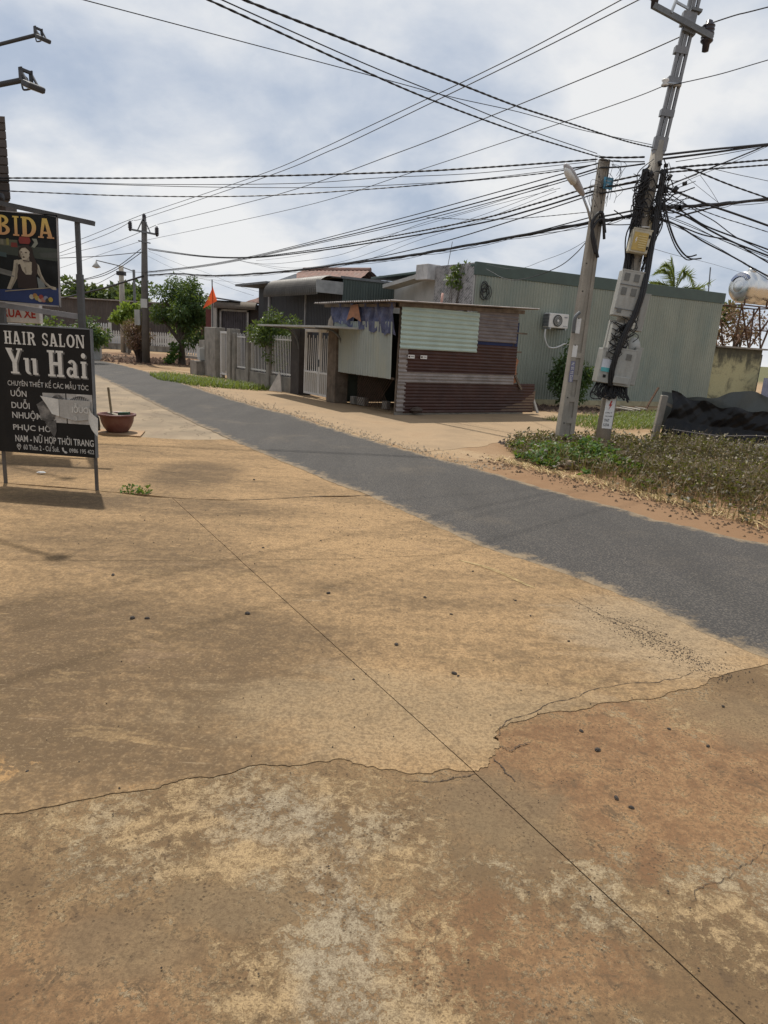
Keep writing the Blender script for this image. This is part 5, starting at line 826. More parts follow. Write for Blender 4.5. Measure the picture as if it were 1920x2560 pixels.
tx = text('sticker_print', '0972 55 55 76', 0, 0, .33, .05, 0, MAT_PAPER, lp, .01); tx.matrix_local = Matrix.Translation((-.055, -.09, 1.13)) @ Matrix.Rotation(R(-90), 4, 'Y')
MB().b2(.0, .17, -.085, -.077, 4.28, 4.46).build('blue_plate', M('blue_plate', (0.10, 0.30, 0.45), bump=0), lp); text('plate_print', 'TRỤ SỐ', .02, 4.39, .12, .03, -.088, MAT_PAPER, lp, .005); text('plate_print', '07', .05, 4.32, .05, .04, -.088, MAT_PAPER, lp, .005)
MB().tube([(-.06, -.07, 3.62), (-.22, -.09, 3.93), (-.40, -.11, 4.18)], .020, 8).build('lamp_arm', MAT_STEEL, lp, True)
dv = Vector((-.39, -.06, .36)).normalized(); Rm = dv.to_track_quat('Z', 'Y').to_matrix()
MB().lathe([(.03, -.04), (.05, .0), (.07, .10), (.085, .24), (.09, .36), (.075, .48), (.04, .55), (.01, .565)], 18, (-.37, -.11, 4.15), Rm @ Matrix.Diagonal((1.0, .7, 1.0))).build('lamp_housing', M('pale_grey_lamp', (0.36, 0.35, 0.36), rough=0.45), lp, True)
MB().lathe([(.01, .20), (.06, .24), (.07, .34), (.06, .46), (.01, .52)], 16, Vector((-.37, -.11, 4.15))+Vector((-.03, -.03, -.035)), Rm @ Matrix.Diagonal((1.05, .9, 1.0))).build('lamp_glass', M('milky_glass', (0.6, 0.6, 0.58), rough=0.15), lp, True)
MB().tube(spline([(.13, -.13, 3.6), (.0, -.16, 3.9), (-.13, -.13, 3.72), (-.03, -.15, 3.4), (.06, -.14, 3.2)], 6), .028, 6).tube(spline([(.13, -.14, 3.5), (.02, -.17, 3.8), (-.12, -.14, 3.6), (.0, -.15, 3.25)], 6), .024, 6).build('cable_tie', MAT_BLACK, lp, True)
MB().tube(spline([(-.17, -.1, 1.95), (-.19, -.13, 2.2), (-.12, -.14, 2.3)], 5), .03, 6).build('conduit', MAT_GREYM, lp, True)
# far poles
MAT_POLED = M('dark_pole_concrete', (0.115, 0.105, 0.095), 0.2, 2.2, 0.9, bump=0.3, dirt=(0.06, 0.055, 0.05), dscale=2, damt=0.6, streak=6)
f1 = thing('utility_pole', 'slim far utility pole with crossarm and insulators behind the dry shrub', 'utility pole', (-11.8, 33.1, 0)); MB().tube([(-.03, 0, -.05), (.0, 0, 3.5), (.06, 0, 6.35)], [.19, .155, .12], 12).build('shaft', MAT_POLED, f1, True)
MB().bar((-.62, -.1, 5.98), (.74, -.1, 5.80), .07, .08).build('crossarm', MAT_GREYM, f1); MB().bar((-.22, -.1, 5.95), (.04, -.1, 6.45), .04).build('brace', MAT_GREYM, f1); MB().bar((.36, -.1, 5.88), (.10, -.1, 6.45), .04).build('brace', MAT_GREYM, f1); MB().bar((-.2, -.1, 5.5), (.35, -.1, 5.42), .06, .05).build('lower_arm', MAT_GREYM, f1)
for p_ in ((-.56, -.1, 6.02), (.66, -.1, 5.85), (.06, 0, 6.38)): insulator(Vector(p_), f1, 1.0, 5)
MB().b2(-.14, .16, -.2, -.15, 2.55, 2.95).build('notice', MAT_WALLW, f1); MB().b2(-.45, -.2, -.2, 0, 1.75, 2.45).build('meter_box', MAT_METER, f1)
f2 = thing('utility_pole', 'short distant pole with cables tied at its top', 'utility pole', (-18.13, 46.6, 0)); MB().tube([(0, 0, -.05), (0, 0, 5.5)], [.2, .15], 10).build('shaft', MAT_POLE, f2, True); MB().b2(-.25, .25, -.2, .2, 4.9, 5.15).build('cable_clamp', MAT_BLACK, f2); MB().b2(.22, .5, -.25, 0, -.02, 1.9).build('side_post', MAT_CONC, f2)
f3 = thing('street_lamp', 'thin distant lamp post with a long arm and small white lamp', 'street lamp', (-17.3, 46.6, 0)); MB().tube([(0, 0, -.05), (0, 0, 5.3)], .09, 8).build('shaft', MAT_GREYM, f3); MB().tube([(0, 0, 5.2), (-1.0, 0, 5.5), (-2.45, 0, 5.75)], .035, 6).build('arm', MAT_GREYM, f3); MB().lathe([(.04, .25), (.1, .1), (.28, -.12), (.02, -.2)], 12, (-2.45, 0, 5.45)).build('lamp_head', MAT_WALLW, f3, True)
# ---------------------------------------------------------------- overhead cables: (kind, radius, style 0 plain / 1 twisted / 2 lashed bundle, points)
WIRES = [
('hv_a',0.012,0,[(-11.59,32.83,6.65),(-4.82,24.15,6.67),(-2.63,21.35,6.80),(-1.22,19.53,6.93),(1.82,15.64,7.25),(3.53,13.45,7.53),(4.87,11.72,7.76)]),
('hv_b',0.012,0,[(-12.11,32.79,6.33),(-10.97,31.32,6.28),(-4.14,22.48,6.33),(-2.09,19.83,6.45),(-1.15,18.61,6.53),(1.92,14.64,6.90),(3.56,12.51,7.13),(3.93,12.04,7.19)]),
('hv_c',0.012,0,[(-11.13,33.10,6.26),(-3.98,23.62,6.06),(-0.13,18.52,6.23),(1.61,16.20,6.38),(3.64,13.52,6.59),(4.60,12.24,6.73)]),
('hv_d',0.009,0,[(-11.47,32.66,5.51),(-3.16,21.62,5.32),(-0.09,17.54,5.46),(2.28,14.38,5.62),(3.59,12.65,5.73),(4.01,12.08,5.79)]),
('hv_c2',0.012,0,[(4.60,12.20,6.72),(5.03,12.22,6.88),(5.52,12.26,7.03),(8.38,12.43,7.92)]),
('hv_d2',0.009,0,[(4.03,12.10,5.79),(4.85,12.17,6.02),(5.66,12.24,6.30),(8.48,12.47,7.28)]),
('hv_far1',0.014,0,[(-11.66,32.97,6.67),(-14.08,35.22,6.33),(-16.66,37.63,5.97),(-18.73,39.55,5.80),(-26.03,46.36,5.18)]),
('hv_far2',0.014,0,[(-12.22,32.97,6.35),(-13.78,34.44,5.99),(-16.33,36.85,5.63),(-18.39,38.79,5.33),(-25.63,45.61,4.26)]),
('hv_far3',0.014,0,[(-11.24,33.20,6.24),(-14.18,35.90,5.72),(-17.12,38.61,5.50),(-19.23,40.54,5.33),(-26.58,47.30,4.72)]),
('hv_far4',0.01,0,[(-11.87,33.17,5.53),(-13.52,34.70,5.32),(-15.47,36.52,5.06),(-18.85,39.67,4.61),(-26.14,46.45,3.65)]),
('over_a',0.013,1,[(3.12,12.04,4.71),(1.68,10.57,4.56),(0.32,9.19,4.48),(-0.55,8.30,4.47),(-1.84,6.98,4.49),(-4.65,4.13,4.54)]),
('over_b',0.007,0,[(3.07,11.97,4.74),(1.53,10.24,4.56),(0.36,8.94,4.48),(-0.47,8.01,4.42),(-1.64,6.71,4.38),(-4.31,3.73,4.31)]),
('over_c',0.013,1,[(4.01,12.17,4.93),(3.29,11.33,4.77),(2.05,9.91,4.56),(1.29,9.03,4.43),(0.58,8.21,4.34),(-0.04,7.49,4.26),(-1.31,6.03,4.11),(-3.92,3.01,3.81)]),
('over_d',0.006,0,[(4.00,12.21,4.98),(2.89,11.50,4.90),(2.48,11.24,4.88),(1.57,10.67,4.87),(0.49,9.98,4.80),(-0.61,9.28,4.77),(-3.24,7.61,4.69),(-6.62,5.47,4.59)]),
('side_a',0.017,1,[(3.14,12.18,4.71),(1.25,11.91,4.42),(-0.32,11.69,4.21),(-3.35,11.27,3.88),(-5.86,10.91,3.66),(-6.45,10.83,3.61)]),
('side_b',0.006,0,[(3.12,12.18,4.68),(1.22,11.91,4.34),(-0.31,11.69,4.14),(-1.68,11.50,3.94),(-3.90,11.19,3.74),(-5.86,10.91,3.63),(-6.45,10.83,3.59)]),
('side_c',0.006,0,[(3.13,12.18,4.63),(1.23,11.91,4.25),(-0.06,11.73,4.06),(-1.31,11.55,3.91),(-3.43,11.26,3.75),(-5.86,10.91,3.62),(-6.45,10.83,3.59)]),
('side_d',0.011,1,[(3.17,12.19,4.65),(2.33,12.07,4.44),(0.89,11.86,4.18),(-0.68,11.64,3.93),(-2.29,11.42,3.71),(-4.08,11.16,3.56),(-5.87,10.91,3.48),(-6.46,10.83,3.46)]),
('street_a',0.022,1,[(3.96,12.46,4.58),(3.44,13.14,4.54),(2.58,14.26,4.39),(1.50,15.67,4.25),(-1.05,19.02,4.14),(-3.15,21.77,4.11),(-5.17,24.41,4.16),(-7.73,27.77,4.47),(-11.43,32.61,5.15)]),
('street_b',0.02,0,[(3.93,12.49,4.48),(3.43,13.15,4.45),(2.59,14.25,4.30),(1.51,15.67,4.17),(-1.05,19.02,4.08),(-3.15,21.77,4.07),(-5.17,24.41,4.14),(-7.73,27.77,4.44),(-11.36,32.53,5.09)]),
('street_c',0.012,0,[(3.20,12.31,4.69),(2.56,13.20,4.62),(1.22,15.05,4.50),(-0.03,16.79,4.40),(-3.04,20.96,4.19),(-5.02,23.70,4.09),(-7.59,27.27,4.06),(-11.68,32.93,4.15)]),
('street_d',0.015,0,[(3.21,12.29,4.61),(2.57,13.19,4.53),(1.39,14.82,4.42),(-0.03,16.78,4.31),(-3.04,20.96,4.15),(-5.02,23.70,4.06),(-7.59,27.27,4.03),(-11.68,32.93,4.13)]),
('street_e',0.01,0,[(3.21,12.29,4.57),(2.57,13.18,4.48),(1.40,14.81,4.36),(-0.02,16.78,4.26),(-3.04,20.96,4.12),(-5.02,23.70,4.03),(-7.59,27.27,4.00),(-11.68,32.93,4.09)]),
('street_f',0.034,2,[(3.19,12.32,3.77),(2.23,13.65,3.70),(1.02,15.33,3.61),(0.02,16.72,3.56),(-1.46,18.77,3.54),(-3.02,20.93,3.51),(-5.01,23.69,3.55),(-7.11,26.60,3.66),(-9.22,29.53,3.89),(-11.47,32.64,3.99)]),
('street_g',0.013,0,[(3.21,12.30,4.22),(2.21,13.69,4.01),(0.76,15.70,3.75),(-0.98,18.11,3.58),(-3.02,20.93,3.53),(-5.01,23.69,3.56)]),
('street_h',0.012,0,[(3.21,12.30,3.86),(2.80,12.86,3.79),(2.42,13.39,3.73),(1.60,14.52,3.64)]),
('street_i',0.008,1,[(3.20,12.31,3.94),(2.21,13.69,4.01),(1.43,14.77,4.13),(0.55,15.98,4.32)]),
('drop_a',0.006,0,[(2.58,13.18,4.50),(1.40,14.80,4.31),(0.56,15.97,4.23),(-0.01,16.77,4.12),(-1.48,18.79,3.79),(-3.03,20.94,3.75),(-4.30,22.70,3.81),(-5.46,24.31,4.03)]),
('drop_b',0.005,0,[(2.66,13.05,4.43),(1.56,14.58,4.17),(-0.00,16.75,3.89),(-1.21,18.42,3.64),(-2.43,20.11,3.55),(-3.60,21.74,3.65),(-5.46,24.31,4.03)]),
('drop_c',0.005,0,[(2.70,13.01,4.37),(1.57,14.57,4.08),(0.36,16.25,3.86),(-0.98,18.10,3.55),(-2.70,20.49,3.48),(-3.76,21.96,3.62),(-5.36,24.18,4.01)]),
('drop_d',0.005,0,[(2.75,12.94,4.41),(1.75,14.32,4.32),(0.51,16.05,4.18),(-1.00,18.14,4.02),(-3.00,20.91,3.91),(-4.61,23.14,3.94)]),
('drop_e',0.006,0,[(-11.55,32.97,5.08),(-9.61,31.93,4.44),(-8.52,31.35,4.17),(-6.74,30.39,3.59),(-5.44,29.70,3.31)]),
('drop_f',0.006,0,[(-11.54,32.89,4.85),(-10.32,31.95,4.38),(-8.93,30.88,3.94),(-7.82,30.02,3.71)]),
('drop_g',0.006,0,[(-7.82,30.00,3.71),(-6.94,29.79,3.44),(-5.98,29.56,3.20)]),
('drop_h',0.005,0,[(-11.55,32.90,4.22),(-9.59,31.31,3.97),(-7.80,29.87,3.76),(-5.59,28.09,3.55)]),
('link_0',0.02,1,[(3.17,12.20,4.75),(3.51,12.20,4.76),(3.91,12.20,4.79)]),
('link_1',0.012,0,[(3.18,12.20,4.71),(3.52,12.20,4.70),(3.92,12.20,4.72)]),
('link_2',0.016,0,[(3.19,12.20,4.59),(3.53,12.20,4.62),(3.93,12.20,4.69)]),
('link_3',0.016,1,[(3.23,12.20,4.29),(3.57,12.20,4.36),(3.96,12.20,4.46)]),
('link_4',0.016,0,[(3.25,12.20,4.20),(3.58,12.20,4.27),(3.98,12.20,4.37)]),
('link_5',0.018,0,[(3.29,12.20,3.84),(3.63,12.20,3.92),(4.03,12.20,4.02)]),
('link_6',0.034,2,[(3.30,12.20,3.76),(3.64,12.20,3.85),(4.04,12.20,3.96)]),
('link_7',0.01,0,[(3.31,12.20,3.73),(3.65,12.20,3.74),(4.07,12.20,3.78)]),
('service',0.01,0,[(3.24,12.55,3.53),(3.19,13.06,3.37),(3.10,13.85,3.23),(2.95,15.32,3.18),(2.79,16.87,3.22),(2.66,18.07,3.36),(2.52,19.32,3.62),(2.45,20.07,3.77)]),
('service2',0.005,0,[(3.25,12.52,3.54),(3.14,13.49,3.46),(3.00,14.89,3.45),(2.77,16.96,3.47),(2.45,20.01,3.88)]),
('right_a',0.022,0,[(4.12,12.28,4.84),(5.13,12.61,5.07),(6.25,12.98,5.31),(10.90,14.51,6.32)]),
('right_b',0.02,0,[(4.13,12.28,4.78),(5.14,12.61,5.02),(6.25,12.98,5.30),(10.87,14.50,6.45)]),
('right_c',0.022,1,[(4.16,12.29,4.60),(4.52,12.41,4.71),(4.89,12.53,4.79),(5.51,12.74,4.91),(6.30,13.00,5.07),(10.97,14.54,5.98)]),
('right_d',0.018,1,[(4.16,12.29,4.58),(5.19,12.63,4.78),(6.32,13.00,4.99),(10.99,14.54,5.89)]),
('right_e',0.034,2,[(3.91,12.21,4.00),(4.63,12.45,4.12),(5.48,12.72,4.26),(6.45,13.05,4.46),(11.11,14.59,5.41)]),
('right_f',0.018,0,[(4.66,12.46,3.96),(5.48,12.73,4.23),(6.45,13.04,4.47),(11.06,14.57,5.63)]),
('right_g',0.007,0,[(4.50,12.40,4.80),(5.33,12.68,5.02),(6.26,12.98,5.28),(10.85,14.50,6.55)]),
('right_h',0.014,0,[(4.41,12.37,4.42),(4.95,12.55,4.68),(5.50,12.73,4.94),(6.25,12.98,5.30),(10.57,14.40,7.38)]),
('right_i',0.005,0,[(4.50,12.40,4.40),(4.96,12.55,4.64),(5.66,12.79,4.97),(6.26,12.98,5.28),(10.52,14.39,7.47)]),
('fan_a',0.022,0,[(4.28,12.29,4.40),(5.13,12.41,4.18),(6.29,12.56,3.93),(11.13,13.22,2.85)]),
('fan_b',0.018,1,[(4.56,12.33,4.69),(4.83,12.37,4.67),(5.44,12.45,4.52),(6.20,12.55,4.36),(11.06,13.21,3.37)]),
('fan_c',0.016,0,[(4.23,12.29,4.14),(4.69,12.35,4.04),(5.14,12.41,3.85),(5.77,12.49,3.69),(6.37,12.57,3.55),(11.20,13.22,2.41)]),
('fan_d',0.018,0,[(4.24,12.29,4.08),(4.76,12.36,3.97),(5.28,12.43,3.77),(5.79,12.50,3.60),(6.40,12.58,3.45),(11.21,13.22,2.26)]),
('fan_e',0.014,0,[(4.20,12.28,3.89),(4.64,12.34,3.82),(5.13,12.41,3.70),(5.70,12.48,3.62),(6.42,12.58,3.34),(11.03,13.20,1.50)]),
('fan_f',0.016,0,[(4.19,12.28,3.92),(4.61,12.34,3.83),(5.15,12.41,3.60),(5.66,12.48,3.42),(6.01,12.53,3.29),(6.46,12.59,3.12),(11.12,13.21,1.42)]),
('fan_g',0.01,0,[(4.26,12.29,4.36),(4.99,12.39,4.05),(5.33,12.44,3.92),(5.76,12.49,3.70),(6.38,12.58,3.50),(11.10,13.21,1.97)]),
('fan_h',0.01,1,[(4.29,12.29,4.23),(4.95,12.38,4.10),(5.55,12.46,3.97),(6.32,12.57,3.83),(11.19,13.22,2.90)]),
('fan_i',0.007,0,[(4.25,12.29,3.99),(4.85,12.37,3.85),(5.46,12.45,3.65),(6.40,12.58,3.42),(11.21,13.23,2.20)]),
('fan_j',0.007,0,[(4.40,12.31,3.94),(5.00,12.39,3.78),(5.70,12.48,3.58),(6.41,12.58,3.37),(11.17,13.22,1.97)]),
('fan_k',0.006,0,[(4.34,12.30,3.87),(5.03,12.39,3.67),(5.74,12.49,3.40),(6.48,12.59,3.06),(10.98,13.19,0.97)]),
('fan_l',0.005,0,[(4.01,12.12,3.44),(5.64,14.77,3.68),(8.19,18.89,4.10),(13.54,27.55,4.90)]),
('fan_m',0.006,0,[(5.21,12.64,4.79),(5.79,12.83,4.76),(6.38,13.02,4.74),(10.18,14.28,4.61)]),
('fan_n',0.004,0,[(4.65,12.34,4.59),(4.96,12.39,4.42),(5.35,12.44,4.21)]),
('fan_o',0.004,0,[(4.93,12.38,4.61),(5.14,12.41,4.42),(5.34,12.44,4.21)]),
('cut_a',0.014,0,[(4.24,12.00,4.12),(4.31,12.01,3.96),(4.41,12.01,3.73),(4.57,12.02,3.47),(4.77,12.03,3.29),(4.94,12.04,3.32)]),
('cut_b',0.014,0,[(4.26,12.00,4.12),(4.33,12.01,3.94),(4.43,12.01,3.71),(4.60,12.02,3.44),(4.82,12.03,3.26),(5.03,12.04,3.27)]),
('cut_c',0.012,0,[(4.24,12.00,4.09),(4.30,12.01,3.91),(4.41,12.01,3.67),(4.58,12.02,3.40),(4.77,12.03,3.24),(4.90,12.04,3.25)]),
('fl_a',0.02,0,[(-11.89,33.00,5.15),(-13.30,34.08,4.49),(-14.60,35.08,4.10),(-16.16,36.28,3.85),(-17.94,37.65,3.65),(-22.68,41.29,3.11)]),
('fl_b',0.02,0,[(-11.90,33.00,4.98),(-13.31,34.09,4.38),(-14.61,35.08,4.00),(-16.17,36.28,3.81),(-17.94,37.65,3.59),(-22.68,41.29,2.99)]),
('fl_c',0.05,0,[(-11.79,32.91,3.96),(-13.10,33.97,3.71),(-14.50,35.11,3.45),(-16.47,36.70,3.16),(-20.33,39.82,2.59)]),
('fl_d',0.02,0,[(-11.83,32.96,5.01),(-14.13,34.25,4.87),(-15.57,35.06,4.83),(-17.02,35.88,4.80),(-22.25,38.81,4.71)]),
('fl_e',0.02,0,[(-18.31,46.72,5.12),(-20.00,47.66,4.45),(-21.27,48.37,4.12),(-23.36,49.54,3.64),(-28.50,52.41,2.45)]),
('fl_f',0.012,0,[(-11.67,32.50,4.09),(-14.32,38.31,4.52),(-17.95,46.26,5.09)]),
]
WLAB = {
 'hv_a': ('high voltage wire from the far pole top to above the lattice pole', None), 'hv_b': ('high voltage wire from the far left insulator to the left lattice insulator', None), 'hv_c': ('high voltage wire from the far right insulator to the right lattice insulator', None), 'hv_d': ('thin neutral wire ending at the clamp on the lattice pole', None),
 'hv_c2': ('armoured wire leaving the right lattice insulator towards the right edge', None), 'hv_d2': ('thin wire leaving the lattice clamp towards the right edge', None), 'hv_far': ('thin high voltage wire running left beyond the far pole', 'wires beyond the far pole'),
 'over_a': ('twisted cable crossing the sky from upper left to the lighting pole top', None), 'over_b': ('thin wire beside the twisted cable to the lighting pole top', None), 'over_c': ('twisted cable crossing the sky to the foot of the lattice', None), 'over_d': ('long thin wire from the top left corner to the lattice foot', None),
 'side_a': ('thick twisted cable strung level from the left house to the lighting pole', None), 'side_b': ('thin wire strung level between the two twisted house cables', 'thin level house wires'), 'side_c': ('thin wire strung level between the two twisted house cables', 'thin level house wires'), 'side_d': ('thinner twisted cable strung level below the thick house cable', None),
 'street_f': ('heavy lashed cable bundle sagging low along the street', None), 'street_i': ('short twisted cable ending in mid span left of the street lamp', None), 'street': ('black street cable sagging between the lighting pole and the far pole', 'street cables'), 'drop_a': ('thin drop wire splitting from the street cables', 'thin street drop wires'), 'drop_b': ('thin drop wire splitting from the street cables', 'thin street drop wires'), 'drop_c': ('thin drop wire splitting from the street cables', 'thin street drop wires'), 'drop_d': ('thin drop wire splitting from the street cables', 'thin street drop wires'),
 'drop': ('thin service wire dropping right from the far pole over the round tree', 'service wires from the far pole'), 'link': ('black cable bridging the lighting pole and the lattice pole', 'cables between the two near poles'), 'service2': ('fine wire from the lighting pole to the green roof corner', None), 'service': ('sagging black service cable from the lighting pole to the green house', None),
 'right': ('black cable running from the cluttered pole to the right edge', 'cables leaving to the right'), 'fan': ('black service cable fanning down to the right from the cluttered pole', 'service cables fanning right'), 'cut': ('cut cable end hanging loose right of the cluttered pole', 'cut hanging cables'), 'fl_c': ('thick cable bundle sagging left from the far pole', None), 'fl': ('cable running left from the far poles', 'cables left of the far pole')}
ORD = ('topmost', 'second', 'third', 'fourth', 'fifth', 'sixth', 'seventh', 'lowest')
for k in range(8): WLAB['link_%d' % k] = (ORD[k]+' of the eight cables bridging the two near poles', 'cables between the two near poles')
for k, v in dict(a='twisted street cable with deep sag, tied below the far crossarm', b='plain thick street cable hugging the deep sagging twisted one', c='uppermost of three street cables rising to the lighting pole top', d='middle of three street cables rising to the lighting pole top', e='lowest of three street cables rising to the lighting pole top', g='street cable joining the heavy lashed bundle from above', h='short street cable merging into the bundle near the lighting pole').items(): WLAB['street_'+k] = (v, 'street cables')
for k, v in dict(a='uppermost thick cable leaving the cluttered pole for the right edge', b='thick cable just below the uppermost one leaving right', c='thick twisted cable starting at the clamps right of the pole', d='twisted cable just below the clamp cable, running right', e='heavy lashed bundle running right from the tangle at mid height', f='cable rising to join the heavy lashed bundle on the right', g='thin wire tucked under the two uppermost right hand cables', h='cable climbing steeply from the tangle to the uppermost right cables', i='thin wire climbing beside the steep right hand cable').items(): WLAB['right_'+k] = (v, 'cables leaving to the right')
for k, v in dict(a='thick cable falling right from high on the pole across the heavy bundle', b='twisted cable falling right from the clamps', c='uppermost of four cables in the low right fan', d='second of four cables in the low right fan', e='third of four cables in the low right fan', f='lowest of four cables in the low right fan', g='medium cable slanting from the tangle into the low right fan', h='thin twisted cable falling right between the bundle and the low fan', i='thin wire inside the low right fan of service cables', j='thin wire inside the low right fan of service cables', k='lowest thin wire under the low right fan', l='thin wire running from the cluttered pole to the water tank', m='thin wire falling right from the twisted clamp cable', n='short fine wire linking the clamp cables to the heavy bundle', o='short fine wire linking the clamp cables to the heavy bundle').items(): WLAB['fan_'+k] = (v, 'service cables fanning right')
def wire_mesh(pts, r, style):
    P = spline(pts, 7); mb = MB(); n = 5 if r < .02 else 6
    if style == 1:
        Q = spline(pts, 26); L = [0]
        for a, b in zip(Q, Q[1:]): L.append(L[-1]+(b-a).length)
        step_ = max(.035, L[-1]/420); N = int(L[-1]/step_); Q2 = []; j = 0
        for i in range(N+1):
            d = L[-1]*i/N
            while j < len(Q)-2 and L[j+1] < d: j += 1
            Q2.append(Q[j].lerp(Q[j+1], (d-L[j])/max(1e-6, L[j+1]-L[j])))
        t = (Q2[-1]-Q2[0]).normalized(); u = t.cross(Vector((0, 0, 1))).normalized(); w = Vector((0, 0, 1)); tw = 2*math.pi/.26
        for ph in (0, math.pi): mb.tube([q+(u*math.cos(tw*L[-1]*i/N+ph)+w*math.sin(tw*L[-1]*i/N+ph))*r*.36 for i, q in enumerate(Q2)], r*.66, 4)
    elif style == 2:
        rg = random.Random(3); mb.tube(P, r*.75, 7)
        for k in range(5): mb.tube([q+Vector((rg.uniform(-1, 1)*r*.6, 0, math.sin(i*.5+k*2)*r*.7+rg.uniform(-.3, .3)*r)) for i, q in enumerate(P)], r*.3, 4)
        for k in range(2): mb.tube([q+Vector((0, 0, -abs(math.sin(i*.33+k))*r*2.2)) for i, q in enumerate(P)], .005, 4)
    else: mb.tube(P, r, n)
    return mb
for key, r_, sty, pts in WIRES:
    lab = WLAB.get(key) or next(v for k, v in WLAB.items() if key.startswith(k))
    tag(wire_mesh(pts, r_*.85, sty).build('overhead_cable', MAT_BLACK, None, True), lab[0], 'cable', lab[1])
# tangle, clamps and risers on the cluttered pole
rg = random.Random(12); tg = MB()
for k in range(60):
    z0 = rg.uniform(3.75, 4.75); p = mp_ax(z0); s = rg.choice((-1, 1)); l = rg.uniform(.3, 1.1); wv = rg.uniform(.10, .26)
    tg.tube(spline([p+Vector((s*rg.uniform(.05, .16), -.14-rg.random()*.08, 0)), mp_ax(z0-l*.35)+Vector((s*(wv+.05*rg.random()), -.16, 0)), mp_ax(z0-l*.7)+Vector((s*wv*.8, -.18+.08*rg.random(), 0)), mp_ax(z0-l)+Vector((s*rg.uniform(.02, .14), -.15, 0))], 5), rg.choice((.006, .008, .012)), 4)
for k in range(22):
    z0 = rg.uniform(4.05, 4.6); p = mp_ax(z0); s = rg.choice((-1, 1, 1)); q = p+Vector((s*rg.uniform(.25, .75), -.1, rg.uniform(-.2, .12))); tg.tube(spline([p+Vector((s*.1, -.12, 0)), p.lerp(q, .5)+Vector((0, -.05, -.06-rg.random()*.12)), q], 5), rg.choice((.006, .009)), 4)
for k in range(12): z0 = rg.uniform(3.95, 4.45); c_ = mp_ax(z0)+Vector((rg.uniform(-.22, .22), -.17, 0)); rr = rg.uniform(.08, .17); tg.tube([c_+Vector((rr*.8*math.cos(a*.45), .02*math.sin(a), rr*math.sin(a*.45))) for a in range(14)], .010, 4)
for k in range(16): z0 = rg.uniform(3.9, 4.75); tg.box(mp_ax(z0)+Vector((rg.uniform(-.35, .55), -.12, 0)), (rg.uniform(.04, .09), .05, rg.uniform(.04, .10)), Matrix.Rotation(rg.uniform(-.6, .6), 3, 'Y'))
for k in range(46):
    z0 = 1.12+rg.uniform(-.03, .05); c_ = mp_ax(z0); x0 = rg.uniform(-.34, .22); x1 = x0+rg.uniform(-.14, .14); tg.tube(spline([c_+Vector((x0, -.2, .04)), c_+Vector((x0*1.25-.03, -.24, -.10-rg.random()*.12)), c_+Vector((x1*.9, -.22, -.12-rg.random()*.14)), c_+Vector((x1*.5, -.18, .0))], 5), rg.choice((.007, .009, .011)), 4)
for k in range(26):
    z0 = rg.uniform(1.7, 2.3); c_ = mp_ax(z0); tg.tube(spline([c_+Vector((rg.uniform(-.3, .2), -.31, .06)), c_+Vector((rg.uniform(-.32, .2), -.34, -.08)), c_+Vector((rg.uniform(-.3, .2), -.31, -.2))], 4), .007, 4)
tag(tg.build('cable_tangle', MAT_BLACK, None, True), 'dense tangle of black cables, clamps and loops on the cluttered pole', 'cable tangle', kind='stuff')
for nm, pts, r_ in (('thick black riser bundle snaking down over the meter boxes', [(4.6, .12, .15), (3.7, .16, .17), (3.2, .15, .26), (2.7, .12, .36), (2.3, .05, .38), (2.0, -.05, .38), (1.7, -.12, .38), (1.4, -.15, .36), (1.1, -.12, .3)], .045), ('black riser cable left of the pole behind the notice box', [(4.6, -.16, .1), (3.9, -.17, .12), (3.4, -.16, .1), (2.9, -.15, .1)], .05)):
    P = spline([mp_ax(z)+Vector((dx, -dy, 0)) for z, dx, dy in pts], 8); m = MB()
    for k in range(7): m.tube([p+Vector((r_*.75*math.cos(k*.9+i*.13), r_*.5*math.sin(k*.9+i*.13), 0)) for i, p in enumerate(P)], r_*.42, 5)
    tag(m.build('riser_cable', MAT_BLACK, None, True), nm, 'cable')
# wisps of thin wire round the lighting pole head
ws_ = MB()
for k in range(30):
    c_ = Vector((3.29, 12.1, rg.uniform(4.15, 4.7))); a = Vector((rg.uniform(-.3, .35), 0, rg.uniform(-.1, .1))); ws_.tube(spline([c_+a*.3, c_+a+Vector((0, 0, -.05)), c_+a*rg.uniform(.3, 1.1)+Vector((0, 0, -.15-rg.random()*.25))], 5), .0035, 4)
tag(ws_.build('wire_wisps', MAT_BLACK), 'loose wisps of thin wire around the lighting pole head', 'wire', kind='stuff')
# ---------------------------------------------------------------- vegetation
def leafmb(n, clumps, size, seed, asp=2.2, droop=.3, sig=1.0):
    """n leaf quads spread round clump centres: (x, y, z, radius)"""
    g = np.random.default_rng(seed); C = np.array(clumps); w = C[:, 3]**2; k = g.choice(len(C), n, p=w/w.sum())
    d = g.normal(size=(n, 3)); d /= np.linalg.norm(d, axis=1)[:, None]; rr = g.random(n)**.42
    P = C[k, :3]+d*(rr*C[k, 3]*sig)[:, None]*np.array([1, 1, .8])
    t = d*.6+g.normal(size=(n, 3))*.7; t[:, 2] -= droop; t /= np.linalg.norm(t, axis=1)[:, None]
    s = np.cross(t, g.normal(size=(n, 3))); s /= np.linalg.norm(s, axis=1)[:, None]; L = size*g.uniform(.6, 1.3, n)[:, None]
    V = np.stack([P, P+t*L*.5+s*L/asp*.5, P+t*L, P+t*L*.5-s*L/asp*.5], 1).reshape(-1, 3)
    m = MB(); m.v = [tuple(q) for q in V.tolist()]; m.f = [(4*i, 4*i+1, 4*i+2, 4*i+3) for i in range(n)]; return m
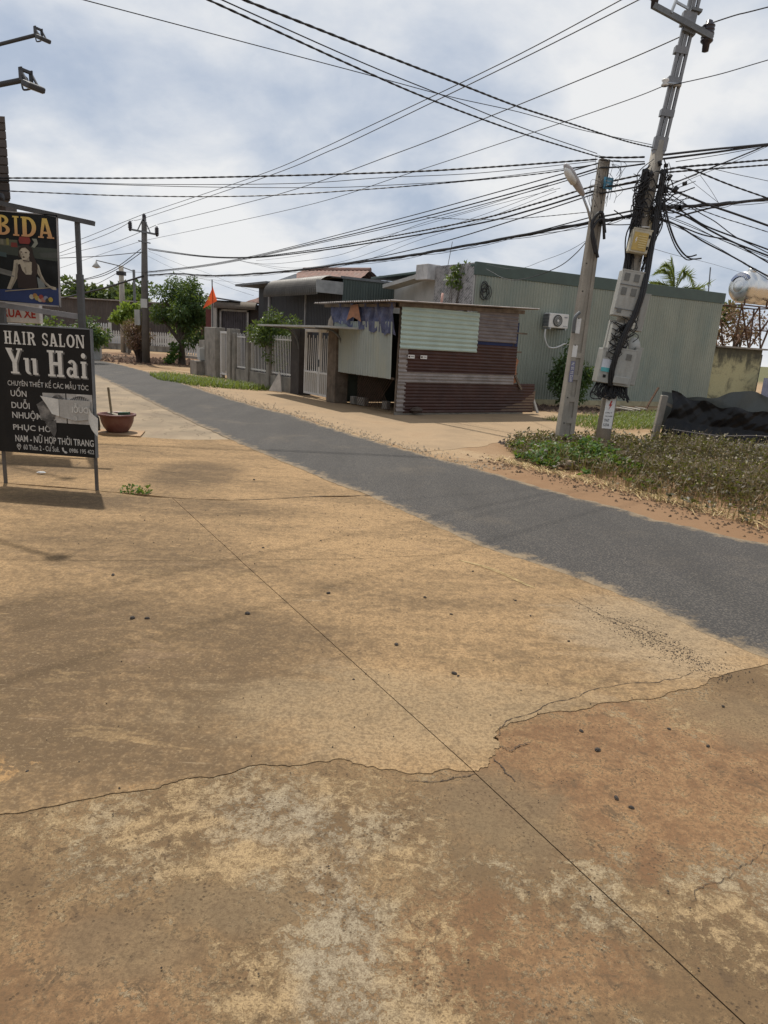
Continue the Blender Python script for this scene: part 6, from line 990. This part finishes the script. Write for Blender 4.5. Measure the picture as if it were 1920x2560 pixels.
def limb_mb(base, tips, r0, seed=1, fork=.4):
    rg = random.Random(seed); m = MB(); b = Vector(base); mid = b+Vector((rg.uniform(-.06, .06), 0, 1))*0
    top = Vector((sum(t[0] for t in tips)/len(tips), sum(t[1] for t in tips)/len(tips), sum(t[2] for t in tips)/len(tips))); fk = b.lerp(top, fork); fk.x = b.x+(fk.x-b.x)*.5
    m.tube(spline([b+Vector((0, 0, -.05)), b.lerp(fk, .5)+Vector((rg.uniform(-.05, .05), 0, 0)), fk], 4), [r0*(1-.04*i) for i in range(9)], 8)
    for t in tips: m.tube(spline([fk, fk.lerp(Vector(t), .55)+Vector((rg.uniform(-.15, .15), rg.uniform(-.1, .1), .12)), t], 4), [r0*.6*(1-.1*i) for i in range(9)], 6)
    return m
def tree(name, label, cat, base, cl, n, size, lm, seed, r0=.1, asp=2.4, droop=.35, tips=None, fork=.4, trunk=None, group=None, sig=1.0):
    t = thing(name, label, cat, base, 0, group); rg = random.Random(seed)
    tp = tips or [c[:3] for c in cl[::max(1, len(cl)//6)]]
    limb_mb((0, 0, 0), tp, r0, seed, fork).build('trunk', trunk or MAT_BARK, t, True); leafmb(n, cl, size, seed, asp, droop, sig).build('crown', lm, t); return t
def ball_clumps(c, rx, ry, rz, n, seed, r=(.35, .6)):
    rg = random.Random(seed); out = []
    for _ in range(n):
        a, u = rg.uniform(0, 6.283), rg.uniform(-1, 1); q = rg.uniform(.35, 1); s_ = math.sqrt(1-u*u); out.append((c[0]+rx*q*s_*math.cos(a), c[1]+ry*q*s_*math.sin(a), c[2]+rz*q*u, rg.uniform(*r)))
    return out
MAT_BARK = M('bark', (0.085, 0.068, 0.052), 0.3, 6, 0.95, bump=0.6, dirt=(0.16, 0.15, 0.13), dscale=4, damt=0.4)
LM_DARK = leafmat('mango_leaf', (0.022, 0.048, 0.016), (0.045, 0.085, 0.025), 1.4, .28); LM_MID = leafmat('mid_leaf', (0.035, 0.065, 0.018), (0.065, 0.10, 0.028), 2.0, .3); LM_BRIGHT = leafmat('young_leaf', (0.085, 0.14, 0.02), (0.15, 0.21, 0.04), 2.0, .45)
LM_FAR = leafmat('far_leaf', (0.030, 0.052, 0.022), (0.055, 0.078, 0.030), .25, .25); LM_DRY = leafmat('dry_leaf', (0.13, 0.065, 0.045), (0.19, 0.11, 0.075), 2.0, .2); LM_GRASS = leafmat('verge_grass', (0.055, 0.085, 0.018), (0.10, 0.13, 0.032), 2.0, .4)
LM_WEED = leafmat('weed_leaf', (0.030, 0.030, 0.014), (0.078, 0.055, 0.028), 1.5, .25); LM_WEEDG = leafmat('green_weed_leaf', (0.030, 0.068, 0.014), (0.055, 0.115, 0.022), 3.0, .35); LM_STALK = leafmat('brown_stalk', (0.085, 0.050, 0.028), (0.17, 0.115, 0.06), 1.2, .2); LM_STRAW = leafmat('straw', (0.36, 0.26, 0.12), (0.46, 0.35, 0.18), 4, .2)
# the round street tree
cl = ball_clumps((.05, 0, 2.72), 1.35, 1.1, 1.15, 34, 4, (.42, .62))+[(-.95, -.3, 3.35, .45), (-.35, .1, 3.9, .4), (.55, 0, 3.85, .42), (1.0, -.2, 3.2, .42), (.85, -.5, 1.45, .45), (.5, -.5, 1.1, .38), (1.1, -.4, 1.2, .35), (-1.15, -.2, 2.2, .38)]
tree('street_tree', 'dense round dark green tree on the verge beyond the small gate', 'tree', (-10.5, 34.4, 0), cl, 11000, .20, LM_DARK, 11, .20, 3.2, .5, [(-.9, 0, 3.2), (-.3, .2, 3.7), (.5, 0, 3.6), (.95, 0, 2.9), (.6, -.3, 1.5), (-1, -.2, 2.3)], .35)
tree('creeper', 'leafy creeper at the foot of the round tree trunk', 'plant', (-10.75, 34.0, 0), [(0, 0, .45, .28), (0, 0, .85, .22), (-.25, 0, .2, .22)], 500, .14, LM_WEEDG, 31, .03, 1.6)
tree('young_tree', 'bright yellow green young tree in front of the dark shed', 'tree', (-16.8, 44, 0), [(-.55, 0, 2.25, .42), (-.1, 0, 2.75, .42), (.35, 0, 2.5, .4), (.62, 0, 2.95, .28), (-.25, .1, 2.1, .4), (.2, -.2, 2.05, .36), (-.9, 0, 2.1, .22)], 1500, .24, LM_BRIGHT, 12, .06, 2.0)
ds_ = thing('dry_shrub', 'dry brown leafless shrub in front of the far pole', 'shrub', (-12.35, 33.6, 0)); rg = random.Random(6); m = MB()
for k in range(70):
    a = rg.uniform(0, 6.28); r_ = rg.uniform(.1, .75); h = rg.uniform(.9, 2.0); m.tube(spline([(rg.uniform(-.12, .12), rg.uniform(-.1, .1), 0), (r_*.45*math.cos(a), r_*.4*math.sin(a), h*.55), (r_*math.cos(a), r_*.8*math.sin(a), h)], 3), [.02, .018, .015, .012, .010, .008, .006], 4)
m.build('branches', M('dry_twig', (0.075, 0.05, 0.04)), ds_); leafmb(3200, ball_clumps((0, 0, 1.3), .72, .6, .65, 20, 3, (.22, .4)), .13, 5, 3.2, .5).build('dead_leaves', LM_DRY, ds_)
tree('gate_shrub', 'loose grey green shrub growing over the white bar fence', 'shrub', (-3.75, 22.15, 0), ball_clumps((0, 0, 1.75), .72, .45, .55, 20, 7, (.24, .4))+[(-.1, -.2, 1.0, .3), (.15, -.2, .75, .25), (-.35, -.2, 1.5, .3), (.5, 0, 2.1, .25)], 4200, .13, LM_MID, 14, .04, 3.0, .2)
tree('wall_bush', 'dark leafy bush against the green metal wall', 'shrub', (5.4, 21.0, -.02), ball_clumps((0, 0, 1.1), .60, .35, .75, 20, 9, (.24, .38))+[(.3, 0, .4, .3), (-.1, 0, .35, .3)], 4200, .13, LM_DARK, 15, .04, 3.0, .5)
tree('roof_tree', 'small leafy tree top showing against the grey stone facade', 'tree', (1.72, 21.25, 0), [(.15, 0, 3.75, .22), (-.1, 0, 3.55, .2), (.2, 0, 3.45, .22), (-.02, 0, 3.85, .15), (.25, 0, 3.95, .14)], 420, .13, LM_MID, 16, .03, 2.2)
for i, (x, y, h, w, lab, lm) in enumerate(((-42.5, 96, 8.2, 4.2, 'dark rounded tree on the far skyline beside the poster', LM_FAR), (-36.2, 95, 8.3, 4.0, 'dark rounded tree on the far skyline above the long shed', LM_FAR), (-33.2, 88, 6.6, 2.8, 'paler far tree just left of the far pole', LM_MID), (-50, 99, 7.5, 4.5, 'far tree hidden mostly behind the poster', LM_FAR), (-30, 99, 6.0, 2.6, 'low far tree behind the round street tree', LM_FAR), (-24, 92, 5.2, 3.0, 'low far tree line clump behind the rusty shed', LM_FAR))):
    tree('skyline_tree', lab, 'tree', (x, y, 0), ball_clumps((0, 0, h*.62), w*.8, w*.6, h*.30, 22, 40+i, (w*.25, w*.42)), 2200, .75, lm, 50+i, .3, 1.8, .2, group='trees on the far skyline')
for i, (x, y, z, r_, lab) in enumerate(((-10.4, 20, 1.2, .75, 'dull green bush behind the lightbox sign'), (-13.2, 30, 1.3, .8, 'dark bush left of the pale yellow gate pillar'), (-14.6, 33.5, 1.1, .7, 'rounded bush behind the billiards sign post'), (-14.9, 50, 1.5, 1.2, 'pale green bush behind the white picket fence'))):
    tree('garden_bush', lab, 'shrub', (x, y, 0), ball_clumps((0, 0, z), r_, r_*.8, r_*.8, 12, 70+i, (r_*.35, r_*.6)), 1100, .17, (LM_MID, LM_DARK, LM_DARK, LM_BRIGHT)[i], 75+i, .05, 2.2)
gw = thing('garden_wall', 'pale garden wall with dark openings behind the billiards sign', 'wall', (-17, 34, 0)); MB().b2(-3, 2.6, 0, .2, -.02, 1.5).build('wall', MAT_WALLW, gw)
for k in range(3): MB().b2(-1.6+k*1.3, -.9+k*1.3, -.03, .02, .3, 1.1).build('opening', MAT_GREYM, gw)
# trees behind the tank
tree('bare_tree', 'reddish brown tree with thin green leaves behind the water tank', 'tree', (15.6, 32, 0), ball_clumps((0, 0, 3.2), 1.5, .9, 1.0, 20, 81, (.3, .5)), 1800, .16, LM_DRY, 82, .14, 2.2); tree('leafy_tree', 'green tree crown showing through the tank stand', 'tree', (15.0, 33.5, 0), ball_clumps((0, 0, 3.9), 1.1, .8, .8, 14, 83, (.25, .45)), 1000, .22, LM_MID, 84, .12, 1.8)
pm = thing('coconut_palm', 'windswept coconut palm behind the green house roof', 'palm', (11.75, 30.0, 0)); MB().tube(spline([(0, 0, -.05), (.1, 0, 2), (-.1, 0, 4.45)], 6), [.16-.004*i for i in range(13)], 8).build('trunk', MAT_BARK, pm, True)
LM_PALM = leafmat('palm_leaf', (0.05, 0.075, 0.025), (0.09, 0.11, 0.04), 1.5, .35)
for k, (dx, dz, bend) in enumerate(((-1.15, .35, .1), (-1.0, .75, .35), (-.65, 1.05, .35), (-.2, 1.35, .05), (.35, .75, .4), (.85, .35, .55), (-1.2, .0, .2), (1.3, .05, .15), (1.35, .55, -.15))):
    m = MB(); rg = random.Random(90+k); b0 = Vector((-.1, 0, 4.4)); tipv = Vector((dx, rg.uniform(-.4, .4), dz)); pts = [b0+tipv*t_+Vector((0, 0, bend*math.sin(t_*3.0)-.12*t_*t_)) for t_ in [i/14 for i in range(15)]]
    m.tube(pts, [.02*(1-.05*i) for i in range(15)], 4)
    for i in range(2, 15):
        for s_ in (-1, 1):
            for rep in range(2):
                L = .42*(1-.4*abs(i/14-.4)); p = pts[i]+(pts[i-1]-pts[i])*rep*.5; d_ = (pts[i]-pts[i-1]).normalized()*.55+Vector((-.25, s_*.5, -.45 if s_ > 0 else .2))+Vector((rg.uniform(-.15, .15), 0, rg.uniform(-.2, .2))); d_.normalize(); w = d_.cross(Vector((0, 1, .3))).normalized()*.022; m.add([p-w, p+w, p+d_*L], [(0, 1, 2)])
    m.build('frond', LM_PALM, pm)
# ---------------------------------------------------------------- grass and weeds
def inside(x, y, P):
    c = False; j = len(P)-1
    for i in range(len(P)):
        if (P[i][1] > y) != (P[j][1] > y) and x < (P[j][0]-P[i][0])*(y-P[i][1])/(P[j][1]-P[i][1])+P[i][0]: c = not c
        j = i
    return c
def fill(P, n, seed):
    g = random.Random(seed); x0, x1, y0, y1 = min(p[0] for p in P), max(p[0] for p in P), min(p[1] for p in P), max(p[1] for p in P); out = []
    while len(out) < n:
        x, y = g.uniform(x0, x1), g.uniform(y0, y1)
        if inside(x, y, P): out.append((x, y))
    return out
def blades(m, x, y, h, g, w=.006, lean=.5, z=-.02):
    a = g.uniform(0, 6.28); d = Vector((math.cos(a), math.sin(a), 0)); s = Vector((-d.y, d.x, 0))*w; b = Vector((x, y, z)); q = b+d*h*lean*.3+Vector((0, 0, h*.6)); t = b+d*h*lean+Vector((0, 0, h))
    m.add([b-s, b+s, q+s*.8, q-s*.8, t], [(0, 1, 2, 3), (3, 2, 4)])
def sprig(m, x, y, z, s, g):
    for _ in range(3):
        a = g.uniform(0, 6.28); e = g.uniform(-.2, .9); d = Vector((math.cos(a)*math.cos(e), math.sin(a)*math.cos(e), math.sin(e))); w = d.cross(Vector((g.uniform(-1, 1), g.uniform(-1, 1), 1))).normalized()*s*.3; p = Vector((x, y, z)); m.add([p, p+d*s*.5+w, p+d*s, p+d*s*.5-w], [(0, 1, 2, 3)])
GP = [at_street(6.2, 1.0)[:2], at_street(7.5, 2.3)[:2], at_street(9.5, 2.9)[:2], at_street(11.8, 2.6)[:2], at_street(13.0, 1.7)[:2], at_street(11.5, 1.2)[:2], at_street(9, .4)[:2], at_street(6.3, .2)[:2]]
g = random.Random(20); m = MB()
for x, y in fill(GP, 3400, 21): blades(m, x, y, g.uniform(.06, .2), g, .012, .7)
tag(m.build('verge_grass', LM_GRASS), 'strip of bright green grass on the verge by the small gate', 'grass', kind='stuff')
m = MB(); YP = [(4.6, 15.2), (6.6, 16.3), (9.6, 20.5), (8.2, 21.4), (6, 19.2), (4.4, 17.4), (3.8, 17.0)]
for x, y in fill(YP, 5200, 22): blades(m, x, y, g.uniform(.04, .16), g, .008, .9)
tag(m.build('yard_grass', LM_GRASS), 'patch of green grass in the yard behind the two poles', 'grass', kind='stuff')
WP = [(2.0, 11.6), (1.95, 10.2), (2.3, 9.5), (2.68, 9.05), (2.95, 8.1), (3.4, 7.35), (3.95, 6.6), (4.8, 5.6), (9, 6.2), (9, 12.4), (6.6, 12.3), (5.2, 12.9), (4.3, 13.3), (3.2, 12.9), (2.5, 12.6)]
st_, lf_, gr_, fl_ = MB(), MB(), MB(), MB(); nz = lambda x, y: math.sin(x*2.1+y*1.3)+math.sin(x*1.1-y*2.7+1)+.6*math.sin(5*x+3*y)
for x, y in [q for q in fill(WP, 9000, 23) if (nz(*q) > -1.4 and (q[0]*.85+q[1]*.52 > 7.25+.22*math.sin(5*q[1])+.15*math.sin(13*q[0]) or q[1] > 9.6)) or random.Random(int(q[0]*1e6)).random() < .22]:
    edge = max(0.0, min(1.0, (x*.85+y*.52-6.9)/.8)); k = nz(x, y); h = (.08+.21*edge)*g.uniform(.55, 1.25)*(1+.12*k)*(.6 if y > 10.6 and x < 5 else 1); green = (x < 3.5 and 9.2 < y < 11.3 and k > -.6 and g.random() < .75) or (edge < .3 and g.random() < .12)
    if green:
        for _ in range(3): sprig(gr_, x+g.uniform(-.05, .05), y+g.uniform(-.05, .05), g.uniform(.02, h*.85), g.uniform(.05, .10), g)
    else:
        blades(st_, x, y, h*1.2, g, .004, .35)
        for _ in range(2): sprig(lf_, x+g.uniform(-.05, .05), y+g.uniform(-.05, .05), g.uniform(.05, h), g.uniform(.03, .07), g)
    if g.random() < .09 and not green:
        r_ = g.uniform(.006, .013); fl_.add([(x+r_*math.cos(a*1.257), y+r_*math.sin(a*1.257)*.9, h+.03+.3*r_*math.sin(a*1.257)) for a in range(5)]+[(x, y, h+.045)], [(a, (a+1) % 5, 5) for a in range(5)])
for x, y in fill(WP, 5200, 24): blades(st_, x, y, g.uniform(.08, .34)*(.5 if y > 10.6 and x < 5 else 1), g, .004, .6)
for cxy in fill(WP, 46, 27):
    if cxy[1] > 10.8 and cxy[0] < 5: continue
    hh = g.uniform(.18, .42)
    for _ in range(45): blades(st_, cxy[0]+g.gauss(0, .07), cxy[1]+g.gauss(0, .07), hh*g.uniform(.5, 1.1), g, .0035, .5)
tag(st_.build('weed_stalks', LM_STALK), 'brown weed stalks on the roadside plot', 'weeds', kind='stuff'); tag(lf_.build('weed_leaves', LM_WEED), 'olive weed leaves covering the roadside plot', 'weeds', kind='stuff'); tag(gr_.build('green_weeds', LM_WEEDG), 'bright green low weeds round the pole bases', 'weeds', kind='stuff'); tag(fl_.build('weed_flowers', M('cream_flower', (0.50, 0.43, 0.24), 0.1, 9, 0.7, bump=0)), 'small cream flowers dotted over the weeds', 'flowers', kind='stuff')
m = MB()
for i in range(520):
    k = g.random(); x, y = 1.5+2.9*k+abs(g.gauss(0, .16)), 10.3-4.2*k+g.gauss(0, .12); a = g.gauss(-.9, .6); L = g.uniform(.06, .32); b = Vector((x, y, -.012)); t = b+Vector((math.cos(a)*L, math.sin(a)*L, g.uniform(0, .03))); q = (b+t)/2+Vector((0, 0, g.uniform(.005, .05))); s = Vector((math.sin(a), -math.cos(a), 0))*.0035; m.add([b-s, b+s, q+s, q-s, t+s, t-s], [(0, 1, 2, 3), (3, 2, 4, 5)])
for i in range(220): a = g.uniform(-.5, .5); blades(m, 6.6+g.gauss(0, .25), 10.2+g.gauss(0, .3), g.uniform(.2, .5), g, .004, .5)
tag(m.build('straw', LM_STRAW), 'dry straw strewn along the red earth verge', 'straw', kind='stuff')
wd = thing('crack_weed', 'small green weed growing from the joint near the salon board', 'plant', (-2.52, 6.60, 0)); leafmb(130, [(0, 0, .03, .07), (.12, 0, .03, .06), (-.1, .01, .025, .05)], .035, 99, 1.6, 0).build('leaves', LM_WEEDG, wd)
sp_ = []
for i in range(700):
    k = g.random(); sp_.append((1.4+2.6*k+g.gauss(.1, .2), 10.2-4.0*k+g.gauss(0, .22), -.022, g.uniform(.006, .03)))
scatter('verge_litter', 'brown clods and dead leaves on the red earth verge', 'litter', sp_, M('verge_brown', (0.12, 0.075, 0.042), 0.6, 8, 0.95, bump=0, world=True), 15)
# ---------------------------------------------------------------- black plastic sheet fence
MAT_TARP = NT('black_plastic_sheet'); _n = MAT_TARP.noise(MAT_TARP.obj(), 6, 6, .6, .6); _n2 = MAT_TARP.noise(MAT_TARP.mapped(MAT_TARP.obj(), (1, 1, .4)), 2.4, 4, .5, 1.0); MAT_TARP.bump(MAT_TARP.math('ADD', _n, MAT_TARP.math('MULTIPLY', _n2, 2.0)), .15, .03); MAT_TARP = MAT_TARP.done((0.008, 0.008, 0.009), MAT_TARP.step(_n, .3, .7, .30, .48), 0, .22)
pt = thing('leaning_post', 'leaning square concrete post at the end of the black plastic sheet', 'post', (5.12, 13.12, 0)); MB().bar((0, 0, -.05), (.09, .02, .94), .12, .12).build('shaft', MAT_CONC, pt, bevel=.015); MB().bar((.05, 0, .82), (.27, .0, .74), .05).build('cross_stub', MAT_CONC, pt)
tb = thing('plastic_sheet', 'black plastic sheet sagging along a low fence at the right', 'plastic sheet', (5.3, 13.05, 0)); tb.scale = (1, 1, 1.15); rg = random.Random(31)
def sheet(nu, nv, f): 
    m_ = MB(); m_.v = [tuple(f(i/(nu-1), j/(nv-1))) for i in range(nu) for j in range(nv)]; m_.f = [(i*nv+j, (i+1)*nv+j, (i+1)*nv+j+1, i*nv+j+1) for i in range(nu-1) for j in range(nv-1)]; return m_
def tri(x): return abs((x/3.14159) % 2-1)*2-1
def fold(u, v, k=1.0): return .03*k*math.sin(9*u+5*v)+.05*k*tri(13*u-5*v+1+1.2*math.sin(3*v))+.03*k*tri(24*u+11*v+1.5*math.sin(5*u))+.02*k*tri(5*u+17*v+2*math.sin(9*u))
def front(u, v):
    top = .90-.26*math.sin(min(1, u*2.3)*math.pi*.5)+.05*math.sin(5*u)+.02*math.sin(31*u)+(.12*max(0, u-.55)); x = 2.7*u+.05*math.sin(6*v); z = top*(1-v)+(.02+.02*math.sin(17*u))*v
    bel = (0, -.01, -.02, -.035, -.03, -.02, -.07, -.11, -.13, -.15, -.24); q = v*9.999; i_ = int(q); y = bel[i_]+(bel[min(10, i_+1)]-bel[i_])*(q-i_)
    cr_ = .022*math.sin(17*u+8*v+2.5*math.sin(3*v+u))+.012*tri(33*u-14*v+2*math.sin(5*u))+.007*math.sin(80*u+18*v+3*math.sin(4*v))+.045*math.sin(8*u-5*v+math.sin(4*u))*(.4+.6*v)
    return (x-.08*v, y+cr_, z+.012*tri(25*u+v*8)*(1-v))
def back(u, v):
    top = .86-.07*math.sin(min(1, u*2)*3.14)+(.10*math.exp(-((u-.62)/.12)**2))+.015*math.sin(29*u); return (.05+2.7*u, .55+.10*u+.03*tri(9*u-4*v)+.015*tri(25*u+6*v), top*(1-v)+.25*v)
sheet(220, 60, front).build('front_sheet', MAT_TARP, tb, True); MAT_TARPG = M('grey_green_sheet', (0.065, 0.075, 0.072), 0.2, 3, 0.45, bump=0.2); sheet(60, 18, back).build('back_sheet', MAT_TARPG, tb, True)
sheet(30, 8, lambda u, v: (.3+1.4*u+.1*math.sin(9*v), -.48-.45*v+.03*math.sin(11*u), .10+.05*math.sin(8*u+6*v)+.03*math.sin(23*u))).build('ground_flap', M('dusty_plastic', (0.06, 0.058, 0.055), 0.3, 4, 0.5, dirt=(0.12, 0.1, 0.08)), tb, True)
MB().tube(spline([(.0, -.30, .30), (.8, -.36, .25), (1.6, -.32, .28), (2.6, -.2, .26)], 6), .006, 5).build('tie_cord', MAT_ZINC, tb)
MB().tube(spline([(2.9, .6, 1.0), (2.9, .5, .5), (2.9, .4, -.02)], 4), .04, 6).build('hidden_post', MAT_CONC, tb)
# rubble and planks in the yard
for i, (x, y, L, a, lab) in enumerate(((6.9, 20.6, .9, .3, 'long pale plank on the rubble behind the poles'), (7.3, 20.9, .6, -.2, 'short pale plank lying across the yard rubble'), (6.4, 20.9, .5, .9, 'dark short plank at the left of the yard rubble'), (7.7, 21.1, .45, .5, 'broken plank end at the right of the yard rubble'))):
    o = MB().box((0, 0, .05), (L, .12, .03), Matrix.Rotation(R(6), 3, 'Y')).build('plank', MAT_WOOD if i == 2 else M('bleached_plank', (0.36, 0.33, 0.28)), None, loc=(x, y, .06)); o.rotation_euler = (.1, 0, a); tag(o, lab, 'plank')
o = MB().bar((7.9, 21.3, 0), (8.3, 21.5, .75), .06, .03).build('leaning_stick', MAT_RUST); tag(o, 'rusty stick leaning up from the yard rubble', 'stick')
g = random.Random(77); sp_ = [(g.uniform(3.9, 9.5), g.uniform(19.4, 21.6)+0, -.02, g.uniform(.02, .11)) for _ in range(600)]; scatter('rubble', 'brown earth clods and rubble along the green wall', 'rubble', sp_, M('earth_clod', (0.085, 0.055, 0.04), 0.4, 6, 0.95, bump=0.3, world=True), 8)
sp_ = [(-11.5+g.gauss(0, 1.6), 36+g.gauss(0, 1.8), -.02, g.uniform(.03, .16)) for _ in range(700)]; scatter('soil_heap', 'heaped brown soil and litter under the round tree', 'soil', sp_, M('brown_soil', (0.115, 0.068, 0.045), 0.4, 4, 0.95, bump=0.3, world=True), 9)
sp_ = [(-13.5-9*k+g.gauss(0, .5)+.5, 34.5+9*k+g.gauss(0, .6)+1.2, -.02, g.uniform(.03, .14)) for k in [g.random() for _ in range(500)]]; scatter('litter', 'leaf litter and debris along the far verge', 'litter', sp_, M('litter_brown', (0.14, 0.095, 0.065), 0.5, 3, 0.95, bump=0, world=True), 10)
sp_ = [(g.uniform(2.0, 3.0), g.uniform(11.6, 12.6), -.02, g.uniform(.02, .06)) for _ in range(60)]; scatter('clods', 'reddish clods of earth by the lighting pole base', 'earth', sp_, MAT_ROCK, 13)
o = share('boulder', SM[3].copy(), None, (2.62, 9.72, .05), (0, 0, .4), (.2, .13, .13)); o.data.materials[0] = M('tan_boulder', (0.30, 0.22, 0.15), bump=0.4); tag(o, 'tan stone half hidden in green weeds by the road', 'stone')
o = MB().b2(-.4, .4, -.06, .06, 0, .12).build('kerb_piece', MAT_CONC, None, bevel=.015, loc=(3.55, 12.75, -.01)); o.rotation_euler = (0, 0, .25); tag(o, 'loose concrete kerb piece between the two near poles', 'kerb')
stw = MB()
for k in range(3): stw.tube(spline([(.60+.02*k, 5.0-.01*k, .006), (.82+.02*k, 4.80, .012), (1.04+.02*k, 4.5-.02*k, .006)], 5), .0022, 4)
tag(stw.build('fallen_grass', LM_STRAW), 'long dry grass stem lying on the concrete near the asphalt', 'stem')
